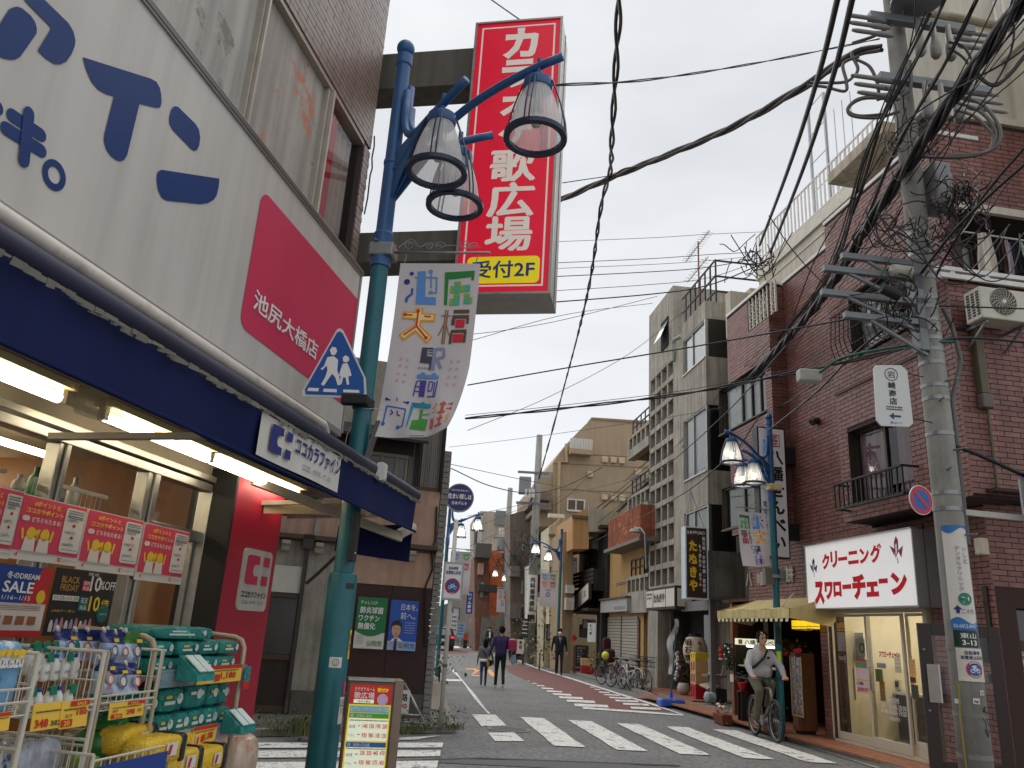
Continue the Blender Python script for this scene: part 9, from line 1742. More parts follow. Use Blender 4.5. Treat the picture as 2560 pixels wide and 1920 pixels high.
for s in(-1,1):t.ring(cx+s*k*.42,cz-k*.22,k*.22,k*.32,16)
t.line([(cx-k*.42,cz-k*.22),(cx-k*.2,cz+k*.2),(cx+k*.26,cz+k*.22),(cx+k*.42,cz-k*.22)],k*.09).line([(cx-k*.2,cz+k*.2),(cx,cz-k*.22),(cx+k*.26,cz+k*.22)],k*.09);T.p('bicycle_print',t.mb,W_INK)
for(u0,v0,u1,v1,lb,s)in((2388,1748,2402,1760,'blank white sticker on the utility pole',''),(2432,1743,2448,1757,'small white sticker with black tag letters on the utility pole','Auto'),(2449,1723,2458,1735,'tiny white sticker at the right edge of the utility pole','SD')):
 T,x0,x1,z0,z1=wsheet('sticker',lb,u0,v0,u1,v1,PW,'sticker',.006)
 if s:T.p('print',Tx(on2(.009)).fit(s,x0+.01,x1-.01,z0+.01,z1-.01,.02).mb,K_INK)
t=Tx(on2(.006));zz=lambda v:pz_(v);
def gx(u,v):r=prad(zz(v));return .15*asin(max(-.97,min(.97,PC.px(u,v,-r)[0]/r)))
gp=lambda*P:[(gx(2300+a*.2532,1500+c*.2532),zz(1500+c*.2532))for a,c in P]
for P in(gp((545,1040),(520,1065),(530,1095),(552,1070),(545,1040)),gp((550,1040),(560,1130)),gp((575,1035),(555,1070),(590,1110)),gp((590,1090),(580,1170),(610,1100),(590,1090)),gp((612,1100),(585,1180),(640,1240),(636,1300)),gp((505,1145),(550,1180),(585,1330)),gp((540,1260),(585,1335),(605,1262)),gp((620,1080),(625,1130),(632,1070))):t.line(P,.008)
U.p('graffiti',t.mb,K_INK)
HS=FR(88,tuple(PL.w(-.62,-.1)));o=[(2184,921),(2190,913),(2252,913),(2268,926),(2283,1058),(2273,1067),(2203,1064),(2192,1051)];P=[HS.px(*p)for p in o]
T=Tg('shop_direction_sign','white eight sided shop sign with arrow hanging left of the utility pole','hanging sign',HS,(sum(p[0]for p in P)/8,0,P[5][1]));T.p('plate',MB().pxz(P[::-1],0,.02),mat('white plate',(208,208,206),.4,var=.03));x0,x1=(P[0][0]+P[7][0])/2,(P[3][0]+P[4][0])/2;z0,z1=P[5][1],P[1][1];w,h=x1-x0,z1-z0;f=onf(-.004)
t=Tx(f).fit('岩',x0+w*.4,x0+w*.62,z0+h*.80,z0+h*.92).ring(x0+w*.51,z0+h*.86,w*.17,w*.19).col('崎商店',x0+w*.5,w*.22,z0+h*.74,z0+h*.34,.02).fit('東山3-1-7',x0+w*.36,x0+w*.7,z0+h*.03,z0+h*.07);[t.dashes(x0+w*.28,x0+w*.75,z0+h*q,h*.025,3)for q in(.26,.3)];T.p('lettering',t.mb,K_INK);t=Tx(f).poly([(x0+w*.35,z0+h*.16),(x0+w*.48,z0+h*.105),(x0+w*.48,z0+h*.145),(x0+w*.68,z0+h*.145),(x0+w*.68,z0+h*.175),(x0+w*.48,z0+h*.175),(x0+w*.48,z0+h*.215)]);T.p('arrow',t.mb,B_INK);T.p('stay',MB().tube([(x1-.03,.01,z1-.06),(x1+.2,.05,z1-.08)],.006,5).tube([(x1,.01,z0+.1),(x1+.25,.05,z0+.08)],.006,5),BLK)
NP=FR(72,tuple(PL.w(-.36,-.12)));c=NP.px(2303,1250);rr=(NP.px(2303,1214)[1]-NP.px(2303,1287)[1])/2
T=Tg('no_parking_sign','round blue and red no parking sign at the left of the utility pole','road sign',NP,(c[0],0,c[1]));T.p('plate',MB().pxz([(c[0]+rr*cos(k*.196),c[1]+rr*sin(k*.196))for k in range(32)],0,.01),mat('sign white film',0));T.p('red_ring',Tx(onf(-.003)).ring(c[0],c[1],rr*.7,rr*.95).mb,mat('sign red film',0));T.p('blue_disc',Tx(onf(-.003)).disc(c[0],c[1],rr*.7).mb,mat('sign blue film',0));T.p('red_bar',Tx(onf(-.006)).line([(c[0]-rr*.5,c[1]+rr*.5),(c[0]+rr*.5,c[1]-rr*.5)],rr*.22).mb,mat('sign red film',0));T.p('stay',MB().tube([(c[0],.02,c[1]),(c[0]+.2,.1,c[1])],.015,6),STEEL)
OW=FR(22,tuple(PL.w(.86,-.1)));z=EYE+tan(asin(ray(2484,1258).z))*10.1;c=(0,z);T=Tg('one_way_sign','round blue sign seen edge on with a small plate below, right of the utility pole','road sign',OW,(c[0],0,z));rr=.3;T.p('plate',MB().pxz([(c[0]+rr*cos(k*.26),z+rr*sin(k*.26))for k in range(24)],0,.012),mat('sign blue film',0));T.p('white_bar',Tx(onf(-.004)).rect(c[0]-.04,c[0]+.04,z-.18,z+.2).mb,W_INK);T.p('back_post',MB().box(c[0]-.05,c[0]+.03,.02,.06,z-.55,z+.22),mat('pale post',(176,172,162),.5));T.p('small_plate',MB().box(c[0]-.2,c[0]+.2,-.0,.01,z-.68,z-.36),PW);zb=pz_(1280);U.p('sign_arm',MB().bar((.15,-.05,zb),(.84,-.08,zb-.02),.05,.06),mat('pale post',0))
# ==== OVERHEAD CABLES
CBK=mat('black cable',(20,20,22),.5,var=.2);CGY=mat('grey cable',(96,92,88),.55,var=.15)
def spline(P,n=8):
 P=[P[0]*2-P[1]]+P+[P[-1]*2-P[-2]];o=[]
 for i in range(1,len(P)-2):
  a,b,c,d=P[i-1:i+3]
  for k in range(n):t=k/n;o.append(.5*((2*b)+(c-a)*t+(2*a-5*b+4*c-d)*t*t+(3*b-a-3*c+d)*t**3))
 return o+[P[-2]]
CN=[0]
def cable(lb,pts,r,m=None,tw=0,loose=0,grp='overhead cables',nm='overhead_cable',wob=0.):
 """pts = (u, v, D) on the photo's display grid (1/1.1573 of full), D = horizontal distance"""
 P=spline([at(u*1.1573,v*1.1573,D)for u,v,D in pts],10);b=MB();CN[0]+=1;T=Tg(nm,lb,'cable',WF,tuple(P[0]),grp)
 if tw:
  for s in range(tw):
   Q=[];L=0
   for i,p in enumerate(P):
    if i:L+=(p-P[i-1]).length
    a=2*pi*s/tw+L*3.;t=(P[min(i+1,len(P)-1)]-P[max(i-1,0)]).normalized();n1=t.cross(Vector((0,0,1))).normalized();n2=n1.cross(t);Q.append(p+(n1*cos(a)+n2*sin(a))*r*.9)
   T.p('strand',MB().tube(Q,r*.75,6,False),m or CBK,smooth=True)
 else:T.p('line',MB().tube(P,r,6,False),m or CBK,smooth=True)
 for s in range(loose):
  q=random.Random(s*7+CN[0]);A=[Vector((q.gauss(0,1),q.gauss(0,1),q.gauss(0,1)))*r*2.2 for _ in range(4)];n=len(P)-1
  T.p('loose_strand',MB().tube([p+A[0]+A[1]*sin(9*i/n+s)+A[2]*sin(23*i/n+2*s)*.7 for i,p in enumerate(P)],q.uniform(.006,.012),4,False),CBK)
 return T
cable('thick twisted cable dropping down the middle of the sky to the far pole',[(1340,-60,6),(1333,100,7.5),(1322,300,10),(1318,372,12),(1298,450,14),(1268,640,19),(1220,830,28),(1165,1030,42),(1140,1100,46)],.03,tw=2)
cable('grey bundle of cables running from the pole arm left behind the karaoke sign',[(1905,105,9.4),(1840,118,9.5),(1740,185,9.8),(1560,285,10.8),(1330,380,12.3),(1200,436,13.4),(1080,480,14.5)],.038,CGY,3)
cable('thin cable from the bundle joint down to the left end of the long lamp arm',[(1320,388,12.3),(1345,366,12.0),(1400,352,11.6),(1560,286,10.8)],.016,CGY)
cable('thin double wire from the near street lamp to the pole crossarm',[(1195,184,5.0),(1400,172,6.0),(1640,135,7.6),(1900,84,9.3)],.008,tw=2)
for k,(u,lb)in enumerate(((1806,'left one'),(1838,'right one'))):cable('thick black cable falling to the wire knot, %s of the pair'%lb,[(u+12,-40,6),(u-40,170,8),(u-105,370,11.5),(u-165-8*k,530+14*k,17.5)],.03,tw=0)
cable('thickest black cable bundle crossing in front of the utility pole',[(2260,-60,6.2),(2160,70,7),(2000,300,8.8),(1880,480,10.4),(1760,665,13),(1600,835,18),(1400,1040,30),(1200,1235,60)],.046,tw=3,loose=11)
for k,(pts,r,lb)in enumerate((([(2130,-40,6.6),(2040,140,7.6),(1930,330,9.2),(1835,545,11.8),(1700,740,15.5),(1500,930,24),(1300,1100,42)],.012,'black cable just left of the thickest bundle'),([(2060,-40,6.8),(1975,140,7.8),(1870,340,9.5),(1790,600,13),(1640,800,18),(1420,990,30),(1250,1130,46)],.01,'second black cable left of the thickest bundle'),([(2010,30,7.2),(1920,220,8.6),(1850,440,10.6),(1760,640,13.5),(1560,850,22),(1350,1040,40)],.008,'third thin cable left of the thickest bundle'),([(1980,-30,7.6),(1960,120,8.4),(1860,420,10.6),(1800,560,12.4)],.006,'fourth thin wire left of the thickest bundle'),([(2230,300,8.2),(2120,430,8.8),(2040,560,9.4),(1960,690,10.6),(1760,830,14),(1560,960,22)],.010,'black cable from the right edge passing behind the pole'),([(2225,345,8),(2140,420,8.4),(2060,500,8.8),(1990,590,9.3)],.012,'short black cable rising to the right edge below the grey loops'))):cable(lb,pts,r*1.35,loose=2 if k<3 else 0)
for k,(y0,y1,y2,r,lb)in enumerate(((520,512,505,.006,'topmost'),(566,556,548,.008,'second from the top'),(578,569,556,.006,'third from the top'),(596,583,560,.010,'fourth from the top'),(628,606,566,.007,'fifth from the top'),(654,622,575,.014,'thick lowest'))):cable('wire from behind the karaoke sign to the wire knot at right, %s'%lb,[(1100,y0+6,15),(1400,(y0+y1)/2-2,16),(1530,y1-6,16.8),(1645,y2-4,17.6)],r)
cable('black cable from the near banner across the street to the pole',[(1010,832,12),(1240,792,11.4),(1480,752,10.8),(1740,706,10),(1990,660,9.5)],.011)
cable('thick lashed cable from the near banner to the pole below the arms',[(1005,904,13),(1200,884,12.4),(1480,850,11.4),(1740,800,10.3),(1880,770,9.8),(1985,745,9.5)],.017,tw=2)
cable('thin messenger wire just above the lashed cable',[(1005,897,13),(1200,877,12.4),(1480,843,11.4),(1740,792,10.3)],.005)
for k,(pts,r,lb)in enumerate((([(1985,745,9.4),(2090,730,9.6),(2240,742,10)],.015,'black cable leaving the pole to the right edge over the air conditioner pipe'),([(1990,660,9.4),(2100,663,9.6),(2240,668,10)],.010,'black cable leaving the pole to the right edge across the air conditioner'),([(2060,962,9.5),(2120,985,9.6),(2240,1040,10)],.024,'thick black cable dropping right from the pole behind the round sign'),([(1770,805,9.9),(1830,770,9.7),(1990,742,9.4),(2060,738,9.5)],.018,'green sleeved cable bound round the pole'),([(1660,930,15),(1760,850,12),(1850,760,10),(1990,650,9.4)],.016,'cable with a white tag rising to the middle side arm'),([(970,966,26),(1150,944,24),(1420,905,20),(1560,880,18)],.007,'thin wire level over the tan apartment'),([(975,1012,27),(1060,1050,30),(1145,1065,34),(1220,1050,32),(1300,1010,28)],.02,'sagging black cable under the tan apartment roof line'),([(970,1002,28),(1150,1040,33),(1420,1086,26)],.012,'thin dark wire crossing behind the sagging cable'),([(1010,930,22),(1180,860,24),(1350,770,26),(1480,670,27)],.009,'thin wire climbing to the concrete building roof'),([(1230,1180,44),(1400,1040,24),(1560,900,17),(1700,745,13)],.012,'black cable along the right side house fronts, upper'),([(1180,1220,50),(1400,1110,24),(1560,1000,17),(1640,900,14)],.014,'black cable along the right side house fronts, lower'),([(1010,1115,40),(1150,1085,44),(1340,1040,26),(1420,1000,20)],.012,'dark cable from the left lamp toward the tan apartment'),([(1015,1145,36),(1180,1075,44)],.012,'dark cable from the left lamp to the far pole, upper'),([(1015,1180,36),(1200,1090,44),(1280,1020,30)],.012,'dark cable from the left lamp to the far pole, lower'),([(1055,-5,7.6),(1122,42,7.2)],.008,'short stay wire above the karaoke sign'),([(1215,395,11),(1330,378,12.2)],.008,'thin wire right of the karaoke sign'),([(1020,735,14),(1220,680,15),(1410,655,17)],.006,'wavy thin wire left of the concrete building, upper'),([(1020,722,14),(1100,712,14.4),(1220,690,15),(1420,640,17)],.006,'wavy thin wire left of the concrete building, lower'))):cable(lb,pts,r,mat('green cable sleeve',(20,92,70),.5)if 'green' in lb else None)
def P19(x,y,D):return((1960+x*.36166)/1.1573,y*.36166/1.1573,D)
for k,(pts,lb)in enumerate((([(1240,665),(1380,730),(1480,860),(1490,970),(1420,1045),(1250,1085),(940,1085)],'outer grey cable loop right of the pole'),([(1200,710),(1340,760),(1440,860),(1465,960),(1400,1050),(1200,1090),(900,1080)],'middle grey cable loop right of the pole'),([(1190,760),(1310,800),(1410,890),(1450,970),(1380,1055),(1100,1080)],'inner grey cable loop right of the pole'),([(800,690),(560,680),(450,740),(470,800),(640,815),(800,770)],'grey cable loop left of the pole, lower'),([(810,640),(640,660),(500,690),(440,760),(520,800),(700,790)],'grey cable loop left of the pole, upper'),([(540,330),(470,370),(510,470),(480,530),(400,570),(180,570)],'grey cable twist at the crossarm end, upper'),([(520,390),(410,440),(430,560),(420,630),(280,600),(160,590)],'grey cable twist at the crossarm end, lower'),([(500,410),(590,460),(640,560),(655,640)],'grey cable curving down the left of the pole'),([(840,470),(830,580),(800,640),(640,690)],'grey cable hanging from the switches, front'),([(870,420),(880,560),(850,640),(700,700)],'grey cable hanging from the switches, back'),([(830,20),(790,130),(640,240),(470,300)],'grey cable wrapping over the transformer'))):cable(lb,[P19(x,y,9.15)for x,y in pts],.021,CGY,grp='grey cable loops on the utility pole')
for k,(pts,lb)in enumerate((([(1140,290),(1250,330),(1340,500),(1430,580),(1530,540),(1660,380)],'upper'),([(1140,330),(1240,400),(1330,520),(1450,595),(1560,520),(1660,400)],'lower'))):cable('black cable sagging from the crossarm to the right edge, %s'%lb,[P19(x,y,9.2)for x,y in pts],.016)
sin_=lambda t:sin(pi*t)
def tangle(lb,u,v,D,n,sx,sz,seed,cols):
 c=at(u,v,D);r=random.Random(seed);b=MB();nm='cable_tangle'
 for k in range(n):
  p,q=(c+Vector((r.gauss(0,sx),r.gauss(0,.12),r.gauss(0,sz*.8)))for _ in '12');sg=r.uniform(.1,.7)*(q-p).length;tw=r.uniform(-.4,.4)*sx
  Q=[p+(q-p)*t+Vector((tw*sin_(t),.1*sin_(2*t),-sg*sin_(t)+.1*sz*sin_(3*t)))for t in(0,.15,.35,.5,.65,.85,1)]
  b.cur=k%len(cols);b.tube(spline(Q,3),(.008 if D<15 else .012)if D<20 else .016,4,False)
 solo(nm,lb,'cables',b,cols,at=tuple(c),kind='stuff')
WIR=mat('pale wire',(170,160,140),.6)
tangle('tangle of thin service wires right of the utility pole',2395,485,9.3,46,.22,.24,1,[CBK,CBK,CBK,WIR,CBK,mat('brown wire',(84,50,40),.6)]);tangle('tangle of wires and clips in front of the pole collar',2315,560,9.2,30,.5,.12,2,[CBK]);tangle('knot of black wires where the street cables meet',1895,632,17.4,24,.35,.35,3,[CBK]);tangle('nest of wires on the middle side arms',2250,760,9.25,26,.3,.25,4,[CBK]);tangle('nest of wires under the grey pole switches',2280,330,9.1,20,.2,.3,5,[CGY,CBK])
c=at(2022,937,10.2);solo('wire_junction_box','pale grey junction box hanging on the lashed cable','box',MB().box(c.x-.14,c.x+.14,c.y-.08,c.y+.08,c.z-.1,c.z+.06),mat('pale grey box',(170,168,162),.5),at=tuple(c),bev=.02)
def far_pole(lb,u,v,D,ztop,r,lb2=None):
 c=at(u,v,D);T=Tg('utility_pole',lb,'utility pole',WF,(c.x,c.y,0),'utility poles along the street');T.p('shaft',MB().lathe([(r,0),(r*.62,ztop)],(c.x,c.y,0),14),PCON,smooth=True)
 for z in(ztop*.68,ztop*.82):T.p('crossarm',MB().box(c.x-1.1,c.x+.6,c.y-.2,c.y-.1,z-.06,z+.06),GALV)
 T.p('transformer',MB().box(c.x-1.0,c.x-.35,c.y-.5,c.y+.1,ztop*.72,ztop*.72+.9)if D<50 else MB().cyl((c.x-.45,c.y-.2,ztop*.6),(c.x-.45,c.y-.2,ztop*.6+.9),.32,14),mat('grey box',0),bev=.03)
 for k in range(3):T.p('insulator',MB().cyl((c.x-.2-.2*k,c.y-.55,ztop*.7),(c.x-.2-.2*k,c.y-.55,ztop*.7+.45),.07,8),WHITE)
 if lb2:T.p('advert_band',MB().lathe([(r*.98,2.),(r*.98,4.4)],(c.x,c.y,0),14),PW);t=Tx(lambda x,z:(c.x+x,c.y-r*1.03,z)).col(lb2,0,r*1.,4.3,2.5,.03);T.p('lettering',t.mb,K_INK);T.p('address_plate',Tx(lambda x,z:(c.x+x,c.y-r*1.02,z)).rect(-r*.7,r*.7,2.05,2.4).mb,K_INK)
 tangle('nest of wires at the top of the %s'%lb,*[(u-.02*400,1118+(1640-1118)*.45,D-.3),(u,1395,D-.3),(u,1400,D)][0 if D<50 else 1],34 if D<50 else 26,.55,.5,int(D),[CBK,CGY])
far_pole('right side utility pole beside the cream bay shop',1322,1650,42.5,12.0,.27,'内科循環器科');far_pole('utility pole in front of the orange brick house',1252,1630,60.,12.0,.3);far_pole('utility pole at the left bend of the street',1180,1618,68.,9.6,.28,'内科医院');far_pole('leftmost far utility pole behind the white sign pole',1146,1605,84.,9.,.28)
# ==== PEOPLE
SKIN=mat('skin',(196,150,124),.55,var=.05);HAIR=mat('black hair',(20,17,16),.8,var=.4,scale=60,spec=.15,bump=.6)
def body(T,bones,mats,vox=.016,nm='body',sm=6):
 """one continuous body: tapered limbs merged by voxels; each face takes the cloth of its nearest limb"""
 b=MB()
 for p,r,q,s,m,*k in bones:
  p,q=Vector(p),Vector(q);n=max(2,int((q-p).length/.03));sx=k[0]if k else(1,1,1)
  b.ball(p,r,12,sx);b.ball(q,s,12,sx)
  if(q-p).length>.01 and sx==(1,1,1):b.tube([p+(q-p)*i/n for i in range(n+1)],[r+(s-r)*i/n for i in range(n+1)],12)
  elif sx!=(1,1,1):
   for i in range(1,n):b.ball(p+(q-p)*i/n,r+(s-r)*i/n,12,sx)
 o=bpy.data.objects.new('tmp',mesh_of(b,mats[0]));COL.objects.link(o);md=o.modifiers.new('r','REMESH');md.mode='VOXEL';md.voxel_size=vox;ms=o.modifiers.new('s','SMOOTH');ms.iterations=sm;ms.factor=.5
 me=bpy.data.meshes.new_from_object(o.evaluated_get(bpy.context.evaluated_depsgraph_get()));bpy.data.objects.remove(o);me.materials.clear();[me.materials.append(m)for m in mats]
 n=len(me.polygons);C=np.empty(n*3);me.polygons.foreach_get('center',C);C=C.reshape(n,3);best=np.full(n,1e9);idx=np.zeros(n,int)
 for p,r,q,s,m,*k in bones:
  p,q=np.array(p,float),np.array(q,float);d=q-p;t=np.clip(((C-p)@d)/max(d@d,1e-9),0,1);e=np.linalg.norm(C-(p+t[:,None]*d),axis=1)-(r+(s-r)*t);u=e<best;best[u]=e[u];idx[u]=m
 me.polygons.foreach_set('material_index',idx.astype(np.int32));me.polygons.foreach_set('use_smooth',[True]*n);me.transform(Matrix.Translation(-T.at));me.update()
 o=bpy.data.objects.new(nm,me);COL.objects.link(o);o.parent=T.o;return o
def stand(h,stride=.0,arms=((.0,.0),(.0,.0)),wide=1.,face=1,skirt=None):
 """standing or walking figure, y forward; arms = (forward, outward) of each hand; materials: 0 top 1 legs 2 shoes 3 skin"""
 k=h/1.7;B=[];W=wide
 for s,st in((-1,stride),(1,-stride)):
  hip,kn,an=(s*.085,0,.9),(s*.09,st*.5+(.05 if st<0 else .03),.49),(s*.09,st-(.04 if st<0 else 0),.09+(.05 if st<0 else 0))
  B+=[(hip,.088,kn,.058,1),(kn,.056,an,.046,1),((an[0],an[1]-.03,.05+an[2]-.09),.04,(an[0],an[1]+.14,.035+(an[2]-.09)*.4),.034,2)]
  f,ou=arms[0 if s<0 else 1];sh=(s*.185*W,-.01,1.385);el=(s*(.225+ou*.5)*W,-.03+f*.35,1.11);ha=(s*(.235+ou)*W,.03+f,.86+abs(f)*.18)
  e=Vector(ha)+(Vector(ha)-Vector(el)).normalized()*.09
  B+=[(sh,.06,el,.046,0),(el,.045,ha,.034,0),(ha,.033,tuple(e),.026,3)]
  for q in range(4):B.append((tuple(e),.013,tuple(e+Vector((s*-.004*q,.02*(q-1.5),-.075+.008*abs(q-1.2)))),.009,3))
  B.append((ha,.015,(ha[0]-s*.03,ha[1]+.035,ha[2]-.07),.011,3))
 B+=[((-.05,0,.93),.115,(.05,0,.93),.115,1),((-.06,0,1.0),.11,(-.075*W,0,1.3),.118,0),((.06,0,1.0),.11,(.075*W,0,1.3),.118,0),((-.13*W,0,1.39),.062,(.13*W,0,1.39),.062,0),((0,-.005,1.38),.056,(0,.012,1.5),.05,3),((0,.012,1.575),.086,(0,.008,1.615),.088,3,(.86,1.05,1.1)),((0,.055,1.535),.045,(0,.05,1.53),.045,3),((0,.095,1.575),.012,(0,.108,1.555),.014,3),((-.077,0,1.58),.02,(-.08,-.005,1.56),.015,3),((.077,0,1.58),.02,(.08,-.005,1.56),.015,3)]
 return[(tuple(x*k for x in p),r*k,tuple(x*k for x in q),s*k,m,*r_)for p,r,q,s,m,*r_ in B],k
def face(T,k,y=1,hc=(0,0,0)):
 o=Vector(hc)
 for s in(-1,1):T.p('eye',MB().ball(tuple(o+Vector((s*.032*k,.09*k,1.595*k))),.010*k,8,(1.3,.6,.7)),HAIR);T.p('brow',MB().bar(tuple(o+Vector((s*.018*k,.095*k,1.617*k))),tuple(o+Vector((s*.05*k,.085*k,1.617*k))),.007*k),HAIR)
 T.p('mouth',MB().bar(tuple(o+Vector((-.022*k,.098*k,1.53*k))),tuple(o+Vector((.022*k,.098*k,1.53*k))),.007*k),mat('lips',(150,84,76),.5))
def hair(T,k,long=0.,c=(0,0,0),tilt=-.012):
 b=MB();b.ball((c[0],c[1]+tilt*k,c[2]+1.632*k),.1*k,18,(.95,1.06,1.0));b.v=[(x,y-(.02*k if z<c[2]+1.6*k else 0),max(z,c[2]+1.56*k)if y>c[1]+.02 else z-(long*k if z<c[2]+1.62*k else 0))for x,y,z in b.v]
 T.p('hair',b,HAIR,smooth=True)
def person(lb,u,v,az,h,mats,stride=.18,arms=((.1,.02),(-.1,.02)),wide=1.,vox=.016,long=0.,fc=False):
 p=gnd(u,v);F=FR(az+90,(p.x,p.y,0));T=Tg('person',lb,'person',F,(0,0,0));B,k=stand(h,stride,arms,wide);body(T,B,mats,vox);hair(T,k,long)
 if fc:face(T,k)
 return T,F,k
SHW=mat('white trainers',(190,188,180),.6);SHB=mat('black shoes',(20,20,22),.4)
T,F,k=person('person in a purple jumper and black trousers seen from behind walking with a child',1247,1722,-6,1.64,[mat('purple knit',(58,46,92),.9,var=.15,scale=20,bump=.3),mat('black trousers',(22,24,32),.85,var=.15),SHW,SKIN],.16,((.02,.1),(.12,.05)),long=.02)
b=soft((.30,-.10,1.17),.24,.3,.33,.0,3,.3);T2=Tg('school_bag','bright pink red stiff school satchel hanging on the shoulder of the person in purple','school bag',F,(.30,-.1,1.0));T2.p('body',b,mat('satchel leather',(176,24,84),.35,var=.06),smooth=True);T2.p('strap',MB().tube([(.2,.05,1.4),(.16,.1,1.2),(.24,.04,1.02)],.016,6),mat('satchel leather',0));T2.p('flap',MB().box(.2,.41,-.262,-.25,1.02,1.3),mat('satchel flap',(150,18,70),.35),bev=.008)
solo('carry_bag','pale blue cloth bag hanging below the pink satchel','bag',soft((.36,-.02,.78),.15,.08,.26,.3,4,.6),mat('pale blue cloth',(150,172,200),.85,var=.15),F,(.36,-.02,.65),smooth=True)
T,F,k=person('child in a grey cardigan and jeans holding the hand of the person in purple',1207,1716,-6,1.26,[mat('grey cardigan',(112,112,112),.9,var=.12,scale=20),mat('blue jeans',(52,66,92),.9,var=.2),SHB,SKIN],-.1,((.0,.03),(.05,.13)),long=.13)
T.p('shirt_hem',MB().lathe([(.13,.66),(.125,.74),(.12,.74)],(0,0,0),18,Matrix.Diagonal((1,.8,1))),W_INK,smooth=True);T2=Tg('shoulder_bag','small black and yellow shoulder bag of the child in grey','bag',F,(.16,-.05,.6));T2.p('body',soft((.16,-.06,.64),.15,.1,.17,.3,6,.5),mat('black bag',(34,34,34),.7),smooth=True);T2.p('yellow_panel',soft((.11,-.09,.6),.09,.07,.15,.3,7,.5),mat('mustard cloth',(196,140,40),.8),smooth=True);T2.p('strap',MB().tube([(-.11,-.09,1.0),(.02,-.12,.85),(.13,-.08,.7)],.012,6),BLK)
SUIT=mat('dark navy suit',(26,28,36),.85,var=.1)
T,F,k=person('person in a dark suit and tie with a white mask walking toward us',1396,1688,176,1.72,[SUIT,SUIT,SHB,SKIN],.1,((.06,.02),(-.05,.03)),1.12,fc=True)
T.p('shirt',MB().poly([(-.045,.135,1.40),(0,.152,1.15),(.045,.135,1.40)]),W_INK);T.p('tie',MB().poly([(-.016,.142,1.40),(-.022,.158,1.2),(0,.16,1.13),(.022,.158,1.2),(.016,.142,1.40)]),mat('grey tie',(84,90,104),.6));T.p('mask',MB().ball((0,.055*k,1.548*k),.07*k,12,(.95,1,.75)),W_INK,smooth=True)
T,F,k=person('person in a dark jacket over a white shirt walking far behind the child',1221,1634,174,1.68,[mat('dark jacket',(40,40,42),.85),SHB,SHB,SKIN],.14,((.1,.02),(-.1,.02)),1.05,.022);T.p('shirt',MB().poly([(-.06,.15,1.38),(-.05,.16,1.0),(.05,.16,1.0),(.06,.15,1.38)]),W_INK)
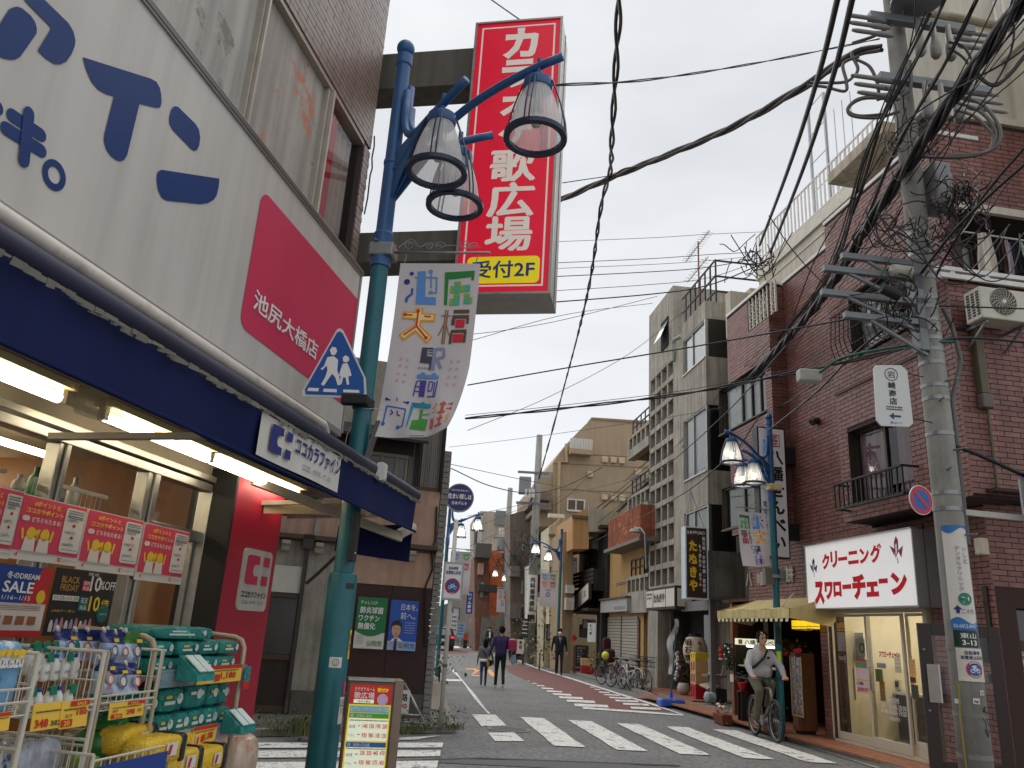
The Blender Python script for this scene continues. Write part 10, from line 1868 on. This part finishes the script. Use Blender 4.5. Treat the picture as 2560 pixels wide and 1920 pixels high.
# ==== BICYCLES
def bicycle(lb,F,wb,R,frame,basket=None,seat=None,mtb=False,grp=None,cover=None):
 """x forward, rear hub at x = 0"""
 T=Tg('bicycle',lb,'bicycle',F,(wb/2,0,0),grp);H=R
 for x in(0,wb):
  w=T.p('wheel',MB().tube([(x+(R-.025)*cos(a*.1745),0,H+(R-.025)*sin(a*.1745))for a in range(36)],.026 if mtb else .019,8,closed=True),BLK,smooth=True);T.p('rim',MB().tube([(x+(R-.055)*cos(a*.1745),0,H+(R-.055)*sin(a*.1745))for a in range(36)],.010,6,closed=True),STEEL,parent=w)
  b=MB()
  for s in range(18):a=s*.349;b.tube([(x,.02*(1 if s%2 else-1),H),(x+(R-.06)*cos(a),0,H+(R-.06)*sin(a))],.0022,3,False)
  T.p('spokes',b,STEEL,parent=w,kind='stuff');T.p('hub',MB().cyl((x,-.05,H),(x,.05,H),.022,10),STEEL,parent=w)
 bb=(.42,0,H-.05);st=(.28,0,H+.48);hd=(wb-.2,0,H+(.5 if mtb else .42));hl=(wb-.15,0,H+.28);t=.021 if mtb else .017
 b=MB();b.tube([bb,st],t,8);b.tube([bb,hl],t*1.25,8);b.tube([hd,hl],t*1.2,8);b.tube([st,hd]if mtb else[(.33,0,H+.2),hl],t,8)
 for s in(-1,1):b.tube([(0,s*.05,H),bb],t*.6,6);b.tube([(0,s*.05,H),(st[0],0,st[2]-.06)],t*.55,6)
 T.p('frame',b,frame,smooth=True);b=MB()
 for s in(-1,1):b.tube([(wb,s*.06,H),(hl[0]+.01,s*.05,hl[2])],.016 if mtb else .012,8)
 b.tube([hl,(hd[0]-.04,0,hd[2]+.14)],.016,8);T.p('fork',b,BLK if mtb else STEEL,smooth=True)
 hb=(hd[0]-.03,0,hd[2]+.16);b=MB();w=.31 if mtb else .26;b.tube([(hb[0]-.08-(0 if mtb else .12),-w,hb[2]+.02),(hb[0]+.01,-.12,hb[2]+.01),hb,(hb[0]+.01,.12,hb[2]+.01),(hb[0]-.08-(0 if mtb else .12),w,hb[2]+.02)],.013,8);T.p('handlebar',b,BLK if mtb else STEEL,smooth=True)
 T.p('saddle',soft((.24,0,H+.56),.27,.15,.08,0,2,.6,14,8),BLK,smooth=True);T.p('seat_post',MB().cyl(st,(.25,0,H+.53),.014,8),STEEL);T.p('crank',MB().cyl((bb[0],-.02,bb[2]),(bb[0],.07,bb[2]),.09,14).bar((bb[0],.08,bb[2]),(bb[0]+.04,.09,bb[2]-.17),.02).bar((bb[0],-.08,bb[2]),(bb[0]-.04,-.09,bb[2]+.17),.02),STEEL);T.p('pedal',MB().box(bb[0]-.01,bb[0]+.09,.08,.17,bb[2]-.19,bb[2]-.165),BLK)
 if not mtb:
  for x in(0,wb):T.p('mudguard',MB().tube([(x+(R+.02)*cos(a*.2),0,H+(R+.02)*sin(a*.2))for a in range(1,15)],.016,5),frame)
 if basket:
  x0=wb-.12;b=MB();z0,z1=H+.42,H+.7
  for i in range(9):
   y=-.18+.36*i/8;b.tube([(x0+.36,y*1.1,z1),(x0+.3,y,z0),(x0+.02,y,z0),(x0,y*1.1,z1)],.004,4,False)
  for z,e in((z0,.0),((z0+z1)/2,.02),(z1,.04)):b.tube([(x0-e*.4,-.18-e*.5,z),(x0+.3+e*1.4,-.18-e*.5,z),(x0+.3+e*1.4,.18+e*.5,z),(x0-e*.4,.18+e*.5,z)],.006,5,closed=True)
  T.p('basket',b,basket,kind='stuff')
 if seat:T.p('child_seat',soft((-.1,0,H+.62),.3,.32,.42,0,4,.35),seat,smooth=True,label='dark red child seat');T.p('seat_back',soft((-.25,0,H+.95),.12,.3,.45,0,5,.4),seat,smooth=True)
 return T
r0,r1=gnd(1888,1838),gnd(1957,1864);azb=degrees(atan2(*(r1-r0).to_2d()));CYF=FR(azb,r0.to_2d());R=.345
bicycle('grey mountain bicycle ridden over the crossing by the person in a hooded top',CYF,1.06,R,mat('champagne grey paint',(132,124,108),.35,.4),mtb=True)
T=Tg('person','person in a light grey hooded top and olive trousers riding a mountain bicycle','person',CYF,(.3,0,0));GH=mat('grey marl hood',(172,172,176),.9,var=.06,scale=12,fine=.04,bump=.2);OL=mat('olive trousers',(98,96,78),.9,var=.14,scale=6,bump=.2);B=[]
hip=.30;hz=.98
for s,kx,kz,ax,az_ in((-1,.64,.78,.44,.27),(1,.60,.92,.36,.46)):
 y=s*.09;B+=[((hip,y,hz),.105,(kx,y*1.3,kz),.08,1),((kx,y*1.3,kz),.08,(ax,y*1.3,az_+.08),.062,1),((ax-.04,y*1.4,az_-.02),.042,(ax+.15,y*1.4,az_-.06),.036,2)]
 sh=(.46,s*.185,1.405);el=(.60,s*.30,1.20);ha=(.75,s*.29,1.055);B+=[(sh,.074,el,.062,0),(el,.06,ha,.046,0),(ha,.034,(.815,s*.29,1.03),.032,3)]
 for q in range(4):B+=[((.82,s*(.255+.022*q),1.045),.013,(.86,s*(.255+.022*q),1.025),.011,3),((.86,s*(.255+.022*q),1.025),.011,(.845,s*(.255+.022*q),.995),.010,3)]
 B.append(((.8,s*.24,1.03),.014,(.83,s*.225,1.0),.011,3))
B+=[((.44,-.11,1.3),.13,(.42,-.1,1.38),.1,0),((.44,.11,1.3),.13,(.42,.1,1.38),.1,0),((.40,-.07,1.12),.15,(.40,.07,1.12),.15,0),((hip,-.06,hz),.13,(hip,.06,hz),.13,1),((hip+.02,-.05,hz+.07),.13,(.43,-.08,1.36),.13,0),((hip+.02,.05,hz+.07),.13,(.43,.08,1.36),.13,0),((.45,-.11,1.435),.066,(.45,.11,1.435),.066,0),((.40,-.05,1.5),.075,(.40,.05,1.5),.075,0),((.47,0,1.45),.06,(.50,0,1.56),.052,3)]
hx,hz2=.525,1.655;B+=[((hx,0,hz2),.088,(hx,0,hz2+.045),.09,3,(1.05,.86,1.12)),((hx+.05,.0,hz2-.055),.044,(hx+.055,0,hz2-.06),.042,3),((hx+.09,.03,hz2),.012,(hx+.105,.035,hz2-.025),.014,3),((hx,-.078,hz2),.02,(hx-.005,-.08,hz2-.02),.015,3),((hx,.078,hz2),.02,(hx-.005,.08,hz2-.02),.015,3)]
body(T,B,[GH,OL,SHB,SKIN],.0125,sm=4)
b=MB();b.ball((hx-.022,0,hz2+.046),.099,20,(1.06,.95,1.02));b.v=[(x,y,max(z,hz2+.075)if x>hx+.045 else z-(.03 if z<hz2+.03 else 0))for x,y,z in b.v];r=random.Random(3)
for q in range(60):a_=r.uniform(0,6.28);e_=r.uniform(.1,1.2);d_=Vector((cos(a_)*sin(e_)*.9,sin(a_)*sin(e_),cos(e_)));p_=Vector((hx-.014,0,hz2+.05))+d_*.098;b.tube([p_,p_+d_*.02+Vector((.01,r.uniform(-.02,.02),-.025))],[.014,.004],5)
T.p('hair',b,HAIR,smooth=True)
for s in(-1,1):T.p('eye',MB().ball((hx+.09,s*.032+.012,hz2+.018),.010,8,(.6,1.4,.7)),HAIR);T.p('brow',MB().bar((hx+.093,s*.016+.012,hz2+.042),(hx+.08,s*.052+.012,hz2+.04),.008),HAIR)
T.p('mouth',MB().bar((hx+.1,-.012,hz2-.05),(hx+.1,.035,hz2-.05),.007),mat('lips',0));T.p('sling_strap',MB().tube([(.36,.13,1.5),(.5,.1,1.47),(.585,.0,1.34),(.56,-.14,1.2),(.45,-.2,1.14)],.02,6),BLK);T.p('chest_patch',MB().box(.578,.592,.06,.11,1.33,1.37),BLK,bev=.004);T.p('hem',MB().lathe([(.165,0),(.17,.035),(.165,.06)],(hip+.02,0,hz+.0),20,Matrix.Diagonal((.85,1.08,1))),mat('white tee',(206,206,204),.8),smooth=True)
for k,(u,v,az,fr,bs,sc,lb)in enumerate(((1545,1722,-96,mat('dark cherry paint',(70,22,30),.4,.3),None,mat('dark red quilt',(74,22,32),.8,var=.15),'dark cherry bicycle with big dark red child seat, leftmost of the parked row'),(1575,1727,-100,mat('white paint',(200,198,192),.4,.2),BLK,None,'white framed bicycle with a black front basket in the parked row'),(1606,1731,-104,mat('steel grey paint',(110,112,116),.4,.4),mat('black basket',(26,26,28),.6),None,'grey bicycle with a wide black front basket, rightmost of the parked row'),(1520,1716,-92,mat('black paint',(26,26,28),.4,.3),None,None,'black bicycle with a yellow green ball behind the dark red seat'))):
 p=gnd(u,v);F=FR((150,163,168,158)[k]if k!=3 else 150,(p.x-.15,p.y+.6));bicycle(lb,F,1.08,.33,fr,bs,sc,grp='bicycles parked in front of the shutters')
p=gnd(1512,1722);solo('ball','bright lime ball on top of the parked black bicycle','ball',MB().ball((p.x,p.y,.98),.12,14),mat('lime ball',(206,214,60),.5),at=(p.x,p.y,.98),smooth=True)
# ==== bricks last
flush_bricks()
